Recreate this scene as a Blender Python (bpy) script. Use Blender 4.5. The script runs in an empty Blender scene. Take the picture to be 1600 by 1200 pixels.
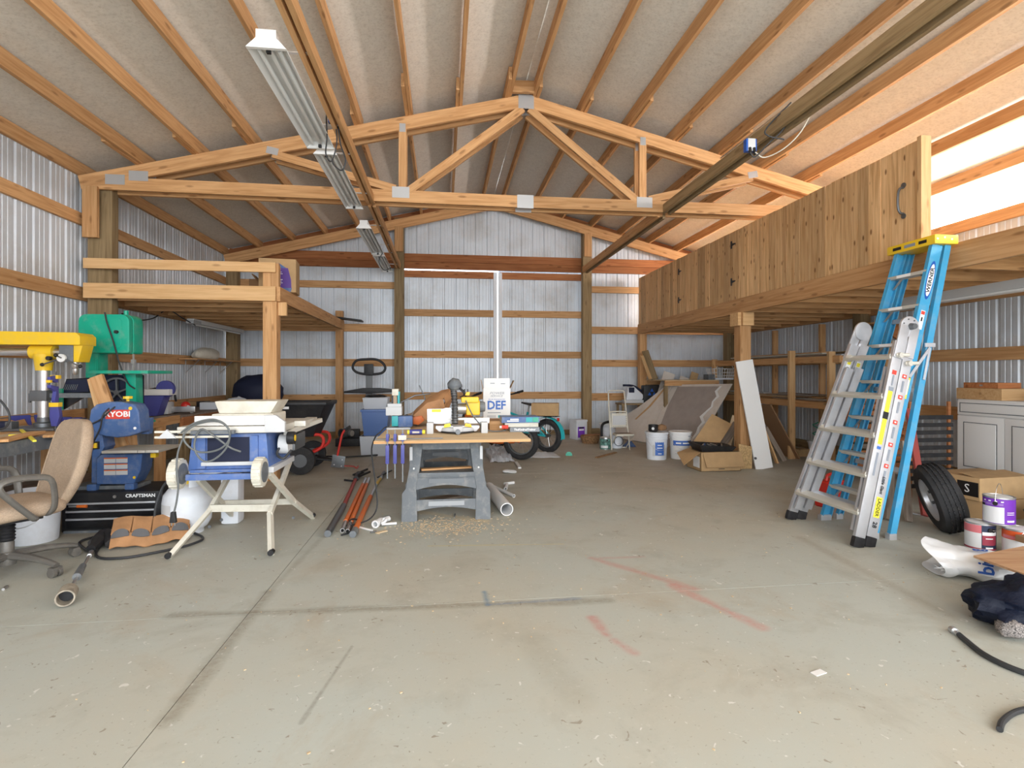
import bpy, bmesh, math, random
from mathutils import Vector, Matrix, noise
rnd = random.Random(7)
sc = bpy.context.scene
COL = sc.collection
# ---------------------------------------------------------------- camera
F_PX, HY, YAW, H = 840.0, 585.0, math.radians(7.2), 1.22
cd = bpy.data.cameras.new('camera'); cam = bpy.data.objects.new('camera', cd); COL.objects.link(cam)
cd.sensor_fit = 'HORIZONTAL'; cd.sensor_width = 36.0; cd.lens = F_PX/1600*36
cd.shift_y = -(600-HY)/1600; cd.clip_start = 0.05; cd.clip_end = 300
cam.location = (0, 0, H); cam.rotation_euler = (math.pi/2, 0, -YAW)
sc.camera = cam
# ---------------------------------------------------------------- world, lamps, exposure
w = bpy.data.worlds.new('world'); sc.world = w; w.use_nodes = True
bg = w.node_tree.nodes['Background']; bg.inputs[0].default_value = (0.86, 0.93, 1.0, 1); bg.inputs[1].default_value = 3.0
SUN_ON = False
def area_light(name, loc, rot, sx, sy, power, col):
    l = bpy.data.lights.new(name, 'AREA'); l.shape = 'RECTANGLE'; l.size = sx; l.size_y = sy
    l.energy = power; l.color = col
    o = bpy.data.objects.new(name, l); COL.objects.link(o); o.location = loc; o.rotation_euler = rot
    return o
# daylight of the wide open door behind the camera
area_light('doorway_daylight', (1.0, -3.6, 2.0), (math.radians(-90+180), 0, 0), 8.5, 3.4, 420, (0.95, 0.98, 1.0))
sc.view_settings.view_transform = 'Standard'; sc.view_settings.look = 'None'
sc.view_settings.gamma = 1.0; sc.view_settings.use_curve_mapping = False
sc.view_settings.exposure = 0.22
WINDOW_GLOW = 17.0
# ---------------------------------------------------------------- projection helpers (world points from measured directions)
FW = Vector((math.sin(YAW), math.cos(YAW), 0)); RT = Vector((math.cos(YAW), -math.sin(YAW), 0)); CAM = Vector((0, 0, H))
def ray(px, py): return FW + RT*((px-800)/F_PX) + Vector((0, 0, (HY-py)/F_PX))
def PZ(px, py, z=0.0):
    d = ray(px, py); return CAM + d*((z-H)/d.z)
def PY(px, py, y):
    d = ray(px, py); return CAM + d*(y/d.y)
def PX(px, py, x):
    d = ray(px, py); return CAM + d*(x/d.x)
def PD(px, py, dep): return CAM + ray(px, py)*dep
def DEP(p): return (Vector(p)-CAM).dot(FW)
# ---------------------------------------------------------------- materials
MATS = {}
def mat(name, col=(0.5, 0.5, 0.5), rough=0.6, metal=0.0, spec=0.5, emit=None, es=0.0, trans=0.0, alpha=1.0, coat=0.0,
        vary=0.0, vscale=20.0, bump=0.0, bscale=60.0, ior=1.45, objvar=0.0, dirt=None, dirt_amt=0.0, dscale=6.0, detail=4.0):
    m = bpy.data.materials.new(name); m.use_nodes = True
    nt = m.node_tree; n = nt.nodes; L = nt.links; b = n['Principled BSDF']
    b.inputs['Base Color'].default_value = (*col, 1); b.inputs['Roughness'].default_value = rough
    b.inputs['Metallic'].default_value = metal; b.inputs['Specular IOR Level'].default_value = spec
    b.inputs['IOR'].default_value = ior; b.inputs['Transmission Weight'].default_value = trans
    b.inputs['Alpha'].default_value = alpha; b.inputs['Coat Weight'].default_value = coat
    if emit: b.inputs['Emission Color'].default_value = (*emit, 1); b.inputs['Emission Strength'].default_value = es
    tc = n.new('ShaderNodeTexCoord'); src = None
    def mixc(a, bcol, fac):
        mx = n.new('ShaderNodeMix'); mx.data_type = 'RGBA'
        if hasattr(a, 'is_linked'): L.new(a, mx.inputs[6])
        else: mx.inputs[6].default_value = (*a, 1)
        mx.inputs[7].default_value = (*bcol, 1); L.new(fac, mx.inputs[0]); return mx.outputs[2]
    cur = col
    if vary > 0:
        nz = n.new('ShaderNodeTexNoise'); nz.inputs['Scale'].default_value = vscale; nz.inputs['Detail'].default_value = detail
        L.new(tc.outputs['Object'], nz.inputs['Vector'])
        r = n.new('ShaderNodeMapRange'); r.inputs[1].default_value = 0.35; r.inputs[2].default_value = 0.65
        L.new(nz.outputs[0], r.inputs[0])
        cur = mixc(tuple(min(1, c*(1+vary)) for c in col), tuple(c*(1-vary) for c in col), r.outputs[0])
    if dirt:
        nz = n.new('ShaderNodeTexNoise'); nz.inputs['Scale'].default_value = dscale; nz.inputs['Detail'].default_value = 6; nz.inputs['Roughness'].default_value = 0.65
        L.new(tc.outputs['Object'], nz.inputs['Vector'])
        r = n.new('ShaderNodeMapRange'); r.inputs[1].default_value = 0.48; r.inputs[2].default_value = 0.68; r.inputs[4].default_value = dirt_amt
        L.new(nz.outputs[0], r.inputs[0]); cur = mixc(cur, dirt, r.outputs[0])
    if objvar > 0:
        oi = n.new('ShaderNodeObjectInfo'); h = n.new('ShaderNodeHueSaturation')
        r = n.new('ShaderNodeMapRange'); r.inputs[3].default_value = 1-objvar; r.inputs[4].default_value = 1+objvar
        L.new(oi.outputs['Random'], r.inputs[0]); L.new(r.outputs[0], h.inputs['Value'])
        if hasattr(cur, 'is_linked'): L.new(cur, h.inputs['Color'])
        else: h.inputs['Color'].default_value = (*cur, 1)
        cur = h.outputs[0]
    if hasattr(cur, 'is_linked'): L.new(cur, b.inputs['Base Color'])
    if bump > 0:
        nz = n.new('ShaderNodeTexNoise'); nz.inputs['Scale'].default_value = bscale; nz.inputs['Detail'].default_value = 3
        L.new(tc.outputs['Object'], nz.inputs['Vector'])
        bp = n.new('ShaderNodeBump'); bp.inputs['Strength'].default_value = bump; bp.inputs['Distance'].default_value = 0.01
        L.new(nz.outputs[0], bp.inputs['Height']); L.new(bp.outputs[0], b.inputs['Normal'])
    MATS[name] = m; return m
def wood(name, c1, c2, knots=0.6, objvar=0.16, scale=1.0, rough=0.7, kn=(3.2, 11)):
    """grain along the object's own X axis"""
    m = bpy.data.materials.new(name); m.use_nodes = True; nt = m.node_tree; n = nt.nodes; L = nt.links; b = n['Principled BSDF']
    b.inputs['Roughness'].default_value = rough; b.inputs['Specular IOR Level'].default_value = 0.25
    tc = n.new('ShaderNodeTexCoord'); oi = n.new('ShaderNodeObjectInfo')
    off = n.new('ShaderNodeVectorMath'); off.operation = 'SCALE'; off.inputs[0].default_value = (17, 9, 5); L.new(oi.outputs['Random'], off.inputs[3])
    add = n.new('ShaderNodeVectorMath'); add.operation = 'ADD'; L.new(tc.outputs['Object'], add.inputs[0]); L.new(off.outputs[0], add.inputs[1])
    mp = n.new('ShaderNodeMapping'); mp.inputs['Scale'].default_value = (1.3*scale, 22*scale, 22*scale); L.new(add.outputs[0], mp.inputs[0])
    nz = n.new('ShaderNodeTexNoise'); nz.inputs['Scale'].default_value = 1.6; nz.inputs['Detail'].default_value = 5; nz.inputs['Distortion'].default_value = 0.6; L.new(mp.outputs[0], nz.inputs['Vector'])
    cr = n.new('ShaderNodeValToRGB'); cr.color_ramp.elements[0].position = 0.33; cr.color_ramp.elements[0].color = (*c2, 1)
    cr.color_ramp.elements[1].position = 0.62; cr.color_ramp.elements[1].color = (*c1, 1); L.new(nz.outputs[0], cr.inputs[0])
    mp2 = n.new('ShaderNodeMapping'); mp2.inputs['Scale'].default_value = (kn[0], kn[1], kn[1]); L.new(add.outputs[0], mp2.inputs[0])
    vo = n.new('ShaderNodeTexVoronoi'); vo.inputs['Scale'].default_value = 1.0; L.new(mp2.outputs[0], vo.inputs['Vector'])
    r = n.new('ShaderNodeMapRange'); r.inputs[1].default_value = 0.10; r.inputs[2].default_value = 0.20; r.inputs[3].default_value = knots; r.inputs[4].default_value = 0; L.new(vo.outputs['Distance'], r.inputs[0])
    mx = n.new('ShaderNodeMix'); mx.data_type = 'RGBA'; L.new(r.outputs[0], mx.inputs[0]); L.new(cr.outputs[0], mx.inputs[6]); mx.inputs[7].default_value = (c2[0]*.38, c2[1]*.3, c2[2]*.25, 1)
    h = n.new('ShaderNodeHueSaturation'); r2 = n.new('ShaderNodeMapRange'); r2.inputs[3].default_value = 1-objvar; r2.inputs[4].default_value = 1+objvar
    L.new(oi.outputs['Random'], r2.inputs[0]); L.new(r2.outputs[0], h.inputs['Value']); L.new(mx.outputs[2], h.inputs['Color'])
    L.new(h.outputs[0], b.inputs['Base Color'])
    bp = n.new('ShaderNodeBump'); bp.inputs['Strength'].default_value = 0.15; bp.inputs['Distance'].default_value = 0.004; L.new(nz.outputs[0], bp.inputs['Height']); L.new(bp.outputs[0], b.inputs['Normal'])
    MATS[name] = m; return m
def M(name): return MATS[name]
# ---------------------------------------------------------------- mesh builder
WM = {}
def frame_of(d, up=None):
    x = Vector(d).normalized(); u = Vector(up) if up else (Vector((0, 0, 1)) if abs(x.z) < 0.9 else Vector((0, 1, 0)))
    y = u.cross(x).normalized(); z = x.cross(y)
    return Matrix((x, y, z)).transposed()
def smoothstep(t): t = max(0, min(1, t)); return t*t*(3-2*t)
class B:
    def __init__(s): s.v = []; s.f = []; s.m = []; s.cm = 0
    def add(s, vs, fs):
        o = len(s.v); s.v += [Vector(p) for p in vs]; s.f += [tuple(i+o for i in f) for f in fs]; s.m += [s.cm]*len(fs); return s
    def mi(s, i): s.cm = i; return s
    def box(s, c, sz, R=None, taper=None):
        c = Vector(c); hx, hy, hz = sz[0]/2, sz[1]/2, sz[2]/2; tx, ty = taper or (1, 1)
        vs = [Vector((x*hx*(tx if z > 0 else 1), y*hy*(ty if z > 0 else 1), z*hz)) for z in (-1, 1) for y in (-1, 1) for x in (-1, 1)]
        if R is not None: vs = [R @ p for p in vs]
        return s.add([p+c for p in vs], [(0, 2, 3, 1), (4, 5, 7, 6), (0, 1, 5, 4), (2, 6, 7, 3), (0, 4, 6, 2), (1, 3, 7, 5)])
    def bb(s, lo, hi):
        return s.box([(a+b)/2 for a, b in zip(lo, hi)], [abs(b-a) for a, b in zip(lo, hi)])
    def bar(s, p0, p1, w, h, up=None):
        p0 = Vector(p0); p1 = Vector(p1); R = frame_of(p1-p0, up)
        return s.box((p0+p1)/2, ((p1-p0).length, w, h), R)
    def cyl(s, p0, p1, r0, r1=None, n=16, cap=True):
        p0 = Vector(p0); p1 = Vector(p1); r1 = r0 if r1 is None else r1; R = frame_of(p1-p0); y = R.col[1]; z = R.col[2]
        vs = []; 
        for p, r in ((p0, r0), (p1, r1)):
            for i in range(n): a = 2*math.pi*i/n; vs.append(p+y*math.cos(a)*r+z*math.sin(a)*r)
        fs = [(i, (i+1) % n, n+(i+1) % n, n+i) for i in range(n)]
        if cap: fs += [tuple(range(n-1, -1, -1)), tuple(range(n, 2*n))]
        return s.add(vs, fs)
    def pipe(s, p0, p1, ro, ri, n=24):
        p0 = Vector(p0); p1 = Vector(p1); R = frame_of(p1-p0); y = R.col[1]; z = R.col[2]; vs = []
        for p, r in ((p0, ro), (p1, ro), (p1, ri), (p0, ri)):
            for i in range(n): a = 2*math.pi*i/n; vs.append(p+y*math.cos(a)*r+z*math.sin(a)*r)
        fs = [(k*n+i, k*n+(i+1) % n, ((k+1) % 4)*n+(i+1) % n, ((k+1) % 4)*n+i) for k in range(4) for i in range(n)]
        return s.add(vs, fs)
    def tube(s, pts, r, n=8, closed=False, sub=0, flat=None):
        P = [Vector(p) for p in pts]
        if sub: P = spline(P, sub, closed)
        rr = r if isinstance(r, (list, tuple)) else [r]*len(P)
        if len(rr) != len(P): rr = [rr[min(len(rr)-1, int(i*(len(rr)-1)/(len(P)-1)+.5))] for i in range(len(P))]
        N = len(P); vs = []; up = None
        for i in range(N):
            if closed: t = P[(i+1) % N]-P[i-1]
            else: t = P[min(i+1, N-1)]-P[max(i-1, 0)]
            if t.length < 1e-9: t = Vector((0, 0, 1))
            t.normalize()
            if up is None: up = Vector((0, 0, 1)) if abs(t.z) < .9 else Vector((1, 0, 0))
            y = up.cross(t)
            if y.length < 1e-6: y = Vector((1, 0, 0)).cross(t)
            y.normalize(); up = t.cross(y).normalized()
            for k in range(n):
                a = 2*math.pi*(k+.5)/n
                vs.append(P[i]+y*math.cos(a)*rr[i]*(flat[0] if flat else 1)+up*math.sin(a)*rr[i]*(flat[1] if flat else 1))
        fs = []
        for i in range(N if closed else N-1):
            j = (i+1) % N
            for k in range(n): fs.append((i*n+k, i*n+(k+1) % n, j*n+(k+1) % n, j*n+k))
        if not closed: fs += [tuple(range(n-1, -1, -1)), tuple((N-1)*n+k for k in range(n))]
        return s.add(vs, fs)
    def lathe(s, prof, c=(0, 0, 0), R=None, n=24, sc=(1, 1), close=False):
        c = Vector(c); vs = []
        for r, z in prof:
            for i in range(n):
                a = 2*math.pi*i/n; p = Vector((r*math.cos(a)*sc[0], r*math.sin(a)*sc[1], z)); vs.append((R @ p if R is not None else p)+c)
        m = len(prof); fs = [(k*n+i, k*n+(i+1) % n, (k+1)*n+(i+1) % n, (k+1)*n+i) for k in range(m-1) for i in range(n)]
        if close: fs += [((m-1)*n+i, (m-1)*n+(i+1) % n, (i+1) % n, i) for i in range(n)]
        elif True:
            if prof[0][0] > 1e-6: fs.append(tuple(range(n-1, -1, -1)))
            if prof[-1][0] > 1e-6: fs.append(tuple((m-1)*n+i for i in range(n)))
        return s.add(vs, fs)
    def open_lathe(s, prof, c=(0, 0, 0), R=None, n=24, sc=(1, 1)):
        c = Vector(c); vs = []
        for r, z in prof:
            for i in range(n):
                a = 2*math.pi*i/n; p = Vector((r*math.cos(a)*sc[0], r*math.sin(a)*sc[1], z)); vs.append((R @ p if R is not None else p)+c)
        m = len(prof); return s.add(vs, [(k*n+i, k*n+(i+1) % n, (k+1)*n+(i+1) % n, (k+1)*n+i) for k in range(m-1) for i in range(n)])
    def prism(s, poly, d0, d1, R=None, c=(0, 0, 0)):
        """2D polygon (a,b) extruded along the third axis; default plane XZ, depth along Y"""
        c = Vector(c); n = len(poly); vs = []
        for d in (d0, d1):
            for a, b in poly: p = Vector((a, d, b)); vs.append((R @ p if R is not None else p)+c)
        fs = [tuple(range(n)), tuple(range(2*n-1, n-1, -1))]+[(i, n+i, n+(i+1) % n, (i+1) % n) for i in range(n)]
        return s.add(vs, fs)
    def sph(s, c, r, n=14, m=9, sc=(1, 1, 1), R=None):
        c = Vector(c); vs = []; fs = []
        for j in range(m+1):
            t = math.pi*j/m
            for i in range(n):
                a = 2*math.pi*i/n; p = Vector((r*math.sin(t)*math.cos(a)*sc[0], r*math.sin(t)*math.sin(a)*sc[1], r*math.cos(t)*sc[2])); vs.append((R @ p if R is not None else p)+c)
        for j in range(m):
            for i in range(n): fs.append((j*n+i, (j+1)*n+i, (j+1)*n+(i+1) % n, j*n+(i+1) % n))
        return s.add(vs, fs)
    def grid(s, fn, nu, nv):
        vs = [fn(i/nu, j/nv) for j in range(nv+1) for i in range(nu+1)]
        return s.add(vs, [(j*(nu+1)+i, j*(nu+1)+i+1, (j+1)*(nu+1)+i+1, (j+1)*(nu+1)+i) for j in range(nv) for i in range(nu)])
    def xf(s, Mx): s.v = [Mx @ p for p in s.v]; return s
    def mk(s, name, mt, parent=None, world=False, smooth=35, bevel=0.0, bseg=2, solid=0.0, subsurf=0, fix=True):
        """mesh in the parent's local frame (world=True: in world coordinates)"""
        me = bpy.data.meshes.new(name); PW = WM.get(parent.name) if parent else Matrix()
        vs = s.v
        if world and parent: inv = PW.inverted(); vs = [inv @ p for p in vs]
        me.from_pydata([tuple(p) for p in vs], [], s.f)
        ms = mt if isinstance(mt, (list, tuple)) else [mt]
        for q in ms: me.materials.append(M(q) if isinstance(q, str) else q)
        if len(ms) > 1: me.polygons.foreach_set('material_index', s.m)
        bm = bmesh.new(); bm.from_mesh(me)
        bmesh.ops.remove_doubles(bm, verts=bm.verts, dist=1e-6)
        if fix: bmesh.ops.recalc_face_normals(bm, faces=bm.faces)
        if bevel > 0:
            es = [e for e in bm.edges if len(e.link_faces) == 2 and e.calc_face_angle(0) > 0.6]
            if es: bmesh.ops.bevel(bm, geom=es, offset=bevel, segments=bseg, profile=0.7, affect='EDGES', clamp_overlap=True)
        if solid: bmesh.ops.solidify(bm, geom=bm.faces[:], thickness=solid)
        bm.to_mesh(me); bm.free()
        if smooth:
            me.polygons.foreach_set('use_smooth', [True]*len(me.polygons)); me.set_sharp_from_angle(angle=math.radians(smooth))
        o = bpy.data.objects.new(name, me); COL.objects.link(o)
        if parent: o.parent = parent
        if subsurf: md = o.modifiers.new('sub', 'SUBSURF'); md.levels = md.render_levels = subsurf
        WM[o.name] = PW.copy(); return o
def spline(P, sub, closed=False):
    out = []; N = len(P)
    for i in range(N if closed else N-1):
        p0 = P[i-1] if (i > 0 or closed) else P[0]*2-P[1]; p1 = P[i]; p2 = P[(i+1) % N]
        p3 = P[(i+2) % N] if (i+2 < N or closed) else P[-1]*2-P[-2]
        for k in range(sub):
            t = k/sub; out.append(0.5*((2*p1)+(p2-p0)*t+(2*p0-5*p1+4*p2-p3)*t*t+(3*p1-p0-3*p2+p3)*t**3))
    if not closed: out.append(P[-1])
    return out
def thing(name, label, cat, loc=(0, 0, 0), rz=0.0, group=None):
    o = bpy.data.objects.new(name, None); COL.objects.link(o); o.empty_display_size = 0.1
    o.location = loc; o.rotation_euler = (0, 0, rz); o['label'] = label; o['category'] = cat
    if group: o['group'] = group
    WM[o.name] = Matrix.Translation(Vector(loc)) @ Matrix.Rotation(rz, 4, 'Z'); return o
def tag(o, label, cat, group=None):
    o['label'] = label; o['category'] = cat
    if group: o['group'] = group
    return o
def struct(o): o['kind'] = 'structure'; return o
def lab(o, label): o['label'] = label; return o
BOXM = {}
def beam(name, p0, p1, w, h, mt='wood', parent=None, up=None, local=False, bev=0.0):
    """timber with its own axes (grain follows); w across, h along 'up'"""
    p0 = Vector(p0); p1 = Vector(p1)
    if parent and local: p0 = WM[parent.name] @ p0; p1 = WM[parent.name] @ p1
    R = frame_of(p1-p0, up); Lg = (p1-p0).length
    key = (round(Lg, 4), round(w, 4), round(h, 4), mt, bev)
    if key not in BOXM:
        t = B().box((0, 0, 0), (Lg, w, h)).mk(name, mt, bevel=bev, smooth=35 if bev else 0); BOXM[key] = t.data; o = t
    else: o = bpy.data.objects.new(name, BOXM[key]); COL.objects.link(o)
    W = Matrix.Translation((p0+p1)/2) @ R.to_4x4()
    if parent: o.parent = parent; o.matrix_local = WM[parent.name].inverted() @ W
    else: o.matrix_world = W
    WM[o.name] = W; return o
def text(s, name, size, mt, parent, W, depth=0.0006, sx=1.0, italic=0.0, bold=0.0, align='CENTER'):
    """flat lettering; W is its world matrix (text in its local XY plane, facing +Z)"""
    cu = bpy.data.curves.new(name, 'FONT'); cu.body = s; cu.size = size; cu.align_x = align; cu.align_y = 'CENTER'
    cu.extrude = depth; cu.shear = italic; cu.offset = bold; cu.resolution_u = 2
    t = bpy.data.objects.new('tmp', cu); COL.objects.link(t)
    dg = bpy.context.evaluated_depsgraph_get(); me = bpy.data.meshes.new_from_object(t.evaluated_get(dg))
    bpy.data.objects.remove(t); me.name = name; me.materials.clear(); me.materials.append(M(mt))
    o = bpy.data.objects.new(name, me); COL.objects.link(o)
    W = W @ Matrix.Diagonal((sx, 1, 1, 1)); o.parent = parent
    o.matrix_local = WM[parent.name].inverted() @ W; WM[o.name] = W; return o
def facing(p, n, up=(0, 0, 1)):
    """world matrix at p whose Z is n and Y is near up"""
    z = Vector(n).normalized(); x = Vector(up).cross(z).normalized(); y = z.cross(x)
    return Matrix.Translation(p) @ Matrix((x, y, z)).transposed().to_4x4()
def dup(root, W=None, **props):
    """copy a thing with its parts and sub-parts"""
    r = root.copy(); COL.objects.link(r)
    if W is not None: r.matrix_world = W; WM[r.name] = W
    for k, v in props.items(): r[k] = v
    def rec(src, dst):
        for ch in [c for c in src.children]:
            c = ch.copy(); COL.objects.link(c); c.parent = dst; rec(ch, c)
    rec(root, r); return r
# ================================================================ materials
wood('wood', (0.62, 0.36, 0.17), (0.47, 0.245, 0.10), knots=0.55)
wood('wood_red', (0.42, 0.17, 0.065), (0.30, 0.105, 0.038), knots=0.6)
wood('wood_old', (0.33, 0.235, 0.125), (0.22, 0.15, 0.075), knots=0.5)
wood('wood_pale', (0.66, 0.42, 0.21), (0.55, 0.32, 0.14), knots=0.5)
wood('cedar', (0.70, 0.46, 0.24), (0.50, 0.29, 0.125), knots=0.9, objvar=0.22, kn=(6, 14))
wood('plywood', (0.66, 0.52, 0.34), (0.55, 0.40, 0.24), knots=0.25, scale=0.6)
wood('wood_grey', (0.30, 0.24, 0.19), (0.19, 0.15, 0.12), knots=0.4)
mat('wall_metal', (0.66, 0.71, 0.77), rough=0.42, metal=0.15, vary=0.05, vscale=1.5, dirt=(0.36, 0.31, 0.24), dirt_amt=0.38, dscale=1.3)
mat('insulation', (0.78, 0.74, 0.67), rough=0.75, vary=0.04, vscale=14, bump=0.5, bscale=5, dirt=(0.42, 0.37, 0.29), dirt_amt=0.35, dscale=40)
mat('gusset', (0.55, 0.56, 0.57), rough=0.4, metal=0.5)
mat('white_trim', (0.80, 0.82, 0.86), rough=0.5)
mat('window_light', (0.9, 0.9, 0.9), rough=0.5, emit=(1.0, 0.94, 0.91), es=WINDOW_GLOW)
mat('gravel', (0.42, 0.40, 0.36), rough=0.95, vary=0.3, vscale=40)
# ---- concrete with stains of its own
def concrete():
    m = mat('concrete', (0.5, 0.48, 0.4), rough=0.55, spec=0.35); nt = m.node_tree; n = nt.nodes; L = nt.links; b = n['Principled BSDF']
    geo = n.new('ShaderNodeNewGeometry'); sep = n.new('ShaderNodeSeparateXYZ'); L.new(geo.outputs['Position'], sep.inputs[0])
    def nz(scale, detail=5, rough=.6, dist=0):
        t = n.new('ShaderNodeTexNoise'); t.inputs['Scale'].default_value = scale; t.inputs['Detail'].default_value = detail; t.inputs['Roughness'].default_value = rough
        t.inputs['Distortion'].default_value = dist; L.new(geo.outputs['Position'], t.inputs['Vector']); return t.outputs[0]
    def rng(x, a, b_, c=0, d=1):
        r = n.new('ShaderNodeMapRange'); r.inputs[1].default_value = a; r.inputs[2].default_value = b_; r.inputs[3].default_value = c; r.inputs[4].default_value = d; L.new(x, r.inputs[0]); return r.outputs[0]
    def mth(op, x, y=None):
        q = n.new('ShaderNodeMath'); q.operation = op
        for i, v in enumerate((x, y)):
            if v is None: continue
            if isinstance(v, (int, float)): q.inputs[i].default_value = v
            else: L.new(v, q.inputs[i])
        return q.outputs[0]
    def mix(a, col, fac):
        mx = n.new('ShaderNodeMix'); mx.data_type = 'RGBA'; L.new(fac, mx.inputs[0])
        if isinstance(a, tuple): mx.inputs[6].default_value = (*a, 1)
        else: L.new(a, mx.inputs[6])
        mx.inputs[7].default_value = (*col, 1); return mx.outputs[2]
    big = nz(0.55, 4); mid = nz(2.3, 6, .65, .4); fine = nz(28, 5, .7); warp = nz(3.0, 4)
    cur = mix((0.455, 0.475, 0.43), (0.47, 0.435, 0.35), rng(big, .42, .70))
    # warmer, browner ground towards the back of the shed
    cur = mix(cur, (0.42, 0.33, 0.235), mth('MULTIPLY', rng(sep.outputs[1], 4.5, 9, 0, .65), rng(mid, .3, .6, .6, 1)))
    cur = mix(cur, (0.33, 0.31, 0.26), rng(mid, .52, .76, 0, .6)); cur = mix(cur, (0.40, 0.33, 0.24), rng(nz(1.1, 8, .72, .8), .55, .72, 0, .55))
    cur = mix(cur, (0.62, 0.60, 0.54), rng(fine, .6, .76, 0, .35))
    cur = mix(cur, (0.22, 0.18, 0.13), rng(nz(60, 3, .6), .64, .72, 0, .5))
    cur = mix(cur, (0.20, 0.15, 0.10), rng(nz(17, 2, .5, 1.5), .70, .74, 0, .6))
    cur = mix(cur, (0.72, 0.71, 0.67), rng(nz(23, 2, .5, 1.), .70, .74, 0, .7))
    # line shaped stains: a, b world points
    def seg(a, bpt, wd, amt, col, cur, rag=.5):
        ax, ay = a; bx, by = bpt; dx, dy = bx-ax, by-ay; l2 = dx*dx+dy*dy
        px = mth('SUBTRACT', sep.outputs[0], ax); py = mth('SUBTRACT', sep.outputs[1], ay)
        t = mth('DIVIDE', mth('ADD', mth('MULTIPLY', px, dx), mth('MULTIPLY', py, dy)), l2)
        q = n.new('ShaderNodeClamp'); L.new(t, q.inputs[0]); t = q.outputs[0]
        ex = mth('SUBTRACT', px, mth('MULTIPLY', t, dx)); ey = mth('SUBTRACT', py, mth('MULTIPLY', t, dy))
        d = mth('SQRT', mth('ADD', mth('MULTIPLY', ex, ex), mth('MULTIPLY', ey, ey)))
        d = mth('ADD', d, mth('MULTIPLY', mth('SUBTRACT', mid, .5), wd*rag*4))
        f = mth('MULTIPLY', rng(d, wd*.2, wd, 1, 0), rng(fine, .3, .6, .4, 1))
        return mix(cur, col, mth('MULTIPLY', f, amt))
    g = lambda x, y: tuple(PZ(x, y)[:2])
    for a, bb, wd, am, col in [
        (g(262, 1125), g(420, 925), .055, .55, (0.20, 0.17, 0.12)), (g(270, 962), g(950, 938), .05, .55, (0.20, 0.17, 0.12)), (g(420, 925), g(505, 838), .03, .3, (0.2, .17, .12)),
        (g(470, 1130), g(550, 1010), .012, .5, (0.2, .18, .15)), (g(925, 872), g(1085, 920), .05, .45, (0.52, 0.16, 0.13)), (g(1050, 915), g(1190, 980), .05, .5, (0.55, 0.17, 0.14)),
        (g(940, 872), g(1005, 870), .03, .35, (0.52, 0.16, 0.13)), (g(925, 965), g(948, 992), .035, .5, (0.5, .14, .12)), (g(960, 1000), g(990, 1020), .035, .4, (0.5, .14, .12)),
        (g(757, 925), g(762, 945), .025, .7, (0.10, 0.2, 0.30)), (g(762, 945), g(905, 935), .018, .5, (0.2, .27, .38)), (g(670, 853), g(880, 850), .014, .5, (0.62, 0.5, .12)),
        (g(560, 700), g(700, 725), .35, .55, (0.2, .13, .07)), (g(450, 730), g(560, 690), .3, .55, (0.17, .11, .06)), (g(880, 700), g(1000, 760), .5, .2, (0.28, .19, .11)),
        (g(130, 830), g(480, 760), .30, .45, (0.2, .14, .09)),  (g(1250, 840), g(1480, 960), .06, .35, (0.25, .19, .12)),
        (g(830, 1000), g(900, 1090), .1, .3, (0.3, .27, .2)), (g(660, 800), g(760, 815), .07, .6, (0.68, .55, .34))]:
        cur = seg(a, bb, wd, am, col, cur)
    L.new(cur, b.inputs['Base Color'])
    bp = n.new('ShaderNodeBump'); bp.inputs['Strength'].default_value = .12; bp.inputs['Distance'].default_value = .004; L.new(mid, bp.inputs['Height']); L.new(bp.outputs[0], b.inputs['Normal'])
    L.new(rng(mid, .3, .7, .45, .7), b.inputs['Roughness'])
concrete(); mat('joint_dirt', (0.22, 0.19, 0.15), rough=.95)
# ================================================================ shell
XL, XR, XC, YB, YF = -3.96, 5.93, 0.985, 10.56, -3.8
SL = 0.245
def ztop(x): return 4.61-SL*abs(x-XC)          # top of the truss chords
def zroof(x): return ztop(x)+0.145              # underside of the roof blanket
# floor: base and poured slabs parted by joints
floor = struct(B().bb((XL-.15, YF, -.20), (XR+.15, YB+.15, -.004)).mk('floor', 'joint_dirt', smooth=0))
jx = PZ(420, 920).x; jy = PZ(600, 948).y
xs = [XL-.15, jx, XR+.15]; ys = [YF, jy, jy+3.65, YB+.15]
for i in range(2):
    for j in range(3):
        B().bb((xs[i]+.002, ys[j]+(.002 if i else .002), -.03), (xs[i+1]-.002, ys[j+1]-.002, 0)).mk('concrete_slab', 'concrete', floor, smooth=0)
struct(B().bb((-40, -30, -.35), (40, 45, -.22)).mk('ground_outside', 'gravel', smooth=0))
# ribbed metal sheets
def prof(wd=.914):
    """(along, depth outwards)"""
    P = []; n = 4; s = wd/n
    for i in range(n):
        a = i*s
        P += [(a, 0), (a+.014, .013), (a+.038, .013), (a+.052, 0), (a+.100, 0), (a+.104, .004), (a+.116, .004), (a+.120, 0), (a+.162, 0), (a+.166, .004), (a+.178, .004), (a+.182, 0)]
    return P+[(wd, 0)]
def sheet(parent, axis, fixed, a0, z0, ztf, out, clip=None, name='metal_panel'):
    P = [p for p in prof() if clip is None or a0+p[0] <= clip+1e-6]
    if clip is not None and a0+P[-1][0] < clip-1e-4 and len(P) < len(prof()): P.append((clip-a0, 0))
    if len(P) < 2: return
    vs = []
    for a, d in P:
        q = a0+a
        for z in (z0, ztf(q)): vs.append((q, fixed+out*d, z) if axis == 'x' else (fixed+out*d, q, z))
    b = B().add(vs, [(2*i, 2*i+2, 2*i+3, 2*i+1) for i in range(len(P)-1)])
    return b.mk(name, 'wall_metal', parent, fix=False, smooth=0)
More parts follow.
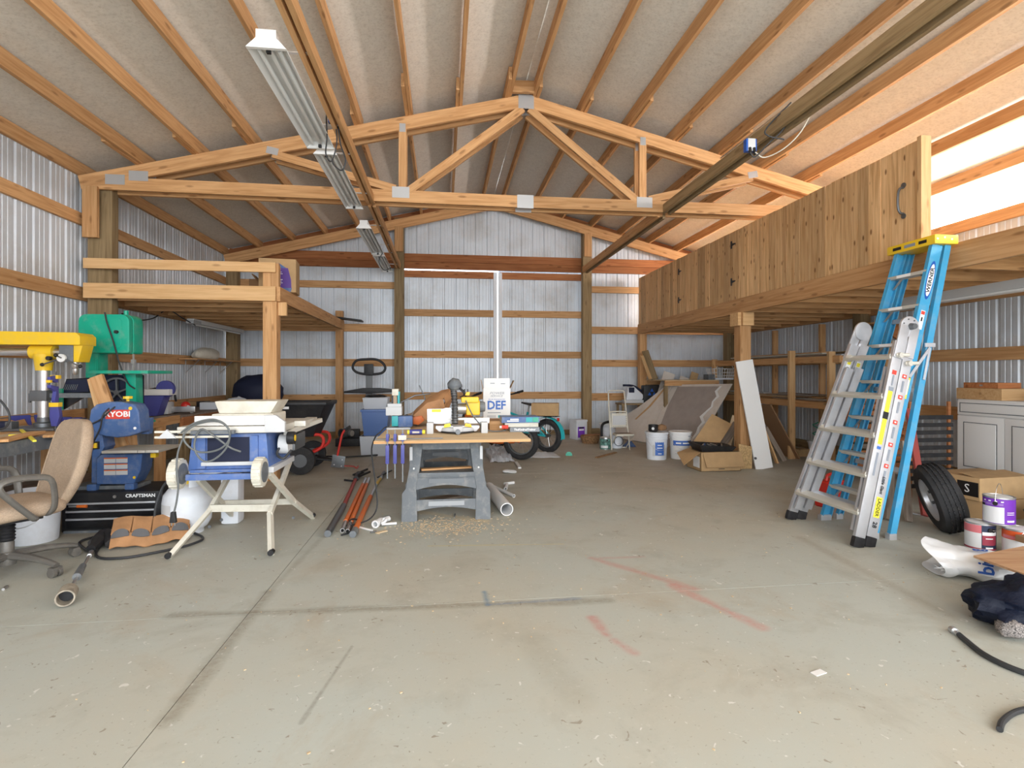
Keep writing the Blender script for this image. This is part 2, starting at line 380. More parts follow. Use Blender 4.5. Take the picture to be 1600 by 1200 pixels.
def sheets(parent, axis, fixed, a0, a1, z0, ztf, out):
    a = a0
    while a < a1-.03: sheet(parent, axis, fixed, a+.0, z0, ztf, out, clip=min(a+.914, a1)); a += .914
def base(name): # an Empty that carries a piece of the setting
    o = bpy.data.objects.new(name, None); COL.objects.link(o); WM[o.name] = Matrix(); return struct(o)
XP1, XP2 = -.85, 2.825      # far wall posts beside the door
GZ = [(.69, .84), (1.375, 1.515), (2.04, 2.185), (2.87, 3.0)]
wb = base('wall_back'); wl = base('wall_left'); wr = base('wall_right')
zr2 = lambda q: zroof(q)+.035
sheets(wb, 'x', YB+.045, XL, XP1+.05, 0.0, zr2, 1); sheets(wb, 'x', YB+.045, XP2-.05, XR, 0.0, zr2, 1)
sheets(wb, 'x', YB+.045, XP1+.05, XP2-.05, 3.28, zr2, 1)
sheets(wl, 'y', XL-.045, YF, YB+.05, 0.0, lambda y: 3.60, -1); 
sheets(wr, 'y', XR+.045, YF, YB+.05, 0.0, lambda y: 2.98, 1)
def girts(parent, pts, zs, name='girt', mt='wood'):
    (x0, y0), (x1, y1) = pts
    for z0, z1 in zs: beam(name, (x0, y0, (z0+z1)/2), (x1, y1, (z0+z1)/2), .038, z1-z0, mt, parent)
girts(wb, ((XL, YB+.02), (XP1-.07, YB+.02)), GZ); girts(wb, ((XP2+.07, YB+.02), (XR, YB+.02)), GZ)
for a, b_ in ((XL, XP1-.05), (XP1-.07, XP2+.07), (XP2+.07, XR)):
    girts(wb, ((a, YB+.02), (b_, YB+.02)), [(3.27, 3.405), (3.41, 3.56)], 'header_board', 'wood_red')
girts(wb, ((XL, YB+.02), (XP1, YB+.02)), [(0, .13)], 'sill_board', 'wood_old'); girts(wb, ((XP2, YB+.02), (XR, YB+.02)), [(0, .13)], 'sill_board', 'wood_old')
for wv, x in ((wl, XL-.02), (wr, XR+.02)):
    for y0, y1 in ((YF, 2.5), (2.5, 6.52), (6.52, YB)):
        girts(wv, ((x, y0), (x, y1)), GZ); girts(wv, ((x, y0), (x, y1)), [(3.41, 3.55)], 'eave_board'); girts(wv, ((x, y0), (x, y1)), [(0.0, .13)], 'sill_board', 'wood_old')
# the translucent light panels under the right eave
win = base('window_1')
y = YF
while y < YB-.05:
    y1 = min(y+1.83, YB)
    B().bb((XR+.042, y+.006, 3.0), (XR+.048, y1-.006, 3.58)).mk('light_panel', 'window_light', win, smooth=0); y = y1
# end rafters of the far wall, studs over the door
for s, n_ in ((-1, 'l'), (1, 'r')):
    xe = XL if s < 0 else XR
    beam('end_rafter', (XC, YB-.19, ztop(XC)-.09), (xe, YB-.19, ztop(xe)-.09), .038, .18, 'wood', wb)
    beam('end_nailer', (XC, YB+.0, zroof(XC)-.09), (xe, YB+.0, zroof(xe)-.09), .038, .16, 'wood_red', wb)
# sliding far door: two leaves, a slit of daylight between them
XS = 1.06
for k, (x0, x1) in enumerate(((XP1-.1, XS-.015), (XS+.015, XP2+.1))):
    d = base('door_%d' % (k+1))
    sheets(d, 'x', YB+.13, x0, x1, 0.03, (lambda q: 3.262) if k == 0 else (lambda q: 3.33), 1)
    for z0, z1 in ((.73, .87), (1.545, 1.68), (2.36, 2.495), (3.12, 3.25)):
        beam('door_girt', (x0+.02, YB+.105, (z0+z1)/2), (x1-(.05 if k == 0 else .02), YB+.105, (z0+z1)/2), .038, z1-z0, 'wood_red' if z0 > 3 else 'wood', d)
    xe = x1-.035 if k == 0 else x0+.035
    B().bb((xe-.035, YB+.085, .02), (xe+.035, YB+.15, 3.24)).mk('edge_trim', 'white_trim', d, bevel=.004)
    B().bb((x0, YB+.09, .0), (x1, YB+.12, .10)).mk('bottom_rail', 'wood_old', d)
# posts
def post(x, y, z1, label, wx=.15, wy=.15, mt='wood_old', z0=0):
    o = beam('wooden_post', (x, y, z0), (x, y, z1), wy, wx, mt, up=(1, 0, 0), bev=.004); return tag(o, label, 'post')
post(XP1, YB-.08, 4.2, 'weathered wooden post left of the far sliding door', wx=.18)
post(XP2, YB-.08, 4.2, 'weathered wooden post right of the far sliding door', wx=.18)
post(XL+.10, YB-.08, 3.4, 'dark wooden corner post at the far left corner under the left loft', wx=.2)
post(XR-.08, YB-.08, 3.3, 'dark wooden corner post at the far right corner under the right loft', wx=.17)
post(XL+.165, 6.56, 3.38, 'weathered wooden wall post carrying the left end of the front roof truss', wx=.25, wy=.12)
post(XR-.09, 6.9, 3.38, 'wooden wall post on the right wall behind the blue ladder', wx=.16)
post(XL+.06, 2.5, 3.38, 'wooden wall post on the left wall nearest the camera, out of frame'.replace(', out of frame', ''), wx=.12)
tag(beam('post_scab', (XL+.12, 6.42, 2.72), (XL+.12, 6.42, 3.28), .04, .15, 'wood', up=(1, 0, 0)), 'short fresh board nailed to the left wall post below the front truss', 'board')
for x in (XP1, XP2): 
    tag(beam('post_scab', (x, YB-.19, 3.55 if x < 0 else 3.55), (x, YB-.19, 4.02), .04, .15, 'wood', up=(1, 0, 0)), 'short pale board nailed high on the far post %s of the sliding door' % ('left' if x < 0 else 'right'), 'board')
# purlins and roof blanket
ceil = B()
for s in (-1, 1):
    xe = XL-.1 if s < 0 else XR+.1
    def fn(u, v, s=s, xe=xe):
        x = XC+(xe-XC)*u; y = YF+(YB+.06-YF)*v
        ph = (abs(x-XC)/.571) % 1.0; sag = -.018*math.sin(math.pi*ph)**2
        wr_ = .006*noise.noise(Vector((x*1.5, y*1.2, s*3)))+.004*noise.noise(Vector((x*5, y*6, 4)))
        return Vector((x, y, zroof(x)+.02+sag*0+wr_))
    ceil.grid(fn, 60, 80)
ceil = struct(ceil.mk('ceiling', 'insulation', fix=False, smooth=60))
pr = random.Random(3)
xsL = [XC-.20-.588*i for i in range(8)]; xsR = [XC+.10+.592*i for i in range(8)]
for xs_ in (xsL, xsR):
    for x in xs_:
        sgn = -1 if x < XC else 1; o = .042*sgn
        for (y0, y1, dx) in ((YF, 6.62+pr.uniform(0, .35), 0), (5.9+pr.uniform(-.15, .35), YB+.03, o)):
            xx = x+dx
            if xx < XL+.02 or xx > XR-.02: continue
            beam('purlin', (xx, y0, ztop(xx)+.072), (xx, y1, ztop(xx)+.072), .038, .142, 'wood', ceil)
beam('ridge_block', (XC-.18, 6.35, ztop(XC-.15)+.07), (XC+.1, 6.35, ztop(XC-.1)+.07), .04, .14, 'wood', ceil)
# roof trusses
def truss(y, front, label):
    t = thing('roof_truss', label, 'roof truss', (XC, y, 3.2), group='paired front roof trusses')
    mt = 'wood'
    for s in (-1, 1):
        xe = XL+.0 if s < 0 else XR-.02
        beam('top_chord', (XC, y, ztop(XC)-.075), (xe, y, ztop(xe)-.075), .038, .15, mt, t)
        beam('web', (XC+s*.04, y, ztop(XC)-.17), (XC+s*1.40, y, 3.38), .038, .09, mt, t)
        xv = XC+s*1.47
        beam('web', (xv, y, 3.37), (xv, y, ztop(xv)-.14), .038, .09, mt, t, up=(1, 0, 0))
        xo = XC+s*2.93
        beam('web', (xo, y, ztop(xo)-.15), (XC+s*1.55, y, 3.40), .038, .09, mt, t)
    beam('bottom_chord', (XL+.02, y, 3.33), (XC, y, 3.31), .038, .14, mt, t)
    beam('bottom_chord', (XC, y, 3.31), (XR-.05, y, 3.33), .038, .14, mt, t)
    return t
def gusset(t, x, z, wx, wz, yy, tilt=0):
    """ribbed pressed plate"""
    b = B(); n = max(4, int(wx/.012)); R = Matrix.Rotation(-tilt, 3, 'Y')
    b.box((x, yy, z), (wx, .002, wz), R)
    for i in range(n):
        u = -wx/2+wx*(i+.5)/n; p = R @ Vector((u, -.0015, 0)); b.box(Vector((x, yy, z))+p, (wx/n*.45, .002, wz*.98), R)
    b.mk('gusset_plate', 'gusset', t, world=True, smooth=0)
for k, y in enumerate((6.45, 6.62)):
    t = truss(y, k == 0, ('front wooden roof truss spanning the whole shed, the nearer of the pair' if k == 0 else 'rear wooden roof truss directly behind the front truss, the farther of the pair'))
    yy = y-.022
    gusset(t, XC, ztop(XC)-.09, .19, .17, yy)
    for s in (-1, 1):
        gusset(t, XC+s*1.49, 3.36, .2, .13, yy); gusset(t, XC+s*1.47, ztop(XC+1.47)-.13, .07, .1, yy)
        gusset(t, XC+s*2.93, ztop(XC+2.93)-.12, .13, .08, yy, s*.2)
    gusset(t, XC-.01, 3.31, .2, .16, yy); gusset(t, XL+.36, 3.37, .2, .11, yy); gusset(t, XL+.60, 3.42, .2, .11, yy)
# ================================================================ general materials for things
mat('black', (0.014, 0.014, 0.016), rough=0.5, vary=.2, vscale=30, dirt=(0.12, 0.11, 0.10), dirt_amt=.14, dscale=9)
mat('black_gloss', (0.012, 0.012, 0.014), rough=0.25)
mat('rubber', (0.025, 0.025, 0.027), rough=0.8, dirt=(0.10, 0.09, 0.08), dirt_amt=.22, dscale=14)
mat('steel', (0.62, 0.62, 0.62), rough=0.32, metal=0.9)
mat('aluminium', (0.63, 0.64, 0.67), rough=0.36, metal=0.65, vary=.08, vscale=8)
mat('alu_tread', (0.62, 0.60, 0.54), rough=0.5, metal=0.4)
mat('dark_steel', (0.16, 0.17, 0.18), rough=0.45, metal=0.7)
mat('grey_plastic', (0.13, 0.145, 0.16), rough=0.55, dirt=(0.34, 0.33, 0.30), dirt_amt=.4, dscale=14)
mat('dusty_grey', (0.36, 0.38, 0.40), rough=0.5)
mat('grey_light', (0.56, 0.57, 0.58), rough=0.5)
mat('white', (0.80, 0.80, 0.79), rough=0.45)
mat('white_plastic', (0.74, 0.77, 0.82), rough=0.4, dirt=(0.45, 0.42, 0.38), dirt_amt=.2, dscale=8)
mat('cream', (0.66, 0.63, 0.54), rough=0.5, dirt=(0.4, 0.36, 0.28), dirt_amt=.4, dscale=10)
mat('tool_blue', (0.060, 0.125, 0.30), rough=0.42, dirt=(0.42, 0.40, 0.36), dirt_amt=.22, dscale=16)
mat('clamp_blue', (0.06, 0.065, 0.27), rough=0.4)
mat('saw_blue', (0.085, 0.16, 0.40), rough=0.45, dirt=(0.42, 0.40, 0.36), dirt_amt=.25, dscale=14)
mat('burnt_steel', (0.33, 0.29, 0.23), rough=.75, vary=.3, vscale=30)
mat('dark_grey', (0.17, 0.18, 0.19), rough=0.5)
mat('carton_violet', (0.10, 0.04, 0.27), rough=.5)
mat('navy', (0.01, 0.014, 0.04), rough=0.7)
mat('tote_blue', (0.10, 0.18, 0.42), rough=0.4)
mat('ladder_blue', (0.05, 0.33, 0.58), rough=0.45, dirt=(0.35, 0.4, 0.42), dirt_amt=.25, dscale=12)
mat('yellow', (0.80, 0.52, 0.02), rough=0.4, dirt=(0.5, 0.4, 0.2), dirt_amt=.2, dscale=10)
mat('label_yellow', (0.85, 0.75, 0.05), rough=0.5)
mat('green_machine', (0.0, 0.36, 0.23), rough=0.4, dirt=(0.3, 0.36, 0.3), dirt_amt=.3, dscale=9)
mat('teal', (0.02, 0.35, 0.38), rough=0.4)
mat('turquoise', (0.03, 0.50, 0.56), rough=0.35)
mat('red', (0.60, 0.03, 0.02), rough=0.4)
mat('red_dull', (0.36, 0.07, 0.06), rough=0.6)
mat('orange', (0.75, 0.16, 0.02), rough=0.45)
mat('orange_pole', (0.72, 0.17, 0.03), rough=0.5, dirt=(0.4, 0.3, 0.25), dirt_amt=.3, dscale=12)
mat('purple', (0.22, 0.05, 0.55), rough=0.4)
mat('cardboard', (0.46, 0.30, 0.15), rough=0.85, vary=.06, vscale=10, objvar=.08)
mat('cardboard_dark', (0.28, 0.16, 0.08), rough=0.9)
mat('leather', (0.46, 0.24, 0.11), rough=0.7, vary=.1, vscale=12, bump=.2, bscale=80)
mat('tan_fabric', (0.44, 0.33, 0.235), rough=0.95, vary=.12, vscale=150, bump=.4, bscale=300, dirt=(0.28, 0.22, 0.17), dirt_amt=.35, dscale=9)
mat('taupe', (0.12, 0.112, 0.10), rough=0.4, dirt=(0.28, 0.26, 0.22), dirt_amt=.25, dscale=15)
mat('drywall', (0.66, 0.60, 0.54), rough=0.9, vary=.03, vscale=5, dirt=(0.45, 0.33, 0.2), dirt_amt=.25, dscale=4)
mat('drywall_back', (0.36, 0.31, 0.28), rough=0.9, vary=.05, vscale=8)
mat('print_blue', (0.05, 0.15, 0.50), rough=0.5)
mat('print_grey', (0.25, 0.28, 0.33), rough=0.5)
mat('print_black', (0.01, 0.01, 0.01), rough=0.5)
mat('print_white', (0.88, 0.88, 0.88), rough=0.5)
mat('print_red', (0.66, 0.06, 0.04), rough=0.5)
mat('cord_black', (0.03, 0.032, 0.035), rough=0.5)
mat('cord_grey', (0.13, 0.14, 0.14), rough=0.5)
mat('lens_plastic', (0.75, 0.80, 0.80), rough=0.25, trans=0.35)
mat('tube_white', (0.86, 0.88, 0.88), rough=0.3)
mat('electric_blue', (0.01, 0.09, 0.42), rough=0.4)
mat('clear_plastic', (0.72, 0.76, 0.82), rough=0.3, trans=0.25)
mat('felt_grey', (0.14, 0.14, 0.145), rough=0.95)
mat('pvc', (0.80, 0.80, 0.80), rough=0.35)
mat('bark', (0.30, 0.17, 0.08), rough=0.95, vary=.4, vscale=40, bump=1, bscale=90)
mat('osb', (0.48, 0.32, 0.15), rough=0.8, vary=.25, vscale=45)
mat('cloth_rust', (0.30, 0.13, 0.05), rough=0.9)
mat('cabinet', (0.76, 0.76, 0.75), rough=0.4)
# ================================================================ left loft
t = thing('storage_loft', 'open wooden loft with a guard rail in the far left corner of the shed', 'loft', (XL, 6.4, 0))
LX = -1.90
beam('front_beam', (XL+.06, 6.41, 2.137), (LX, 6.41, 2.137), .038, .165, 'wood_pale', t)
beam('guard_rail', (XL+.06, 6.41, 2.435), (LX, 6.41, 2.435), .038, .11, 'wood_pale', t)
beam('rail_stub', (LX-.02, 6.45, 2.2), (LX-.02, 6.45, 2.49), .09, .04, 'wood', t)
beam('side_beam', (LX+.025, 6.42, 2.137), (LX+.025, YB-.16, 2.137), .038, .165, 'wood', t)
beam('corner_post', (-1.975, 6.51, 0), (-1.975, 6.51, 2.49), .15, .15, 'wood', t, up=(1, 0, 0), bev=.004)
beam('rear_post', (-1.93, YB-.22, 0), (-1.93, YB-.22, 2.40), .13, .13, 'wood', t, up=(1, 0, 0), bev=.004)
beam('cleat', (LX+.03, 6.52, 1.90), (LX+.03, 6.52, 2.055), .12, .04, 'wood_pale', t); beam('cleat', (LX-.0, YB-.3, 1.90), (LX-.0, YB-.3, 2.055), .05, .04, 'wood', t)
beam('ledger', (XL+.06, 6.6, 2.10), (XL+.06, YB-.16, 2.10), .038, .12, 'wood', t)
for i in range(8): beam('joist', (XL+.08, 6.62+i*.52, 2.128), (LX, 6.62+i*.52, 2.128), .038, .14, 'wood', t)
for i in range(4):
    x0 = XL+.06+i*.5; B().bb((x0, 6.43, 2.20), (min(x0+.497, LX), YB-.16, 2.216)).mk('deck_board', 'plywood', t, world=True, smooth=0)
# ================================================================ right loft
RX = 3.86
t = thing('storage_loft', 'wooden loft with a cedar plank partition along the right wall', 'loft', (RX, 6.5, 0))
for y0, y1 in ((1.2, 6.64), (6.64, YB-.16)): beam('front_beam', (RX+.02, y0, 2.125), (RX+.02, y1, 2.125), .04, .19, 'wood', t)
beam('support_post', (RX+.06, 6.68, 0), (RX+.06, 6.68, 2.03), .15, .15, 'wood', t, up=(1, 0, 0), bev=.004)
B().bb((RX-.06, 6.58, 1.86), (RX-.02, 6.78, 2.03)).bb((RX+.0, 6.56, 1.86), (RX+.15, 6.60, 2.03)).mk('post_cleat', 'wood_pale', t, world=True)
beam('rear_post', (RX+.07, YB-.22, 0), (RX+.07, YB-.22, 2.03), .14, .14, 'wood', t, up=(1, 0, 0), bev=.004)
beam('near_post', (RX+.06, 1.3, 0), (RX+.06, 1.3, 2.03), .15, .15, 'wood', t, up=(1, 0, 0), bev=.004)
beam('ledger', (XR-.03, 1.2, 2.11), (XR-.03, YB-.16, 2.11), .038, .14, 'wood', t)
yy = 1.3
while yy < YB-.2: beam('joist', (RX+.04, yy, 2.13), (XR-.05, yy, 2.13), .038, .14, 'wood', t); yy += .5
for i in range(9):
    y0 = 1.2+i*1.03; B().bb((RX+.045, y0, 2.202), (XR-.05, min(y0+1.026, YB-.17), 2.218)).mk('deck_board', 'plywood', t, world=True, smooth=0)
part = B().bb((RX+.03, 3.96, 2.222), (RX+.065, YB-.19, 2.30)).bb((RX+.03, 3.96, 3.02), (RX+.065, YB-.19, 3.10)).mk('partition_frame', 'wood', t, world=True, smooth=0)
lab(part, 'vertical cedar plank partition with hinged hatches')
yy = 3.95; pr = random.Random(11)
while yy < YB-.22:
    wd = pr.choice((.085, .12, .135, .14, .14)); y1 = min(yy+wd, YB-.2); th = pr.uniform(.018, .024)
    p = beam('plank', (RX+.028-th/2, (yy+y1)/2, 2.223), (RX+.028-th/2, (yy+y1)/2, 3.145+pr.uniform(-.004, .004)), y1-yy-.005, th, 'cedar', part, up=(1, 0, 0)); yy = y1
beam('end_stile', (RX+.02, 3.925, 2.222), (RX+.02, 3.925, 3.16), .04, .09, 'wood_pale', part, up=(1, 0, 0))
for yh, zz in ((6.85, 2.97), (6.85, 2.47), (8.5, 2.92), (8.5, 2.45)):
    B().bb((RX-.006, yh-.012, zz-.05), (RX+.003, yh+.012, zz+.05)).prism([(0, -.02), (.10, -.006), (.10, .006), (0, .02)], -.006, .0, R=Matrix(((0, 1, 0), (-1, 0, 0), (0, 0, 1))).transposed().inverted(), c=(RX, yh, zz)).mk('hinge', 'black', part, world=True)
hb = B()
hb.tube([(RX-.004, 4.10, 2.80), (RX-.03, 4.10, 2.795), (RX-.05, 4.10, 2.76), (RX-.055, 4.10, 2.69), (RX-.05, 4.10, 2.62), (RX-.03, 4.10, 2.585), (RX-.004, 4.10, 2.58)], .010, sub=3)
hb.cyl((RX-.006, 4.10, 2.82), (RX+.003, 4.10, 2.82), .022).cyl((RX-.006, 4.10, 2.56), (RX+.003, 4.10, 2.56), .022)
hb.mk('door_handle', 'dark_steel', part, world=True)
# ================================================================ wiring boards and strip lights
t = thing('wiring_board', 'long pair of boards carrying cables across the truss beside the strip lights', 'boards', (-.88, 6.4, 3.38))
for dx in (0, .055):
    for y0, y1 in ((1.0, 6.52), (6.60, YB-.2)): beam('board', (-.885+dx, y0, 3.27), (-.885+dx, y1, 3.27), .035, .09, 'wood', t)
B().tube([(-.84, 1.0, 3.325), (-.85, 3, 3.32), (-.83, 5, 3.326), (-.84, 7, 3.32), (-.84, 10, 3.32)], .005, n=5).tube([(-.86, 1.0, 3.32), (-.845, 4, 3.326), (-.86, 6, 3.32), (-.85, 10, 3.32)], .005, n=5).mk('cable', 'wood_pale', t, world=True)
t = thing('wiring_board', 'long dark wooden channel carrying cables on the right side of the trusses', 'boards', (2.75, 6.4, 3.38))
for y0, y1 in ((1.0, 6.44), (6.60, YB-.2)):
    beam('board', (2.73, y0, 3.29), (2.73, y1, 3.29), .035, .11, 'wood_old' if y0 < 3 else 'wood', t)
    beam('board', (2.80, y0, 3.26), (2.80, y1, 3.26), .035, .08, 'wood_old', t)
B().tube([(2.765, 1.0, 3.33), (2.77, 3, 3.34), (2.76, 4, 3.33), (2.77, 5, 3.34), (2.765, 6.4, 3.33)], .006, n=5).mk('cable', 'cream', t, world=True)
def strip_light(x, y0, y1, z, label, wd=.23, grp='white twin tube strip lights on the ceiling boards'):
    t = thing('strip_light', label, 'light', (x, (y0+y1)/2, z+.07), 0, grp); L = y1-y0
    b = B(); hw = wd/2
    b.add([(sx*a, sy*L/2, zz) for sy in (-1, 1) for sx, a, zz in ((-1, hw, -.075), (-1, hw*.55, -.02), (1, hw*.55, -.02), (1, hw, -.075))],
          [(0, 4, 5, 1), (1, 5, 6, 2), (2, 6, 7, 3)])
    b.mk('reflector', 'white', t, solid=.003, smooth=20)
    B().bb((-hw*.5, -L/2+.01, -.02), (hw*.5, L/2-.01, .03)).bb((-.012, -L/2+.02, -.05), (.012, L/2-.02, -.02)).mk('housing', 'white', t, bevel=.003)
    for sy in (-1, 1): B().bb((-.02, sy*L*.35-.012, .028), (.20, sy*L*.35+.012, .036)).mk('mounting_strap', 'steel', t)
    for sx in (-1, 1): B().cyl((sx*hw*.5, -L/2+.05, -.055), (sx*hw*.5, L/2-.05, -.055), .013, n=10).mk('fluorescent_tube', 'tube_white', t)
    for sy in (-1, 1):
        B().prism([(-hw, -.078), (-hw*.5, -.02), (-hw*.5, .03), (hw*.5, .03), (hw*.5, -.02), (hw, -.078)], sy*L/2-.012, sy*L/2+.012).mk('end_cap', 'white', t)
        B().bb((-.012, sy*(L/2-.04)-.012, -.082), (.012, sy*(L/2-.04)+.012, -.06)).mk('latch', 'black', t)
    return t
strip_light(-1.04, 3.33, 4.75, 3.15, 'white strip light nearest the camera on the left ceiling board')
strip_light(-1.02, 4.82, 6.36, 3.13, 'white strip light just before the bottom chord of the front truss', wd=.2)
strip_light(-1.04, 7.2, 8.75, 3.13, 'white strip light just behind the trusses, third from the camera', wd=.2)
strip_light(-1.04, 8.85, 10.2, 3.13, 'white strip light nearest the far wall on the ceiling board', wd=.2)
t = thing('strip_light', 'dark unlit strip light under the left loft beside the wall', 'light', (-3.65, 9.3, 1.99))
B().bb((-.05, -.98, -.02), (.05, .98, .04)).mk('housing', 'white', t, bevel=.004); B().cyl((0, -.9, -.035), (0, .92, -.035), .013, n=8).mk('fluorescent_tube', 'tube_white', t)
B().bb((-.052, -1.0, -.03), (.052, -.75, .02)).mk('end_cap', 'grey_light', t, bevel=.004)
t = thing('strip_light', 'long white strip light under the right loft behind the blue ladder', 'light', (4.82, 4.3, 1.97))
B().bb((-.07, -.8, -.03), (.07, .8, .05)).mk('housing', 'grey_light', t, bevel=.006); B().bb((-.05, -.79, -.05), (.05, .79, -.03)).mk('diffuser', 'white', t, bevel=.004)
def outlet_box(loc, label, s=1.0):
    t = thing('junction_box', label, 'outlet box', loc, 0, 'blue outlet boxes')
    B().box((0, 0, 0), (.10*s, .05*s, .11*s)).mk('box', 'electric_blue', t, bevel=.006*s)
    B().box((0, -.027*s, 0), (.07*s, .006, .11*s)).mk('cover', 'grey_light', t, bevel=.002)
    for dx in (-.02, .02): B().cyl((dx*s, -.03*s, -.03*s), (dx*s, -.045*s, -.09*s), .013*s, n=10).mk('plug', 'black', t)
    return t
outlet_box(PD(523, 183, 4.45), 'blue outlet box with dangling cords by the nearest strip light')
outlet_box(PD(605, 370, 8.2), 'small blue outlet box near the far strip lights', .8)
outlet_box(PD(1172, 228, 4.55), 'blue outlet box on the right ceiling channel', .95)
outlet_box(PD(966, 380, 9.6), 'tiny blue outlet box at the far end of the right ceiling channel', .7)
def cord(name, pts, r, mt, label, cat='cord', sub=5, group=None, n=7):
    o = B().tube(pts, r, n=n, sub=sub).mk(name, mt); return tag(o, label, cat, group)
D = lambda x, y, d: PD(x, y, d)
cord('power_cable', [D(525, 195, 4.4), D(526, 225, 4.4), D(518, 252, 4.4), D(509, 240, 4.35), D(511, 215, 4.3), D(510, 180, 4.35), D(514, 165, 4.5)], .006, 'cord_black', 'black cord looping down left of the nearest blue outlet box')
cord('power_cable', [D(528, 195, 4.4), D(532, 225, 4.4), D(540, 250, 4.4), D(534, 266, 4.4), D(522, 258, 4.4), D(519, 250, 4.4)], .006, 'cord_black', 'black cord hanging right of the nearest blue outlet box')
cord('power_cable', [D(598, 395, 8.2), D(592, 408, 8.2), D(600, 422, 8.2), D(612, 418, 8.2)], .006, 'cord_black', 'thin dark cord drooping between the far strip lights')
cord('power_cable', [D(1180, 238, 4.5), D(1195, 246, 4.5), D(1225, 232, 4.4), D(1252, 205, 4.3), D(1273, 165, 4.2)], .005, 'cream', 'pale cord looping down from the blue box on the right channel')
cord('power_cable', [D(1172, 238, 4.5), D(1180, 245, 4.5), D(1200, 225, 4.45), D(1225, 200, 4.4), D(1240, 165, 4.3)], .006, 'cord_black', 'black cord swinging right from the blue box on the right channel')
cord('power_cable', [D(1236, 160, 4.35), D(1198, 200, 4.4), D(1200, 212, 4.4), D(1225, 218, 4.4)], .006, 'cord_black', 'short black cord bent over the right ceiling channel')
cord('power_cable', [PX(190, 490, XL+.1), PX(215, 500, XL+.25), D(240, 497, 7.4), D(262, 484, 7.4), D(285, 497, 7.6), D(305, 508, 7.9)], .008, 'cord_black', 'black cable sagging under the left loft to the strip light')
tag(beam('conduit', D(1232, 165, 4.5), D(1126, 247, 5.6), .01, .01, 'steel'), 'thin steel rod running beside the right ceiling channel', 'rod')
t = thing('cardboard_box', 'tall cardboard box with blue and purple print on the left loft', 'box', PY(437, 452, 6.9)[:2]+(2.218,) if False else (PY(437, 452, 6.95).x, 6.95, 2.218), .12)
B().box((0, 0, .20), (.42, .32, .40)).mk('carton', 'cardboard', t, bevel=.004)
Wd = WM[t.name] @ Matrix.Translation((0, -.162, .2)) @ Matrix.Rotation(math.pi/2, 4, 'X')
B().add([(-.05, -.162, .03), (.16, -.162, .02), (.155, -.162, .15), (.12, -.162, .29), (-.05, -.162, .29)], [(0, 1, 2, 3, 4)]).mk('print_panel', 'carton_violet', t, solid=.001)
B().add([(-.16, -.1625, .34), (.02, -.1625, .345), (.10, -.1625, .29), (-.09, -.1625, .29)], [(0, 1, 2, 3)]).mk('print_band', 'tool_blue', t, solid=.001); B().add([(-.08, -.1625, .0), (.15, -.1625, .0), (.165, -.1625, .05), (-.06, -.1625, .05)], [(0, 1, 2, 3)]).mk('print_band', 'tool_blue', t, solid=.001)
B().bb((-.085, -.1635, .05), (-.05, -.162, .28)).mk('print_strip', 'print_white', t)
for z_, w_ in ((.235, .09), (.215, .10), (.17, .05), (.145, .10), (.125, .09), (.105, .10), (.085, .08)): S_ = B().bb((-.04, -.1645, z_), (-.04+w_, -.163, z_+.006)).mk('print_line', 'print_white', t)
t = thing('cardboard_box', 'low brown cardboard box behind the corner post on the left loft', 'box', (PY(408, 440, 7.1).x, 7.25, 2.218), .05)
B().box((0, 0, .10), (.30, .3, .20)).mk('carton', 'cardboard_dark', t, bevel=.004); B().box((-.08, -.05, .215), (.12, .2, .012), Matrix.Rotation(.9, 3, 'Y')).mk('flap', 'cardboard_dark', t)
# small shelf with a bag on the left wall
t = thing('wall_shelf', 'small wooden shelf on metal brackets on the left wall under the loft', 'shelf', (XL+.02, 8.6, 1.42))
ys0 = PX(290, 560, XL+.1).y; ys1 = PX(362, 560, XL+.1).y
beam('shelf_board', (XL+.14, ys0, 1.455), (XL+.14, ys1, 1.455), .26, .018, 'wood', t)
for f in (.12, .5, .85):
    yb = ys0+(ys1-ys0)*f
    B().bb((XL+.002, yb-.012, 1.22), (XL+.008, yb+.012, 1.445)).bb((XL+.002, yb-.012, 1.439), (XL+.22, yb+.012, 1.445)).tube([(XL+.006, yb, 1.25), (XL+.09, yb, 1.33), (XL+.2, yb, 1.44)], .006, n=5).mk('bracket', 'steel', t, world=True)
yb = ys0+(ys1-ys0)*.33
def bagf(u, v):
    a = 2*math.pi*u; t_ = math.pi*v; r = 1+.14*noise.noise(Vector((math.cos(a)*2, math.sin(a)*2, v*4)))
    zz = math.cos(t_); return Vector((XL+.16+.12*math.sin(t_)*math.cos(a)*r, yb+.42*math.sin(t_)*math.sin(a)*r, 1.47+max(-.6, zz)*.11*r+.065))
o = B().grid(bagf, 26, 14).mk('sack', 'cream'); tag(o, 'crumpled pale plastic sack lying on the left wall shelf', 'sack')
# ================================================================ LEFT SIDE
def S(a, b): return B().bb(a, b)
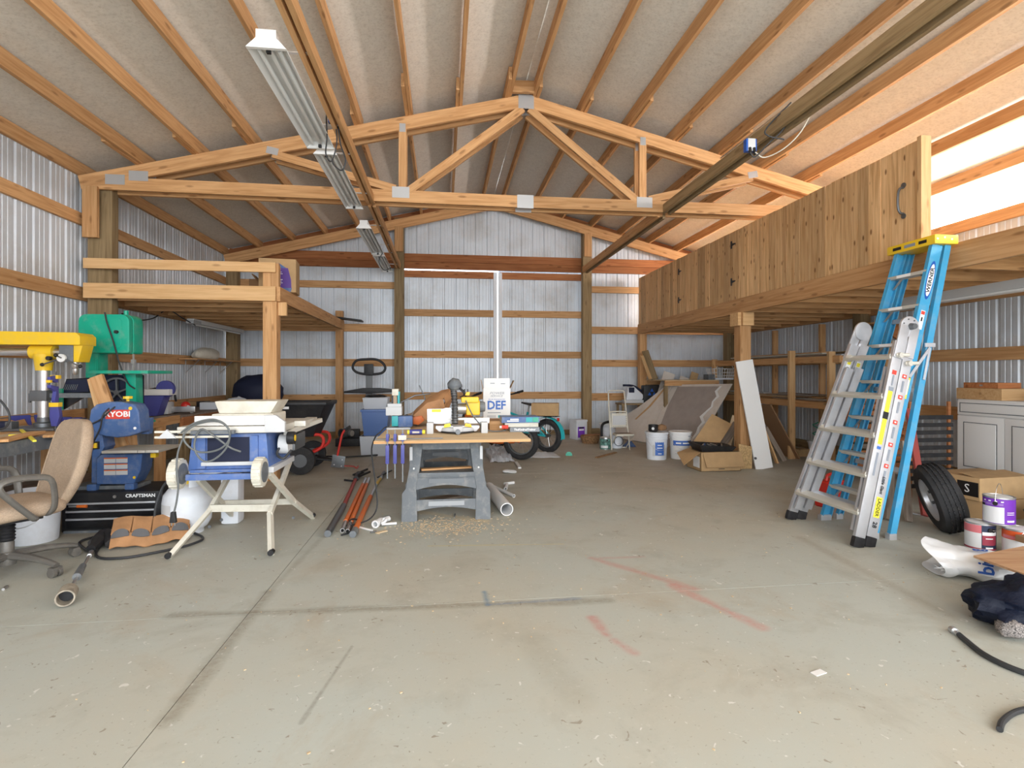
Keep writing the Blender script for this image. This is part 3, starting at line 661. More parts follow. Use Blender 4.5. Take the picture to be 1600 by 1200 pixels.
# ---- workbench along the left wall
t = thing('workbench', 'long wooden workbench with a grey metal edge along the left wall', 'workbench', (-3.4, 4.0, 0))
for i in range(6):
    x0 = -3.90+i*.155; B().bb((x0, 1.2, .715), (x0+.152, 5.95, .75)).mk('top_board', 'plywood' if i % 2 else 'wood', t, world=True, smooth=0)
S((-2.965, 1.2, .66), (-2.95, 5.2, .755)).bb((-3.02, 1.2, .752), (-2.95, 5.2, .757)).mk('metal_edge', 'grey_plastic', t, world=True)
beam('apron', (-3.02, 5.15, .70), (-3.08, 6.72, .70), .038, .09, 'wood', t)
for x, y, mt in ((-3.02, 1.6, 'wood'), (-3.02, 3.9, 'wood'), (-3.10, 6.35, 'wood'), (-3.85, 1.6, 'wood'), (-3.85, 5.8, 'wood')):
    beam('leg', (x, y, 0), (x, y, .70), .09, .07, mt, t)
beam('shelf_board', (-3.5, 1.5, .22), (-3.5, 5.9, .22), .7, .02, 'wood_grey', t)
t = thing('workbench', 'far wooden workbench continuing along the left wall under the loft', 'workbench', (-3.5, 8.0, 0))
for i in range(5):
    x0 = -3.88+i*.165; B().bb((x0, 6.75, .70), (x0+.162, 10.1, .735)).mk('top_board', 'wood_grey', t, world=True, smooth=0)
beam('apron', (-3.06, 6.75, .66), (-3.06, 10.1, .66), .04, .11, 'wood_red', t)
for x, y in ((-3.1, 6.9), (-3.1, 9.9), (-3.82, 6.9), (-3.82, 9.9)): beam('leg', (x, y, 0), (x, y, .70), .09, .07, 'wood_old', t)
# ---- radial drill press
t = thing('drill_press', 'yellow radial drill press with a steel column on the left workbench', 'drill press', (-3.42, 5.1, .752))
def dp(px, py): p = PY(px, py, 5.1); return p.x+3.42, p.z-.752
B().prism([(-.2, 0), (.22, 0), (.22, .02), (-.2, .02)], -.22, .16).mk('base', 'dark_steel', t, bevel=.006)
B().lathe([(.075, .02), (.075, .05), (.048, .06), (.048, .10)]).mk('base_collar', 'dark_steel', t); B().cyl((0, 0, .05), (0, 0, .66), .043, n=20).mk('column', 'steel', t)
cx, cz = 0.0, dp(68, 550)[1]
B().cyl((0, 0, cz-.16), (0, 0, cz-.02), .058, .075, n=18).cyl((-.09, 0, cz), (.09, 0, cz), .06, n=18).mk('head_clamp', 'yellow', t, smooth=40)
B().cyl((-.9, 0, cz), (dp(105, 550)[0], 0, cz), .032, n=16).mk('radial_arm', 'steel', t); B().cyl((.085, -.05, cz-.055), (.085, -.085, cz-.055), .018, n=10).mk('clamp_knob', 'black', t)
xa = dp(138, 530)[0]; z0, z1 = dp(130, 540)[1], dp(130, 521)[1]
B().prism([(-1.0, z0), (xa, z0), (xa, z1-.03), (xa-.03, z1), (-1.0, z1+.015)], -.11, .11).mk('belt_cover', 'yellow', t, bevel=.008)
xh0, xh1 = dp(102, 550)[0], dp(124, 550)[0]; zb = dp(110, 566)[1]
S((xh0, -.08, zb), (xh1, .08, z0)).mk('head', 'grey_plastic', t, bevel=.008); B().prism([(xh1, zb+.0), (xa-.035, zb), (xa, z0), (xh1, z0)], -.075, .075).mk('head_front', 'yellow', t, bevel=.005)
xk = dp(118, 570)[0]; B().lathe([(.012, -.11), (.022, -.095), (.024, -.06), (.018, -.055), (.026, -.04), (.026, 0)], c=(xk, 0, zb)).mk('chuck', 'steel', t)
hx, hz = dp(109, 560); B().cyl((hx, -.09, hz), (hx, -.11, hz), .034, n=20).mk('feed_hub', 'white', t)
for a in (-.45, 3.5, 1.9):
    p = Vector((hx+math.cos(a)*.16, -.10, hz+math.sin(a)*.16)) if a != 1.9 else Vector((hx+.02, -.2, hz+.02))
    h_ = B().cyl((hx, -.10, hz), p, .006, n=8).mk('feed_handle', 'dark_steel', t); B().sph(p, .016, n=10, m=6).mk('handle_knob', 'black', h_)
z = dp(68, 618)[1]; B().bb((-.065, -.07, z-.045), (.065, .07, z+.045)).bb((-.11, -.02, z-.06), (-.095, 0, z+.02)).mk('table_bracket', 'dark_steel', t, bevel=.006)
B().bb((.06, -.03, z-.02), (.42, .03, z+.02)).mk('table_arm', 'grey_plastic', t, bevel=.004)
# ---- quick clamps
def quick_clamp(loc, R, L, label, group='blue and yellow bar clamps', cap='yellow'):
    """bar along local Z down; jaws towards local X"""
    t = thing('bar_clamp', label, 'clamp', loc, 0, group); W = Matrix.Translation(Vector(loc)) @ R.to_4x4(); WM[t.name] = W; t.matrix_world = W
    S((-.003, -.005, -L), (.003, .005, .06)).mk('bar', 'dark_steel', t)
    B().prism([(-.012, .03), (.012, .03), (.075, .015), (.075, -.01), (.012, -.03), (-.012, -.03)], -.012, .012).mk('fixed_jaw', 'clamp_blue', t, bevel=.003)
    S((.06, -.016, -.03), (.085, .016, -.008)).mk('jaw_pad', cap, t, bevel=.003)
    B().prism([(-.014, -.06), (.012, -.06), (.075, -.045), (.075, -.07), (.014, -.10), (.03, -.17), (.012, -.21), (-.016, -.21), (-.016, -.10)], -.014, .014).mk('trigger_handle', 'clamp_blue', t, bevel=.004)
    return t
I3 = Matrix.Identity(3)
p = PY(87, 592, 4.75)
t = quick_clamp(p, Matrix.Rotation(math.pi/2, 3, 'Z').inverted(), .45, 'upright blue bar clamp with yellow pads standing on the left workbench')
B().bb((-.02, -.03, .0), (.02, .03, .03)).mk('top_pad', 'yellow', t, bevel=.004)
B().prism([(-.03, -.22), (.03, -.22), (.04, -.30), (.02, -.38), (-.02, -.38), (-.035, -.3)], -.02, .02, R=Matrix.Rotation(math.pi/2, 3, 'Z')).mk('lower_body', 'clamp_blue', t, bevel=.006)
B().bb((-.025, -.035, -.225), (.025, .035, -.19)).mk('lower_pad', 'yellow', t, bevel=.004)
for k, (px, py, yy_, ang, lab_) in enumerate(((128, 643, 5.5, .1, 'blue clamp with yellow end lying behind the drill press base'), (122, 648, 5.3, -.08, 'blue clamp lying against the drill press base, nearest the band saw'), (60, 652, 5.4, 1.0, 'blue clamp lying at the left foot of the drill press column'))):
    p = PY(px, py, yy_); p.z = .80+.02*k
    quick_clamp(p, Matrix.Rotation(ang, 3, 'Z') @ Matrix.Rotation(math.pi/2, 3, 'Y') @ Matrix.Rotation(.2, 3, 'Z'), .34, lab_)
# loose pieces on the bench
tag(beam('yellow_stick', PZ(30, 669, .765), PZ(54, 689, .765), .02, .012, 'label_yellow'), 'bright yellow marking stick lying diagonally on the left workbench', 'stick')
tag(beam('yellow_stick', PZ(14, 680, .76), PZ(42, 679, .76), .018, .01, 'label_yellow'), 'yellow flat stick pointing along the left workbench edge', 'stick')
for k, (a, b_, w_, m_) in enumerate([((0, 655), (38, 648), .05, 'wood_grey'), ((20, 660), (55, 655), .10, 'wood_old'), ((5, 668), (70, 664), .12, 'plywood'), ((0, 690), (60, 676), .09, 'wood'), ((80, 680), (125, 668), .1, 'wood')]):
    q0, q1 = PZ(*a, .77), PZ(*b_, .77)
    tag(beam('scrap_board', (q0.x, q0.y, .762+.012*(k % 2)), (q1.x, q1.y, .762+.012*(k % 2)), w_, .018, m_), ['narrow grey offcut at the back of the left workbench', 'weathered offcut left of the drill press base', 'pale plywood offcut in the middle of the left workbench', 'reddish offcut near the front edge of the left workbench', 'short board beneath the chair back on the left workbench'][k], 'board')
cord('power_cable', [PZ(140, 668, .78), PZ(120, 660, .78), PZ(100, 658, .78), PZ(85, 663, .78)], .012, 'black', 'thick black cord curled beside the drill press base')
cord('power_cable', [PY(0, 625, 4.2), PY(6, 632, 4.2), PY(13, 643, 4.2), PY(15, 657, 4.2), PY(8, 668, 4.2), PY(-5, 672, 4.2)], .007, 'cord_black', 'black cord arching over the near end of the left workbench')
t = thing('grinder', 'dark blue hand tool at the near end of the left workbench', 'power tool', (PZ(3, 672, .76).x, PZ(3, 672, .76).y, .76))
B().cyl((-.12, 0, .04), (.05, 0, .04), .035, n=14).mk('body', 'navy', t); B().cyl((-.14, 0, .04), (-.12, 0, .04), .025, n=14).mk('rear_cap', 'yellow', t); S((.05, -.04, .01), (.10, .04, .07)).mk('gear_head', 'dark_steel', t, bevel=.006)
# ---- green band saw on the bench
G0 = Vector((-3.16, 5.62, .752)); t = thing('band_saw', 'large green band saw with its lower wheel exposed on the left workbench', 'band saw', G0)
def gp(px, py, y=5.62): p = PY(px, py, y)-G0; return p.x, p.z
x0, z1 = gp(131, 491); x1, z0 = gp(211, 553)
def rrect(x0, z0, x1, z1, r, n=4, rb=None):
    P = []
    rs = [rb if rb is not None else r, rb if rb is not None else r, r, r]
    for (cx, cz, a0), rr in zip(((x0, z0, math.pi), (x1, z0, -math.pi/2), (x1, z1, 0), (x0, z1, math.pi/2)), rs):
        ox = cx+(rr if cx == x0 else -rr); oz = cz+(rr if cz == z0 else -rr)
        for k in range(n+1): a = a0+math.pi/2*k/n; P.append((ox+rr*math.cos(a), oz+rr*math.sin(a)))
    return P
B().prism(rrect(x0, z0, x1, z1, .07, rb=.02), -.02, .14).mk('wheel_cover_back', 'green_machine', t, bevel=.01)
B().prism(rrect(x0+.004, z0+.004, x1-.004, z1-.004, .07, rb=.02), -.09, -.022).mk('wheel_cover', 'green_machine', t, bevel=.018)
B().prism(rrect(x0+.05, z0+.05, x1-.07, z1-.04, .04), -.094, -.088).mk('cover_relief', 'green_machine', t, bevel=.003)
kx, kz = gp(192, 520); B().cyl((kx, -.09, kz), (kx, -.12, kz), .016, n=12).mk('cover_knob', 'black', t); B().cyl((x1-.09, .02, z1), (x1-.09, .02, z1+.04), .02, n=8).mk('tension_knob', 'green_machine', t)
for k in range(7):
    sx, sz = gp(150+k*5.5, 541); hgt = (.02, .03, .045, .055, .045, .03, .02)[k]; S((sx-.003, -.098, sz), (sx+.003, -.088, sz+hgt)).mk('louvre', 'green_machine', t)
cx0, cz1 = gp(138, 554); cx1, cz0 = gp(157, 588)
S((cx0, -.04, cz0-.02), (cx1, .12, cz1+.02)).bb((cx0+.085, -.05, cz0-.02), (cx0+.10, -.035, cz1)).mk('frame_column', 'green_machine', t, bevel=.01)
tx0, tz = gp(165, 581); tx1, _ = gp(252, 581); S((tx0, -.24, tz-.018), (tx1, .22, tz+.012)).mk('saw_table', 'green_machine', t, bevel=.006)
wx, wz = gp(187, 613); wr_ = .145
B().pipe((wx, -.05, wz), (wx, -.02, wz), wr_, wr_-.018, n=32).cyl((wx, -.055, wz), (wx, -.01, wz), .025, n=14).mk('wheel', 'dark_steel', t)
wh = t.children[-1]
for k in range(5):
    a = .35+k*2*math.pi/5; B().bar((wx, -.035, wz), (wx+math.cos(a)*(wr_-.01), -.035, wz+math.sin(a)*(wr_-.01)), .016, .028, up=(0, 1, 0)).mk('spoke', 'dark_steel', wh)
S((wx-.17, .0, .03), (wx+.15, .14, tz-.03)).mk('lower_housing', 'navy', t, bevel=.01)
lx0, _ = gp(206, 600); lx1, _ = gp(221, 600)
B().prism([(lx0, tz-.02), (lx1, tz-.02), (lx1+.01, .0), (lx0, .0)], -.10, .02).prism([(wx+.06, tz-.02), (lx0+.01, tz-.02), (lx0+.01, tz-.12), (wx+.10, tz-.06)], -.09, .02).mk('stand_leg', 'green_machine', t, bevel=.005)
S((lx0-.06, -.14, 0), (lx1+.08, .1, .02)).mk('base_plate', 'green_machine', t, bevel=.004)
bx, bz = gp(209, 554); S((bx-.006, -.01, tz+.01), (bx+.002, .01, z0)).bb((bx-.016, -.02, tz+.08), (bx+.012, .02, tz+.12)).mk('blade_guide', 'steel', t)
B().tube([Vector((x, -.11, z)) for x, z in (gp(175, 490), gp(178, 505), gp(188, 535), gp(198, 570), gp(210, 598), gp(221, 607))], .007, sub=4).mk('power_cable', 'cord_black', t)
# open lower door with louvres standing beside the saw
t = thing('saw_door', 'dark blue sheet metal saw door with louvres leaning left of the green band saw', 'cover', (PY(118, 640, 5.4).x, 5.4, .76))
def dq(px, py): p = PY(px, py, 5.4); return p.x-t.location.x, p.z-.76
B().prism([dq(96, 640), dq(97, 615), dq(105, 592), dq(142, 590), dq(142, 615), dq(100, 640)], -.01, .01).mk('panel', 'black_gloss', t); B().prism([dq(98, 614), dq(106, 594), dq(140, 592), dq(140, 612)], -.016, -.008).mk('face_panel', 'navy', t)
for k in range(7): x, z = dq(104+k*3, 604); B().bar((x-.01, -.02, z-.03), (x+.01, -.02, z+.02), .004, .006).mk('louvre', 'grey_plastic', t)
S(*( (dq(95, 607)[0], -.05, dq(95, 640)[1]), (dq(103, 607)[0], -.03, dq(95, 607)[1]))).mk('side_post', 'green_machine', t)
# ---- power tools and oddments behind the green saw
P0 = PY(238, 648, 6.9); t = thing('chainsaw', 'grey and black chainsaw lying on the far left workbench', 'chainsaw', (P0.x, 7.0, .738), .1)
S((-.16, -.1, 0), (.16, .1, .15)).mk('body', 'grey_light', t, bevel=.03); B().tube([(-.2, 0, .05), (-.2, 0, .2), (-.1, 0, .27), (.08, 0, .25), (.12, 0, .15)], .014, sub=4).mk('front_handle', 'black', t)
B().tube([(-.12, .03, .2), (-.08, .03, .3), (.15, .03, .3), (.2, .03, .15)], .012, sub=4).mk('hand_guard', 'black', t); S((-.2, -.11, .02), (-.13, -.06, .09)).mk('air_filter', 'black', t, bevel=.01); S((.16, -.01, .02), (.42, .01, .09)).mk('guide_bar', 'steel', t, bevel=.01)
P0 = PY(225, 645, 6.35); t = thing('portable_vacuum', 'white hooded miter tool with a dark blue body behind the green band saw', 'power tool', (PY(237, 640, 6.6).x, 6.75, .738))
# slanted body with a hood
B().prism([(-.14, 0), (.02, 0), (.10, .24), (-.14, .24)], -.08, .08).mk('body', 'clamp_blue', t, bevel=.02); S((-.14, -.1, .24), (.16, .1, .31)).mk('hood', 'white', t, bevel=.012)
B().cyl((.08, -.02, .31), (.08, .02, .31), .10, n=24).mk('blade_guard', 'clamp_blue', t); B().cyl((-.15, -.05, .26), (-.20, -.05, .26), .03, n=12).mk('side_knob', 'red', t)
P0 = PY(285, 645, 7.2)
t = thing('hand_tool', 'red white and blue hand tool on the far left workbench', 'power tool', (P0.x, 7.2, .738), -.4)
B().tube([(-.16, 0, .03), (-.05, 0, .04), (.05, 0, .07), (.13, 0, .05)], [.03, .035, .04, .03], sub=3, n=10).mk('body', 'clamp_blue', t); B().sph((.05, 0, .09), .055).mk('cap', 'red', t); B().tube([(.08, -.01, .09), (.13, -.01, .06), (.16, -.01, .0)], .018, sub=3).mk('nozzle', 'white', t)
for k, (px, yy_, w_, hh, m_, lb) in enumerate(((330, 7.9, .22, .10, 'clear_plastic', 'cloudy plastic container on the far left workbench'), (318, 8.6, .12, .08, 'black', 'small black case on the far left workbench'), (300, 8.9, .3, .06, 'cardboard', 'flat brown parcel at the back of the far left workbench'))):
    x = PY(px, 640, yy_).x; o = S((x-w_/2, yy_-.1, .738), (x+w_/2, yy_+.1, .738+hh)).mk('container' if k == 0 else ('small_case' if k == 1 else 'parcel'), m_, bevel=.01); tag(o, lb, ['container', 'case', 'parcel'][k])
def lump(c, r, sx, sy, sz, seed, amp=.25, nu=24, nv=14):
    b = B()
    def fn(u, v):
        a = 2*math.pi*u; th = math.pi*v; d = Vector((math.sin(th)*math.cos(a), math.sin(th)*math.sin(a), math.cos(th)))
        k = 1+amp*noise.noise(d*1.9+Vector((seed, 0, 0)))+amp*.5*noise.noise(d*4.5+Vector((seed, 5, 0)))
        p = Vector((d.x*sx, d.y*sy, d.z*sz))*r*k+Vector(c); p.z = max(p.z, c[2]-sz*r*.8); return p
    return b.grid(fn, nu, nv)
tag(lump((PY(368, 615, 8.2).x, 8.2, .80), .16, 1, .8, .55, 3, .3).mk('plastic_bag', 'clear_plastic', smooth=25), 'clear crumpled plastic bag at the far end of the left bench', 'bag')
p = PY(400, 612, 9.2); t = thing('trash_bag', 'large black rounded bundle beneath the loft near the corner post', 'bundle', (p.x, 9.3, .735))
lump((0, 0, .2), .42, .95, .7, .68, 8, .12).mk('bundle', 'navy', t)
# ---- leaning boards behind the blue band saw
for k, (a, b_, yy_, w_, m_) in enumerate([((151, 588), (173, 650), 5.0, .10, 'wood'), ((143, 592), (158, 650), 5.08, .05, 'wood_pale'), ((200, 640), (208, 740), 5.0, .09, 'wood'), ((158, 680), (163, 745), 4.95, .05, 'wood_pale'), ((186, 650), (166, 735), 5.05, .08, 'wood_grey')]):
    lb = ['thick board with a bolt leaning behind the blue band saw', 'narrow board leaning left of the bolted board', 'upright board seen between the blue saw column and its table', 'thin pale batten behind the blue saw spine', 'dusty board slanting behind the blue saw throat'][k]
    q0 = PY(*a, yy_); q1 = PY(*b_, yy_-.05); d = (q1-q0).normalized(); q1 = q0+d*((q0.z-.33)/-d.z)
    tag(beam('leaning_board', q0, q1, .035, w_, m_, up=(1, 0, 0)), lb, 'board')
# ---- black tool chest
t = thing('tool_chest', 'low black three drawer tool chest under the blue band saw', 'tool chest', (-2.56, 4.75, 0))
S((-.36, -.21, .0), (.36, .21, .295)).mk('body', 'black', t, bevel=.008); S((-.365, -.215, .235), (.365, .215, .305)).mk('lid', 'black', t, bevel=.008)
for k, z in enumerate((.175, .115, .03)):
    hh = (.055, .055, .08)[k]; d = S((-.32, -.222, z), (.32, -.21, z+hh)).mk('drawer', 'black_gloss', t, bevel=.003); B().bb((-.32, -.234, z+hh-.014), (.32, -.220, z+hh)).mk('handle', 'aluminium', d, bevel=.002)
B().cyl((.02, -.215, .27), (.02, -.222, .27), .012, n=14).mk('lock', 'steel', t)
S((-.33, -.24, .0), (.33, -.21, .018)).mk('bottom_rail', 'grey_plastic', t)
text('CRAFTSMAN', 'lettering', .036, 'print_white', t, facing(WM[t.name] @ Vector((.205, -.2165, .272)), (0, -1, 0)), bold=.001, sx=1.05)
t = thing('chisel', 'orange handled chisel lying on the black tool chest', 'chisel', PY(130, 776, 4.47)[:2]+(.20,)) if False else thing('chisel', 'orange handled chisel resting on the edge of the black tool chest', 'chisel', (-2.80, 4.52, .235-.03))
B().cyl((0, 0, .0), (.07, 0, 0), .011, .013, n=12).mk('handle', 'orange', t); B().bar((-.06, 0, 0), (0, 0, 0), .004, .012).mk('blade', 'steel', t)
# ---- blue band saw
Q0 = Vector((-2.66, 4.76, .305)); t = thing('band_saw', 'small blue benchtop band saw standing on the black tool chest', 'band saw', Q0, 0)
def bp(px, py, y=4.62): p = PY(px, py, y)-Q0; return p.x, p.z
P = [bp(*q) for q in ((138, 660), (141, 640), (150, 632), (168, 628), (190, 628), (210, 632), (216, 642), (219, 676), (200, 682), (183, 684), (165, 682), (150, 678))]
B().prism(P, -.14, .02).mk('upper_cover', 'tool_blue', t, bevel=.018, bseg=3)
P2 = [bp(*q) for q in ((142, 665), (218, 655), (216, 682), (142, 680))]; B().prism(P2, .015, .08).mk('upper_frame', 'tool_blue', t, bevel=.01)
P = [bp(*q) for q in ((137, 670), (152, 672), (157, 700), (150, 712), (150, 757), (136, 757))]; B().prism(P, -.09, .06).mk('spine', 'tool_blue', t, bevel=.012)
P = [bp(*q) for q in ((150, 757), (150, 716), (158, 710), (222, 709), (219, 735), (208, 757))]; B().prism(P, -.14, .04).mk('lower_cover', 'tool_blue', t, bevel=.014, bseg=3)
for px in (145, 204): x, z = bp(px, 757); S((x-.035, -.16, 0), (x+.035, -.10, .05)).mk('foot', 'tool_blue', t, bevel=.012)
S((-.27, -.12, 0), (.22, .1, .03)).mk('base', 'grey_plastic', t, bevel=.006)
tx0, tz = bp(171, 702, 4.6); tx1 = bp(258, 702, 4.6)[0]
for a, b_ in ((tx0, tx0+(tx1-tx0)*.62), (tx0+(tx1-tx0)*.63, tx0+(tx1-tx0)*.76), (tx0+(tx1-tx0)*.77, tx1)): S((a, -.26, tz-.02), (b_, .10, tz+.0)).mk('table', 'alu_tread', t, bevel=.003)
x, z = bp(240, 712); S((x-.02, -.15, z-.015), (x+.02, -.1, z+.02)).mk('table_knob', 'yellow', t, bevel=.004)
x, z = bp(186, 623); B().cyl((x, -.02, z-.03), (x, -.02, z-.0), .012, n=10).cyl((x, -.02, z-.005), (x, -.02, z+.015), .034, n=8).mk('tension_knob', 'yellow', t)
x, z = bp(143, 695); S((x-.025, -.105, z-.04), (x+.03, -.09, z+.02)).mk('switch_plate', 'black', t); S((x-.018, -.118, z-.03), (x+.022, -.104, z+.01)).mk('paddle_switch', 'yellow', t, bevel=.004); S((x-.014, -.121, z-.026), (x+.0, -.117, z+.006)).mk('switch_red', 'red', t)
x, z = bp(181, 731); 
for i in range(2):
    for j in range(3):
        a = x-.085+i*.088; c = z+.04-j*.048; l_ = S((a, -.1435, c), (a+.084, -.1405, c+.038)).mk('warning_label', 'grey_light', t); S((a, -.1445, c+.033), (a+.084, -.1434, c+.041)).mk('label_stripe', 'orange', l_)
x, z = bp(184, 647); S((x-.088, -.1435, z-.038), (x+.088, -.1405, z+.034)).mk('brand_plate', 'print_red', t)
text('RYOBI', 'lettering', .060, 'print_white', t, facing(Q0+Vector((x, -.1445, z-.002)), (0, -1, 0)), bold=.0016, sx=1.12)
for px, py, r_, m_ in ((204, 638, .014, 'yellow'), (211, 669, .011, 'print_white'), (210, 746, .011, 'yellow')):
    x, z = bp(px, py); B().cyl((x, -.144, z), (x, -.141, z), r_, n=14).mk('round_label', m_, t)
B().tube([Vector((bp(a, b_)[0], -.16+c, bp(a, b_)[1])) for a, b_, c in ((186, 626, .1), (176, 640, 0), (160, 655, 0), (142, 664, 0), (136, 672, .02), (139, 694, .03))], .006, sub=4).mk('power_cable', 'cord_black', t)
B().tube([Vector((bp(a, b_)[0], -.165+c, bp(a, b_)[1])) for a, b_, c in ((180, 626, .1), (166, 645, 0), (160, 668, 0), (146, 690, .03), (136, 710, .04), (136, 722, .06))], .006, sub=4).mk('power_cable', 'cord_black', t)
# ---- office chair
t = thing('office_chair', 'tan upholstered office chair with grey arms at the left edge', 'chair', (-2.66, 3.66, 0), -.66)
def cush(fn): return B().grid(fn, 20, 16)
b = B()
def seatf(u, v):   # closed cushion
    a = 2*math.pi*u; th = math.pi*v; se = lambda x: math.copysign(abs(x)**.45, x)
    return Vector((.25*se(math.cos(a))*math.sin(th)**.4, .25*se(math.sin(a))*math.sin(th)**.4, .40+.055*math.copysign(abs(math.cos(th))**.7, math.cos(th))-(.03*max(0, -math.sin(a)) if v > 0 else 0)))
b.grid(seatf, 32, 14).mk('seat', 'tan_fabric', t, smooth=80)
def backf(u, v):
    a = 2*math.pi*u; th = math.pi*v; se = lambda x: math.copysign(abs(x)**.55, x)
    z = math.cos(th); zz = .63+.29*math.copysign(abs(z)**.8, z); s_ = math.sin(th)**.42; wdt = .235*(1-.12*abs(z)+.05*z)
    y = .21+.40*(zz-.34)*.75+.025*math.sin((zz-.34)*6)
    return Vector((wdt*se(math.cos(a))*s_, y+.05*se(math.sin(a))*s_+.03*(math.cos(a)**2)*-1*s_, zz))
bk = B().grid(backf, 36, 22).mk('backrest', 'tan_fabric', t, smooth=80)
B().tube([backf(0.5+.06, v/20)+Vector((0, -.003, 0)) for v in range(2, 19)], .004, n=6).mk('piping', 'tan_fabric', bk)
for s in (-1, 1):
    B().tube([(s*.20, .05, .365), (s*.28, .04, .365), (s*.29, -.06, .48), (s*.29, -.12, .57), (s*.29, -.08, .61), (s*.29, .04, .61), (s*.29, .12, .58), (s*.28, .14, .44), (s*.25, .13, .38), (s*.15, .13, .365)], .017, n=8, sub=4, flat=(1.3, .9)).mk('armrest', 'taupe', t)
B().bar((0, .15, .36), (0, .30, .42), .06, .012).bar((0, .30, .42), (0, .31, .6), .06, .012).mk('back_bracket', 'black', t)
S((-.12, -.1, .32), (.12, .14, .355)).mk('seat_plate', 'black', t, bevel=.01)
B().lathe([(.03, .07), (.035, .10), (.035, .19), (.03, .2), (.03, .33)]).mk('gas_lift', 'taupe', t)
bl = B()
for k in range(6): bl.lathe([(.035, .20+k*.02), (.042, .21+k*.02), (.035, .22+k*.02)])
bl.mk('lift_bellows', 'black', t); t.children[-1]['kind'] = 'stuff'
B().lathe([(.045, .055), (.05, .08), (.045, .13), (.032, .14)]).mk('base_hub', 'taupe', t)
for k in range(5):
    a = math.radians(21+72*k)+.0; d = Vector((math.cos(a), math.sin(a), 0)); d2 = Vector((-d.y, d.x, 0))
    sp = B().tube([d*.03+Vector((0, 0, .11)), d*.18+Vector((0, 0, .105)), d*.31+Vector((0, 0, .085)), d*.36+Vector((0, 0, .07))], [.035, .028, .023, .02], n=8, sub=2, flat=(1, .75)).mk('base_spoke', 'taupe', t)
    B().cyl(d*.35-d2*.028+Vector((0, 0, .028)), d*.35-d2*.006+Vector((0, 0, .028)), .028, n=16).cyl(d*.35+d2*.006+Vector((0, 0, .028)), d*.35+d2*.028+Vector((0, 0, .028)), .028, n=16).bar(d*.33+Vector((0, 0, .045)), d*.37+Vector((0, 0, .045)), .058, .03).mk('caster', 'taupe', sp, bevel=.002)
# ---- buckets behind the chair
def bucket(loc, r0, r1, h, mt, label, lid=None, group=None, ribs=True, handle=True, n=32):
    t = thing('bucket', label, 'bucket', loc, 0, group)
    rr = lambda z: r0+(r1-r0)*z/h
    pf = [(r0-.004, 0), (r0, .004), (rr(h*.72), h*.72)]
    if ribs:
        for k in range(3): z = h*(.74+k*.075); pf += [(rr(z), z), (rr(z)+.009, z+.002), (rr(z)+.009, z+h*.02), (rr(z), z+h*.025)]
    pf += [(r1, h-.012), (r1+.006, h-.01), (r1+.006, h), (r1-.004, h)]
    if not lid: pf += [(rr(h)-.006, h-.01), (r0-.006, .01), (0, .01)]
    B().open_lathe([(0, 0)]+pf if not lid else [(0, 0)]+pf+[(0, h)], n=n).mk('shell', mt, t, smooth=40)
    if lid: B().lathe([(r1+.010, h-.02), (r1+.012, h-.005), (r1+.008, h+.004), (r1-.012, h+.004), (r1-.016, h-.002), (0.001, h-.002)], n=n).mk('lid', lid, t, smooth=40)
    if handle:
        B().tube([(-(r1+.012)*math.cos(a), -(r1+.012)*math.sin(a)*.98, h*.86-.5*h*math.sin(a)) for a in [math.pi*k/10 for k in range(11)]], .0022, n=5).mk('handle', 'steel', t)
    return t
bucket((-2.98, 4.35, 0), .14, .16, .37, 'white_plastic', 'white bucket standing behind the tan office chair', ribs=False)
o = bucket((-3.22, 4.7, 0), .10, .12, .3, 'white_plastic', 'white bucket in the gap between the chair back and the tool chest', ribs=True)
# ---- propane tank
t = thing('propane_tank', 'white propane tank with a black hose beside the tool chest', 'gas tank', (-1.975, 4.45, 0))
B().lathe([(.10, .0), (.115, 0), (.115, .03), (.14, .045), (.165, .09), (.17, .14), (.17, .24), (.16, .30), (.125, .345), (.07, .368), (0.001, .375)], n=36).mk('tank_body', 'white_plastic', t, smooth=60)
cb = B()
def colf(u, v): a = math.radians(-60+300*u); return Vector((.095*math.cos(a), .095*math.sin(a), .35+.10*v-(.05 if .42 < u < .58 and v > .9 else 0)))
cb.grid(colf, 40, 4).mk('collar', 'white_plastic', t, solid=.004)
B().cyl((0, 0, .37), (0, 0, .42), .018, n=12).cyl((-.05, -.0, .41), (.02, 0, .41), .015, n=10).mk('valve', 'yellow', t); B().cyl((0, 0, .425), (0, 0, .445), .028, n=8).mk('valve_knob', 'black', t)
B().tube([(-.05, 0, .41), (-.10, -.05, .42), (-.135, -.10, .36), (-.16, -.14, .22), (-.165, -.15, .05)], .009, sub=5).mk('hose', 'cord_black', t)
B().add([(.172*math.cos(a), .172*math.sin(a), z) for a in [math.radians(q) for q in range(215, 256, 8)] for z in (.17, .24)], [(2*i, 2*i+2, 2*i+3, 2*i+1) for i in range(5)]).mk('paper_label', 'grey_light', t)
tag(B().bb((-1.80, 4.62, 0), (-1.66, 4.76, .40)).mk('white_canister', 'white_plastic', bevel=.03), 'white rounded canister behind the propane tank', 'canister')
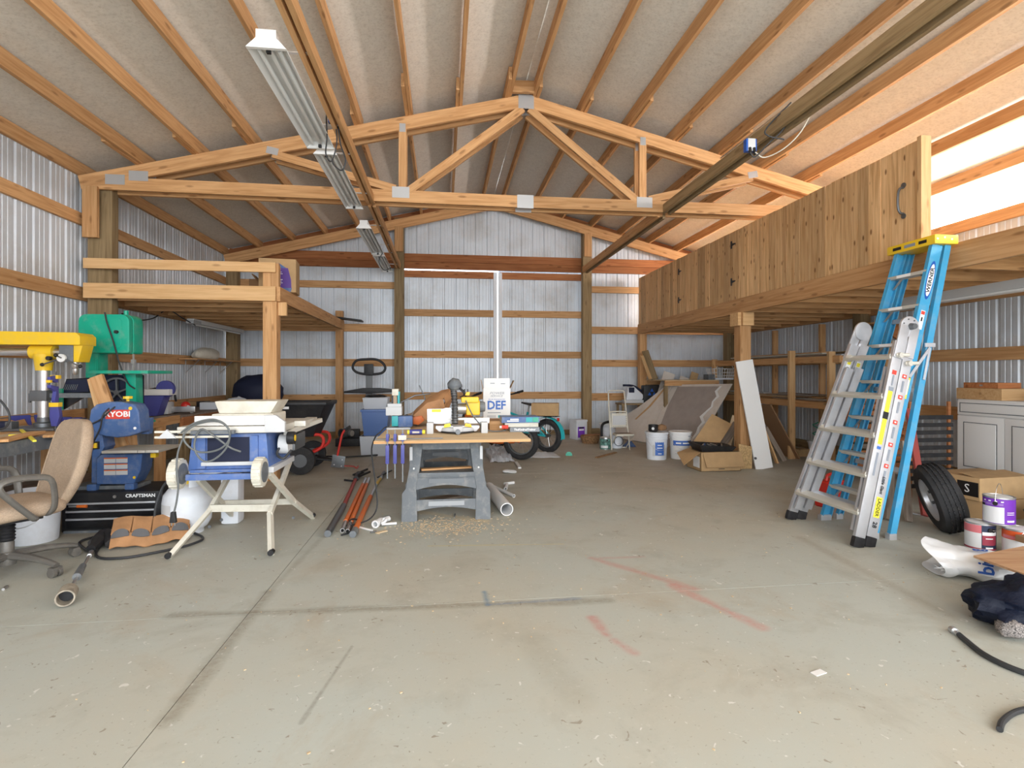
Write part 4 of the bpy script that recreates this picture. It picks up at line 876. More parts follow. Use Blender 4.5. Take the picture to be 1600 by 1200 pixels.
# ---- weed burner torch with its hose
a0 = PZ(103, 935, .04); a1 = PZ(143, 862, .03); dd = (a1-a0).normalized()
t = thing('torch_wand', 'weed burner torch wand with an open bell lying on the floor by the chair', 'torch', (a0.x, a0.y, 0)); L0 = Vector((a0.x, a0.y, 0))
q0 = a0-L0+Vector((0, 0, .01)); q1 = a1-L0
B().pipe(q0-dd*.03, q0+dd*.085, .043, .036, n=24).mk('burner_bell', 'burnt_steel', t); B().cyl(q0+dd*.035, q0+dd*.05, .036, n=20).mk('bell_shade_disc', 'black', t); B().cyl(q0+dd*.085, q0+dd*.11, .043, .02, n=20).cyl(q0+dd*.1, q1, .009, n=10).mk('wand_tube', 'steel', t)  # black disc in the bell paints the shade of its hollow inside
B().cyl(q0+dd*.33, q0+dd*.55, .022, .018, n=14).mk('grip', 'grey_plastic', t); B().cyl(q1-dd*.1, q1, .014, n=10).mk('valve', 'steel', t)
cord('gas_hose', [a1, PZ(133, 858, .012), PZ(124, 848, .012), PZ(140, 841, .012), PZ(165, 838, .012), PZ(150, 868, .012), PZ(190, 872, .012), PZ(250, 862, .012), PZ(300, 850, .012), PZ(315, 838, .012), PZ(262, 822, .012), (-2.14, 4.30, .05)], .009, 'cord_black', 'black rubber gas hose looping around the tan tool pouch', cat='hose', sub=6)
tag(B().tube([PZ(142, 858, .03), PZ(152, 846, .05), PZ(165, 836, .06), PZ(172, 850, .04)], [.03, .045, .05, .03], sub=3, n=8).mk('black_strap', 'black'), 'bunched black strap beside the tan tool pouch', 'strap')
# ---- tan tool pouch
c0 = PZ(169, 862, 0); c1 = PZ(296, 846, 0); ang = math.atan2(c1.y-c0.y, c1.x-c0.x); W_ = (c1-c0).length
t = thing('tool_pouch', 'tan canvas tool pouch with four grey lined pockets on the floor', 'tool pouch', (c0.x, c0.y, 0), ang)
def tilt(x, y, z): return Vector((x, .0+z*.75+y, .02+z*.62+.01*math.sin(x*20)))
b = B(); b.grid(lambda u, v: tilt(u*W_, .03, v*.25-.0), 14, 4); b.mk('back_panel', 'leather', t, solid=.012)
b = B(); b.grid(lambda u, v: tilt(u*W_*.98+.005, -.012-.03*math.sin(u*math.pi*4)**2*(v), v*.115+.006*math.sin(u*25)), 32, 4); b.mk('front_panel', 'leather', t, solid=.008)
for k in range(4):
    xa, xb = (k+.06)*W_/4, (k+.94)*W_/4
    B().grid(lambda u, v: tilt(xa+(xb-xa)*u, -.032-.02*math.sin(u*math.pi), .095+v*(.012+.058*math.sin(u*math.pi)**.5)), 10, 3).mk('pocket_lining', 'felt_grey', t, solid=.006)
for k in range(4):
    xa, xb = (k+.03)*W_/4, (k+.97)*W_/4
    B().grid(lambda u, v: tilt(xa+(xb-xa)*u, -.030+.045*v-.02*math.sin(u*math.pi)*(1-v), .125+.035*math.sin(u*math.pi)**.5+v*(.125-.035*math.sin(u*math.pi)**.5)), 10, 3).mk('pocket_flap', 'leather', t, solid=.006)
# ---- table saw on a folding stand
T0 = Vector((-1.45, 4.1, 0)); t = thing('table_saw', 'blue portable table saw on a cream folding leg stand', 'table saw', T0)
WT = lambda x, y, z: Vector((x, y, z))-T0
def leg(name, pts): 
    b = B()
    for q0, q1 in zip(pts, pts[1:]): b.bar(q0, q1, .028, .042, up=(0, 1, 0)); 
    for q in pts[1:-1]: b.cyl(Vector(q)+Vector((0, -.014, 0)), Vector(q)+Vector((0, .014, 0)), .021, n=10)
    o = b.mk(name, 'cream', t); o['label'] = 'cream bent steel leg'; p = pts[0]
    B().cyl((p[0], p[1]-.02, p[2]+.012), (p[0], p[1]+.02, p[2]+.012), .02, n=12).mk('foot', 'black', o); q = pts[1]; B().cyl((q[0]-.0, q[1]-.018, q[2]-.12), (q[0], q[1]-.012, q[2]-.12), .012, n=8).mk('bolt', 'dark_steel', o)
leg('leg', [WT(-1.80, 3.80, .015), WT(-1.68, 4.14, .24), WT(-1.66, 4.55, .50)]); leg('leg', [WT(-1.15, 3.78, .015), WT(-1.24, 4.05, .22), WT(-1.24, 4.55, .52)])
leg('leg', [WT(-1.72, 4.74, .015), WT(-1.70, 4.40, .22), WT(-1.68, 3.95, .50)]); leg('leg', [WT(-1.10, 4.72, .015), WT(-1.17, 4.40, .22), WT(-1.21, 3.93, .53)])
B().bar(WT(-1.68, 4.14, .25), WT(-1.23, 4.10, .25), .02, .05).mk('stretcher', 'cream', t); B().bar(WT(-1.70, 4.42, .22), WT(-1.18, 4.42, .22), .02, .045).mk('stretcher', 'cream', t)
bx = lambda a, b_: S(WT(*a), WT(*b_))
B().prism([(-1.73, .56), (-1.20, .56), (-1.22, .815), (-1.70, .815)], 3.90, 4.42, c=-T0).mk('base_housing', 'saw_blue', t, bevel=.012)
b = B()
bx((-1.66, 3.885, .58), (-1.61, 3.90, .80)).mk('base_rib', 'saw_blue', t); bx((-1.32, 3.885, .58), (-1.27, 3.90, .80)).mk('base_rib', 'saw_blue', t)
bx((-1.60, 3.893, .60), (-1.33, 3.899, .79)).mk('base_recess', 'navy', t)
bx((-1.70, 3.86, .555), (-1.24, 3.90, .575)).mk('lower_rail', 'saw_blue', t, bevel=.004)
bx((-1.63, 3.865, .60), (-1.28, 3.885, .625)).mk('cross_rail', 'grey_light', t, bevel=.004)
bx((-1.70, 3.80, .515), (-1.26, 3.83, .555)).mk('axle_beam', 'saw_blue', t, bevel=.006)
bx((-1.22, 3.90, .54), (-1.17, 4.42, .58)).mk('side_rail', 'grey_light', t, bevel=.004)
for x in (-1.755, -1.235):
    w_ = B().cyl(WT(x-.03, 3.82, .56), WT(x+.03, 3.82, .56), .095, n=28).mk('wheel', 'cream', t, bevel=.008); lab(w_, 'dusty grey treaded wheel')
    B().cyl(WT(x+.025, 3.82, .56), WT(x+.034, 3.82, .56), .07, n=24).mk('hub_cap', 'grey_plastic', w_, bevel=.003)
    for k in range(14):
        a = k*2*math.pi/14; B().box(WT(x, 3.82+.095*math.cos(a), .56+.095*math.sin(a)), (.05, .02, .012), Matrix.Rotation(a+math.pi/2, 3, 'X')).mk('tread_lug', 'cream', w_)
bx((-1.76, 3.82, .825), (-1.10, 4.50, .87)).mk('table_top', 'alu_tread', t, bevel=.006)
bx((-1.10, 4.15, .835), (-1.02, 4.52, .875)).mk('table_extension', 'alu_tread', t, bevel=.004); B().bar(WT(-1.12, 4.0, .80), WT(-.98, 4.46, .855), .03, .03).mk('extension_rail', 'alu_tread', t)
bx((-1.66, 3.84, .875), (-1.14, 3.87, .94)).mk('fence', 'white', t, bevel=.004); B().prism([(-1.20, .83), (-1.07, .83), (-1.07, .90), (-1.13, .945), (-1.20, .945)], 3.80, 3.84, c=-T0).mk('fence_head', 'grey_light', t, bevel=.005)
bx((-1.88, 3.78, .80), (-1.42, 3.80, .815)).bb(WT(-1.88, 3.78, .835), WT(-1.5, 3.80, .85)).mk('front_rail', 'cream', t, bevel=.003)
B().prism([(-1.86, .80), (-1.80, .86), (-1.74, .80)], 3.77, 3.79, c=-T0).mk('miter_gauge', 'grey_light', t, bevel=.003); bx((-1.65, 3.76, .825), (-1.38, 3.80, .85)).mk('push_stick', 'grey_plastic', t, bevel=.005)
b = B(); zc = .945
bx((-1.58, 3.90, .875), (-1.17, 4.2, .95)).mk('blade_insert', 'cream', t, bevel=.02)
sbx = S(WT(-1.57, 3.93, .95), WT(-1.16, 4.20, 1.035)); o = B().prism([(-1.54, .95), (-1.20, .95), (-1.15, 1.035), (-1.57, 1.035)], 3.93, 4.2, c=-T0).mk('blade_guard', 'cream', t, bevel=.01); lab(o, 'yellowed clear plastic blade guard')
# right side: motor, knobs
B().cyl(WT(-1.17, 4.05, .72), WT(-1.10, 4.05, .72), .07, n=20).mk('hand_wheel', 'grey_light', t, bevel=.004); B().cyl(WT(-1.10, 3.98, .77), WT(-1.05, 3.98, .77), .045, n=20).mk('bevel_knob', 'black', t, bevel=.004); B().cyl(WT(-1.052, 3.98, .77), WT(-1.047, 3.98, .77), .022, n=14).mk('knob_cap', 'yellow', t)
bx((-1.20, 4.1, .66), (-1.08, 4.4, .78)).mk('motor', 'dark_steel', t, bevel=.02); B().tube([WT(-1.15, 4.0, .72), WT(-1.17, 3.97, .66), WT(-1.12, 3.95, .63), WT(-1.08, 4.0, .68)], .009, sub=4).mk('side_hose', 'cord_black', t)
bp_ = B().add([WT(-1.218, 4.0, .60), WT(-1.218, 4.35, .60), WT(-1.218, 4.35, .65), WT(-1.218, 4.0, .65)], [(0, 1, 2, 3)]).mk('warning_label', 'grey_light', t, solid=.001)
S(WT(-1.217, 3.93, .625), WT(-1.213, 4.02, .665)).mk('brand_plate', 'print_red', t)
# coiled cords
cl = [(-1.70, .84), (-1.62, .90), (-1.50, .925), (-1.42, .88), (-1.40, .80), (-1.46, .73), (-1.58, .71), (-1.66, .76), (-1.68, .83), (-1.6, .895), (-1.47, .91), (-1.40, .85), (-1.42, .74), (-1.50, .66), (-1.57, .66), (-1.62, .75), (-1.58, .86), (-1.50, .82), (-1.40, .74), (-1.33, .71)]
cord('power_cable', [(x, 3.745-.004*(k % 3), z) for k, (x, z) in enumerate(cl)], .0065, 'cord_grey', 'grey coiled cord hanging on the front of the table saw')
cord('power_cable', [(-1.68, 3.75, .83), (-1.715, 3.74, .72), (-1.72, 3.73, .62), (-1.71, 3.73, .5), (-1.72, 3.73, .40), (-1.735, 3.73, .33)], .006, 'cord_grey', 'grey cord hanging straight down from the left of the table saw')
t = thing('cord_plug', 'black plug dangling at the end of the table saw cord', 'plug', (-1.74, 3.73, .29)); B().prism([(-.02, -.03), (.02, -.03), (.012, .04), (-.012, .04)], -.012, .012).mk('plug_body', 'black', t, bevel=.003)
for dx in (-.01, .01): S((dx-.002, -.004, -.05), (dx+.002, .004, -.03)).mk('prong', 'steel', t)
# ================================================================ CENTRE
# ---- work table: a plywood sheet on two folding sawhorses
TZ = .68
t = thing('work_table', 'plywood sheet work table top lying on two grey plastic sawhorses', 'table', (.085, 5.65, TZ))
S((-.65, -1.20, -.024), (.635, 1.20, 0)).mk('table_top', 'plywood', t, bevel=.002); S((-.65, -1.206, -.022), (.635, -1.20, -.002)).mk('front_edge', 'wood', t)
def sawhorse(y, label):
    t = thing('sawhorse', label, 'sawhorse', (.02, y, 0), 0, 'grey plastic folding sawhorses')
    for s in (-1, 1):
        yb = s*.26; yt = s*.07; lp = lambda x, z, yb=yb, yt=yt: Vector((x, yb+(yt-yb)*z/.655, z))
        for q in (-1, 1):
            b = B(); prof_ = [(0, .37, .24), (.22, .37, .25), (.26, .34, .255), (.42, .315, .225), (.655, .30, .20)]
            vs = []; nn = len(prof_)
            for z, xo, xi in prof_:
                c = lp(0, z); vs += [(q*xo, c.y-.022, z), (q*xi, c.y-.022, z), (q*xi, c.y+.022, z), (q*xo, c.y+.022, z)]
            fs = [(4*i+k, 4*i+(k+1) % 4, 4*i+4+(k+1) % 4, 4*i+4+k) for i in range(nn-1) for k in range(4)]+[(0, 1, 2, 3), (4*nn-4, 4*nn-3, 4*nn-2, 4*nn-1)]
            o = b.add(vs, fs).mk('leg', 'grey_plastic', t, bevel=.006)
            c = lp(0, .5); S((q*.30-.012 if q > 0 else q*.30-.012, c.y+s*.022-.004, .38), (q*.30+.012, c.y+s*.022+.004, .60)).mk('leg_strip', 'grey_light', o)
            c = lp(0, .42); B().cyl((q*.275, c.y-s*-.02, .42), (q*.275, c.y+s*.03, .42), .008, n=8).mk('bolt', 'white', o)
        for z0, z1, arch in ((.075, .165, .03), (.245, .345, .035)):
            n = 12; b = B(); vs = []
            for i in range(n+1):
                x = -.255+.51*i/n; zl = z0+arch*math.sin(math.pi*i/n)
                for z in (zl, z1):
                    c = lp(0, z); vs += [(x, c.y-.012, z), (x, c.y+.012, z)]
            fs = []
            for i in range(n):
                a = 4*i; fs += [(a, a+4, a+6, a+2), (a+1, a+3, a+7, a+5), (a+2, a+6, a+7, a+3), (a, a+1, a+5, a+4)]
            o = b.add(vs, fs+[(0, 2, 3, 1), (4*n, 4*n+1, 4*n+3, 4*n+2)]).mk('cross_panel', 'grey_plastic', t)
            c = lp(0, (z0+z1)/2+.012); yy_ = c.y+s*.014
            S((-.15, yy_-.003, z1-.05), (.15, yy_+.003, z1-.012)).mk('panel_recess', 'dusty_grey' if z0 < .1 else 'dark_steel', o)
        c = lp(0, .6); S((-.21, c.y-.012, .57), (.21, c.y+.012, .63)).mk('top_panel', 'grey_plastic', t, bevel=.004)
    S((-.24, -.18, .355), (.24, .18, .372)).bb((-.24, -.19, .345), (.24, -.165, .385)).mk('tray', 'grey_plastic', t, bevel=.003)
    S((-.30, -.075, .628), (.30, .075, .655)).mk('top_beam', 'grey_plastic', t, bevel=.006)
    return t
sawhorse(4.80, 'grey plastic folding sawhorse nearest the camera under the work table')
sawhorse(6.35, 'grey plastic folding sawhorse farther back under the work table')
tag(beam('scrap_board', (-.2, 4.78, .385), (.24, 4.86, .385), .06, .015, 'wood'), 'small board lying on the tray of the front sawhorse', 'board')
tag(beam('scrap_board', (-.15, 5.2, .01), (.3, 5.5, .01), .12, .02, 'wood_grey'), 'grey board on the floor between the sawhorses', 'board')
# ---- clamps on the front edge
for k, (px, L_) in enumerate(((605, .33), (617, .33), (629, .36))):
    p = PY(px, 681, 4.41); q = quick_clamp((p.x, 4.425, TZ+.03), Matrix.Rotation(math.pi/2, 3, 'Z'), L_, ['leftmost of three blue clamps hanging on the front edge of the work table', 'middle of three blue clamps hanging on the front edge of the work table', 'largest of the three hanging clamps, with a cream pad, nearest the sawhorse'][k], 'clamps hanging on the table edge')
    if k == 2: S((-.02, -.03, -.02), (.02, .035, .02)).mk('pad_cover', 'cream', q, bevel=.004)
q0, q1 = PZ(590, 681, TZ+.012), PZ(692, 680, TZ+.012)
tag(beam('steel_rule', (q0.x, 4.55, TZ+.004), (q1.x, 4.56, TZ+.004), .02, .006, 'dark_steel'), 'dark steel bar lying along the front of the work table', 'bar')
t = thing('torpedo_level', 'short blue and yellow spirit level tube on the work table', 'level', (PY(650, 672, 4.85).x, 4.85, TZ+.028))
B().cyl((-.055, 0, 0), (.055, 0, 0), .024, n=14).mk('body', 'clamp_blue', t); B().cyl((-.075, 0, 0), (-.055, 0, 0), .02, n=12).mk('end_cap', 'label_yellow', t); B().cyl((.055, 0, 0), (.08, 0, 0), .018, n=12).mk('end_cap', 'label_yellow', t); S((-.03, -.026, -.008), (.03, -.02, .008)).mk('label_plate', 'cream', t)
# ---- belt sander
t = thing('belt_sander', 'teal and grey belt sander with an upright belt on the work table', 'sander', (PY(615, 667, 5.45).x, 5.45, TZ))
def ap(px, py): p = PY(px, py, 5.38); return p.x-t.location.x, p.z-TZ
def pb(x0, y0, x1, y1, d0, d1, nm, m_, bv=.004):
    a, z1 = ap(x0, y0); b_, z0 = ap(x1, y1); return S((a, d0, z0), (b_, d1, z1)).mk(nm, m_, t, bevel=bv)
S((-.06, -.10, 0), (.17, .09, .018)).mk('base', 'grey_light', t, bevel=.004)
pb(612, 650, 622, 666, -.07, .07, 'pillar', 'teal'); S((.045, -.055, .02), (.19, .07, .13)).mk('motor', 'tool_blue', t, bevel=.02); lab(t.children[-1], 'dark blue motor')
pb(603, 636, 628, 649, -.09, .06, 'work_rest', 'grey_light', .008); pb(605, 631, 627, 636, -.05, .06, 'rest_back', 'grey_light')
pb(614, 616, 621, 637, -.03, .04, 'belt', 'tan_fabric', .002); pb(619, 612, 624, 634, -.03, .03, 'belt_frame', 'teal'); pb(612, 608, 622, 618, -.04, .04, 'belt_head', 'cream'); pb(611, 618, 614, 634, -.03, .02, 'belt_back', 'black', .002)
S((.02, -.06, .13), (.06, -.02, .20)).mk('disc_housing', 'dark_steel', t, bevel=.006)
cord('power_cable', [(PY(608, 660, 5.4).x, 5.4, TZ+.03), (PY(600, 662, 5.3).x, 5.35, TZ+.02), (PY(594, 672, 5.0).x, 5.0, TZ+.012), (-.585, 4.75, TZ+.005), (-.60, 4.6, .60), (-.58, 4.55, .45), (-.55, 4.5, .28), (-.54, 4.45, .14), (-.60, 4.45, .05), (-.72, 4.45, .012), (-.80, 4.42, .012)], .006, 'cord_black', 'black cord running off the left of the work table down to the orange poles', sub=5)
# ---- leather tool bag
t = thing('leather_apron', 'folded tan leather apron heaped behind the miter saw', 'apron', (PY(672, 662, 5.75).x, 5.75, TZ))
def lp_(px, py): p = PY(px, py, 5.70); return p.x-t.location.x, p.z-TZ
out = [lp_(*q) for q in ((641, 660), (645, 645), (665, 624), (690, 610), (704, 607), (709, 618), (700, 645), (680, 660))]
b = B(); n = len(out)
def af(u, v):
    # profile across the bag: arch in depth
    a = out[0:1]; s_ = u*(n-1); i = min(int(s_), n-2); f = s_-i
    x = out[i][0]*(1-f)+out[i+1][0]*f; z = out[i][1]*(1-f)+out[i+1][1]*f
    cxx, czz = .02, .12; k = 1-.35*abs(2*v-1)**2; dz = .01*noise.noise(Vector((u*9, v*6, 3)))
    return Vector((cxx+(x-cxx)*k, -.16+.36*v, max(.004, czz+(z-czz)*k+dz)))
B().grid(af, 28, 10).mk('hide', 'leather', t, solid=.012, smooth=50)
P = [lp_(*q) for q in ((646, 648), (668, 628), (692, 622), (697, 640), (690, 650), (660, 656))]; B().prism([(a, max(c, .01)) for a, c in P], -.17, -.14).mk('pocket', 'leather', t, bevel=.012)
P = [lp_(*q) for q in ((642, 660), (646, 650), (660, 648), (664, 655), (655, 662))]; B().prism([(a, max(c, .006)) for a, c in P], -.20, -.15).mk('tool_end', 'orange_pole', t, bevel=.008)
pA = PY(632, 640, 6.5); tag(beam('scrap_board', (-.50, 6.5, TZ+.03), (.05, 6.62, TZ+.17), .2, .02, 'plywood'), 'pale plywood offcut tilted behind the leather apron', 'board')
tag(B().tube([PY(626, 629, 5.9), PY(648, 618, 5.9), PY(672, 615, 5.95)], .007, n=6).mk('metal_rod', 'dark_steel'), 'dark metal rod sticking out above the leather apron', 'rod')
q = PY(655, 602, 6.0); tag(B().tube([q, PY(663, 619, 6.0), Vector((PY(672, 650, 6.0).x, 6.0, TZ+.006))], .006, n=6).mk('metal_rod', 'dark_steel'), 'short dark rod standing up behind the leather apron', 'rod')
t = thing('hand_plane', 'small dark and silver hand tool between the sander and the apron', 'hand tool', (PY(640, 648, 5.75).x, 5.75, TZ+.0))
S((-.06, -.03, 0), (.08, .03, .06)).mk('body', 'dark_steel', t, bevel=.01); B().cyl((.0, 0, .06), (.05, 0, .14), .022, n=10).mk('chuck', 'steel', t); B().sph((-.03, 0, .09), .03).mk('knob', 'black', t)
# ---- miter saw
MS = Vector((PY(715, 677, 4.98).x, 4.98, TZ)); t = thing('miter_saw', 'yellow and silver miter saw with a black dust hose on the work table', 'miter saw', MS)
def mp(px, py, y=4.95): p = PY(px, py, y)-MS; return p.x, p.z
x0, zb = mp(666, 677); x1, zt = mp(766, 665)
for px in (672, 757): x, z = mp(px, 670); S((x-.03, -.05, 0), (x+.03, .15, .10)).mk('base_foot', 'grey_light', t, bevel=.006)
B().lathe([(.0, .012), (.165, .012), (.17, .03), (.165, .055), (.0, .06)], c=(0, .05, 0), n=36, sc=(1, .85)).mk('turntable', 'grey_light', t, bevel=.003)
B().prism([(-.20, .045), (-.17, .015), (.17, .015), (.20, .045), (.20, .065), (-.20, .065)], -.02, .12).mk('base_casting', 'aluminium', t, bevel=.006)
B().grid(lambda u, v: Vector((.17*math.sin((u-.5)*2.2), .05-.165*math.cos((u-.5)*2.2), .010+.012*v)), 20, 1).mk('miter_scale', 'black', t, solid=.003)
B().cyl((0, -.17, .025), (0, -.10, .025), .022, n=14).mk('miter_handle', 'dark_steel', t); B().prism([(-.035, .02), (.035, .02), (.045, .07), (-.045, .07)], -.12, .03).mk('miter_arm', 'grey_light', t, bevel=.006)
for s in (-1, 1): B().prism([(s*.06, .065), (s*.13, .055), (s*.12, .085), (s*.07, .095)], -.06, -.02).mk('kerf_plate', 'label_yellow' if s < 0 else 'yellow', t, bevel=.003)
xl0, zf1 = mp(667, 640); xl1, _ = mp(706, 640); xr0, _ = mp(726, 660); xr1, zr1 = mp(766, 655)
B().prism([(xl0, .08), (xl1, .08), (xl1, mp(0, 644)[1]), (xl1-.06, mp(0, 644)[1]), (xl1-.075, zf1), (xl0, zf1)], .06, .085).mk('fence', 'aluminium', t, bevel=.004)
S((xr0, .06, .08), (xr1, .085, zr1)).mk('fence', 'aluminium', t, bevel=.004); S((xl0, .045, .115), (xr1, .06, .135)).mk('fence_rail', 'white', t, bevel=.003)
a, c = mp(674, 645); b_, d = mp(689, 641); S((a, .052, c), (b_, .061, d+.004)).mk('brand_plate', 'label_yellow', t)
# head
hp = []
for px, py, dy, r_ in ((711, 662, -.02, .028), (711, 650, .0, .030), (711, 635, .04, .030), (710, 620, .09, .031), (709, 610, .12, .035)): x, z = mp(px, py); hp.append((Vector((x, dy, z)), r_))
b = B()
for i in range(25):
    s_ = i/24*(len(hp)-1); k = min(int(s_), len(hp)-2); f = s_-k; p = hp[k][0].lerp(hp[k+1][0], f); q = hp[k][0].lerp(hp[k+1][0], min(1, f+.12)); b.cyl(p, p+Vector((0, .003, .008)), .026 if i % 2 else .031, n=14)
o = b.mk('dust_hose', 'dark_steel', t); o['kind'] = 'stuff'
tag  # ribs of the hose are one ribbed part
B().tube([h[0] for h in hp], .025, n=12, sub=3).mk('hose_core', 'black', t)
x, z = mp(711, 602); o = lump((x, .12, z), .072, .95, .8, .85, 12, .18, 18, 12).mk('dust_elbow', 'grey_plastic', t, smooth=60)
x0, z0 = mp(729, 650); x1, z1 = mp(751, 628); S((x0, .05, z0), (x1, .20, z1+.01)).mk('motor_housing', 'yellow', t, bevel=.02, bseg=3)
x0, z0 = mp(721, 630); x1, z1 = mp(749, 622); S((x0, .02, z0), (x1, .12, z1+.008)).mk('handle_housing', 'yellow', t, bevel=.016, bseg=3)
B().prism([(mp(727, 0)[0], mp(0, 622)[1]), (mp(734, 0)[0], mp(0, 622)[1]), (mp(735, 0)[0], mp(0, 616)[1]), (mp(729, 0)[0], mp(0, 616)[1])], .03, .10).mk('handle_top', 'yellow', t, bevel=.006)
x, z = mp(755, 637); B().cyl((mp(751, 0)[0], .13, z), (x+.03, .13, z), .055, .045, n=20).mk('motor_cap', 'grey_plastic', t, bevel=.006)
x, z = mp(722, 640); B().cyl((x-.05, .10, z), (mp(729, 0)[0], .10, z), .05, n=20).mk('gear_case', 'steel', t); B().cyl((x-.06, .11, z-.01), (x-.05, .11, z-.01), .085, n=36).mk('blade', 'steel', t)
x, z = mp(729, 612); B().cyl((x, .1, z-.02), (x, .1, z+.02), .022, n=12).mk('lock_knob', 'dark_steel', t); B().tube([Vector((x-.06, .1, z+.03)), Vector((x-.02, .09, z-.01)), Vector((x+.0, .09, z-.04))], .012, n=8, sub=3).mk('lever', 'black', t)
cord('power_cable', [MS+Vector((mp(728, 626)[0], .0, mp(728, 626)[1])), MS+Vector((mp(734, 640)[0], -.02, mp(734, 640)[1])), MS+Vector((mp(743, 655)[0], -.05, mp(743, 655)[1])), (PZ(755, 670, TZ).x, 5.0, TZ+.03), (PZ(770, 674, TZ).x, 4.98, TZ+.012), (PZ(787, 672, TZ).x, 5.02, TZ+.012)], .006, 'cord_grey', 'grey cord drooping from the yellow motor across the table')
S_ = S((PY(764, 672, 5.2).x, 5.15, TZ), (PY(786, 660, 5.2).x, 5.5, TZ+.09)); tag(S_.mk('wood_block', 'wood', bevel=.003), 'reddish wood block between the miter saw and the stack of books', 'block')
# ---- white box with blue print
DB = Vector((PY(777, 655, 6.1).x, 6.2, TZ)); t = thing('cardboard_box', 'tall white cardboard box printed DEF in blue on the work table', 'box', DB, -.05)
hh = PY(777, 591, 6.1).z-TZ; hb = PY(777, 607, 6.1).z-TZ
S((-.155, -.10, 0), (.155, .12, hb)).mk('carton', 'white', t, bevel=.003)
B().bar((-.148, -.097, hb+(hh-hb)/2), (.148, -.097, hb+(hh-hb)/2), .004, hh-hb).mk('front_flap', 'white', t)
B().box((.175, .0, hb+.04), (.004, .18, .11), Matrix.Rotation(.45, 3, 'Y')).mk('side_flap', 'cardboard', t); B().box((-.168, .0, hb+.045), (.004, .18, .11), Matrix.Rotation(-.2, 3, 'Y')).mk('side_flap', 'cardboard', t)
fw = lambda x, z: WM[t.name] @ facing(Vector((x, -.1012, z)), (0, -1, 0))
text('DEF', 'lettering', .135, 'print_blue', t, fw(-.005, .185), bold=.004, sx=.92)
text('BLUE', 'lettering', .062, 'print_grey', t, fw(.0, .315), italic=.25, sx=1.25) if False else text('POWER', 'lettering', .040, 'print_grey', t, fw(.0, .325), italic=.3, sx=1.2)
text('SERVICE', 'lettering', .034, 'print_grey', t, fw(-.005, .293), italic=.3, sx=1.15)
text('BLUE ENHANCED', 'lettering', .020, 'print_blue', t, fw(.0, .255), sx=1.2)
text('~ i ~', 'lettering', .02, 'print_grey', t, WM[t.name] @ facing(Vector((0, -.1005, hb+.02)), (0, -1, 0))) if False else None
for x, w_, m_ in ((-.06, .10, 'grey_light'), (.035, .04, 'teal'), (.085, .05, 'print_blue')): S((x-w_/2, -.1018, .045), (x+w_/2, -.1, .075)).mk('print_strip', m_, t)
for x, z, w_ in ((-.05, hb+.055, .05), (.07, hb+.05, .05), (-.03, .10, .15), (-.05, .03, .1)): S((x-w_/2, -.1018 if z < hb else -.1, z), (x+w_/2, -.0995, z+.008)).mk('print_line', 'print_grey', t)
# ---- books
bk = [((784, 843), 5.02, .055, 'tool_blue', 'blue spined thick book, topmost of the stack on the work table', 'AMERICAN', .062), ((789, 841), 5.04, .040, 'cream', 'white spined book in the middle of the stack on the work table', '', .040), ((797, 843), 5.0, .042, 'dark_steel', 'dark grey spined book at the bottom of the stack on the work table', 'TheKindredTrainer', .0)]
zc = TZ
for (xa, xb), y_, hh_, m_, lb, tx, _ in reversed(bk):
    a, b_ = PY(xa, 670, y_).x, PY(xb, 670, y_).x
    t = thing('book', lb, 'book', ((a+b_)/2, y_, zc), rnd.uniform(-.03, .03), 'books stacked on the work table'); w_ = (b_-a)/2
    S((-w_+.004, .003, .004), (w_-.004, .22, hh_-.004)).mk('pages', 'cream', t); B().bb((-w_, 0, 0), (w_, .225, .004)).bb((-w_, 0, hh_-.004), (w_, .225, hh_)).bb((-w_, -.003, 0), (w_, .003, hh_)).mk('cover', m_, t)
    if m_ == 'tool_blue':
        S((-.13, -.0045, .012), (-.02, -.003, .022)).mk('print_line', 'print_white', t); S((-.10, -.0045, .027), (-.02, -.003, .038)).mk('print_line', 'print_white', t)
    elif tx: text(tx, 'lettering', .026 if m_ != 'tool_blue' else .030, 'print_white', t, WM[t.name] @ facing(Vector((-.07 if m_ == 'tool_blue' else 0, -.0035, hh_/2)), (0, -1, 0)), bold=.0008)
    if m_ == 'tool_blue': S((.05, -.0045, .006), (.11, -.003, hh_-.006)).mk('spine_picture', 'teal', t); S((.115, -.0045, .006), (.17, -.003, hh_-.006)).mk('spine_picture', 'green_machine', t)
    zc += hh_+.001
t = thing('cord_plug', 'red and white plug end beside the books', 'plug', (PZ(790, 668, TZ+.05).x, 4.98, TZ+.05)); B().cyl((-.03, 0, 0), (.03, 0, .0), .018, n=10).mk('plug_body', 'print_red', t); B().cyl((-.05, 0, 0), (-.03, 0, 0), .012, n=8).mk('cap', 'white', t)
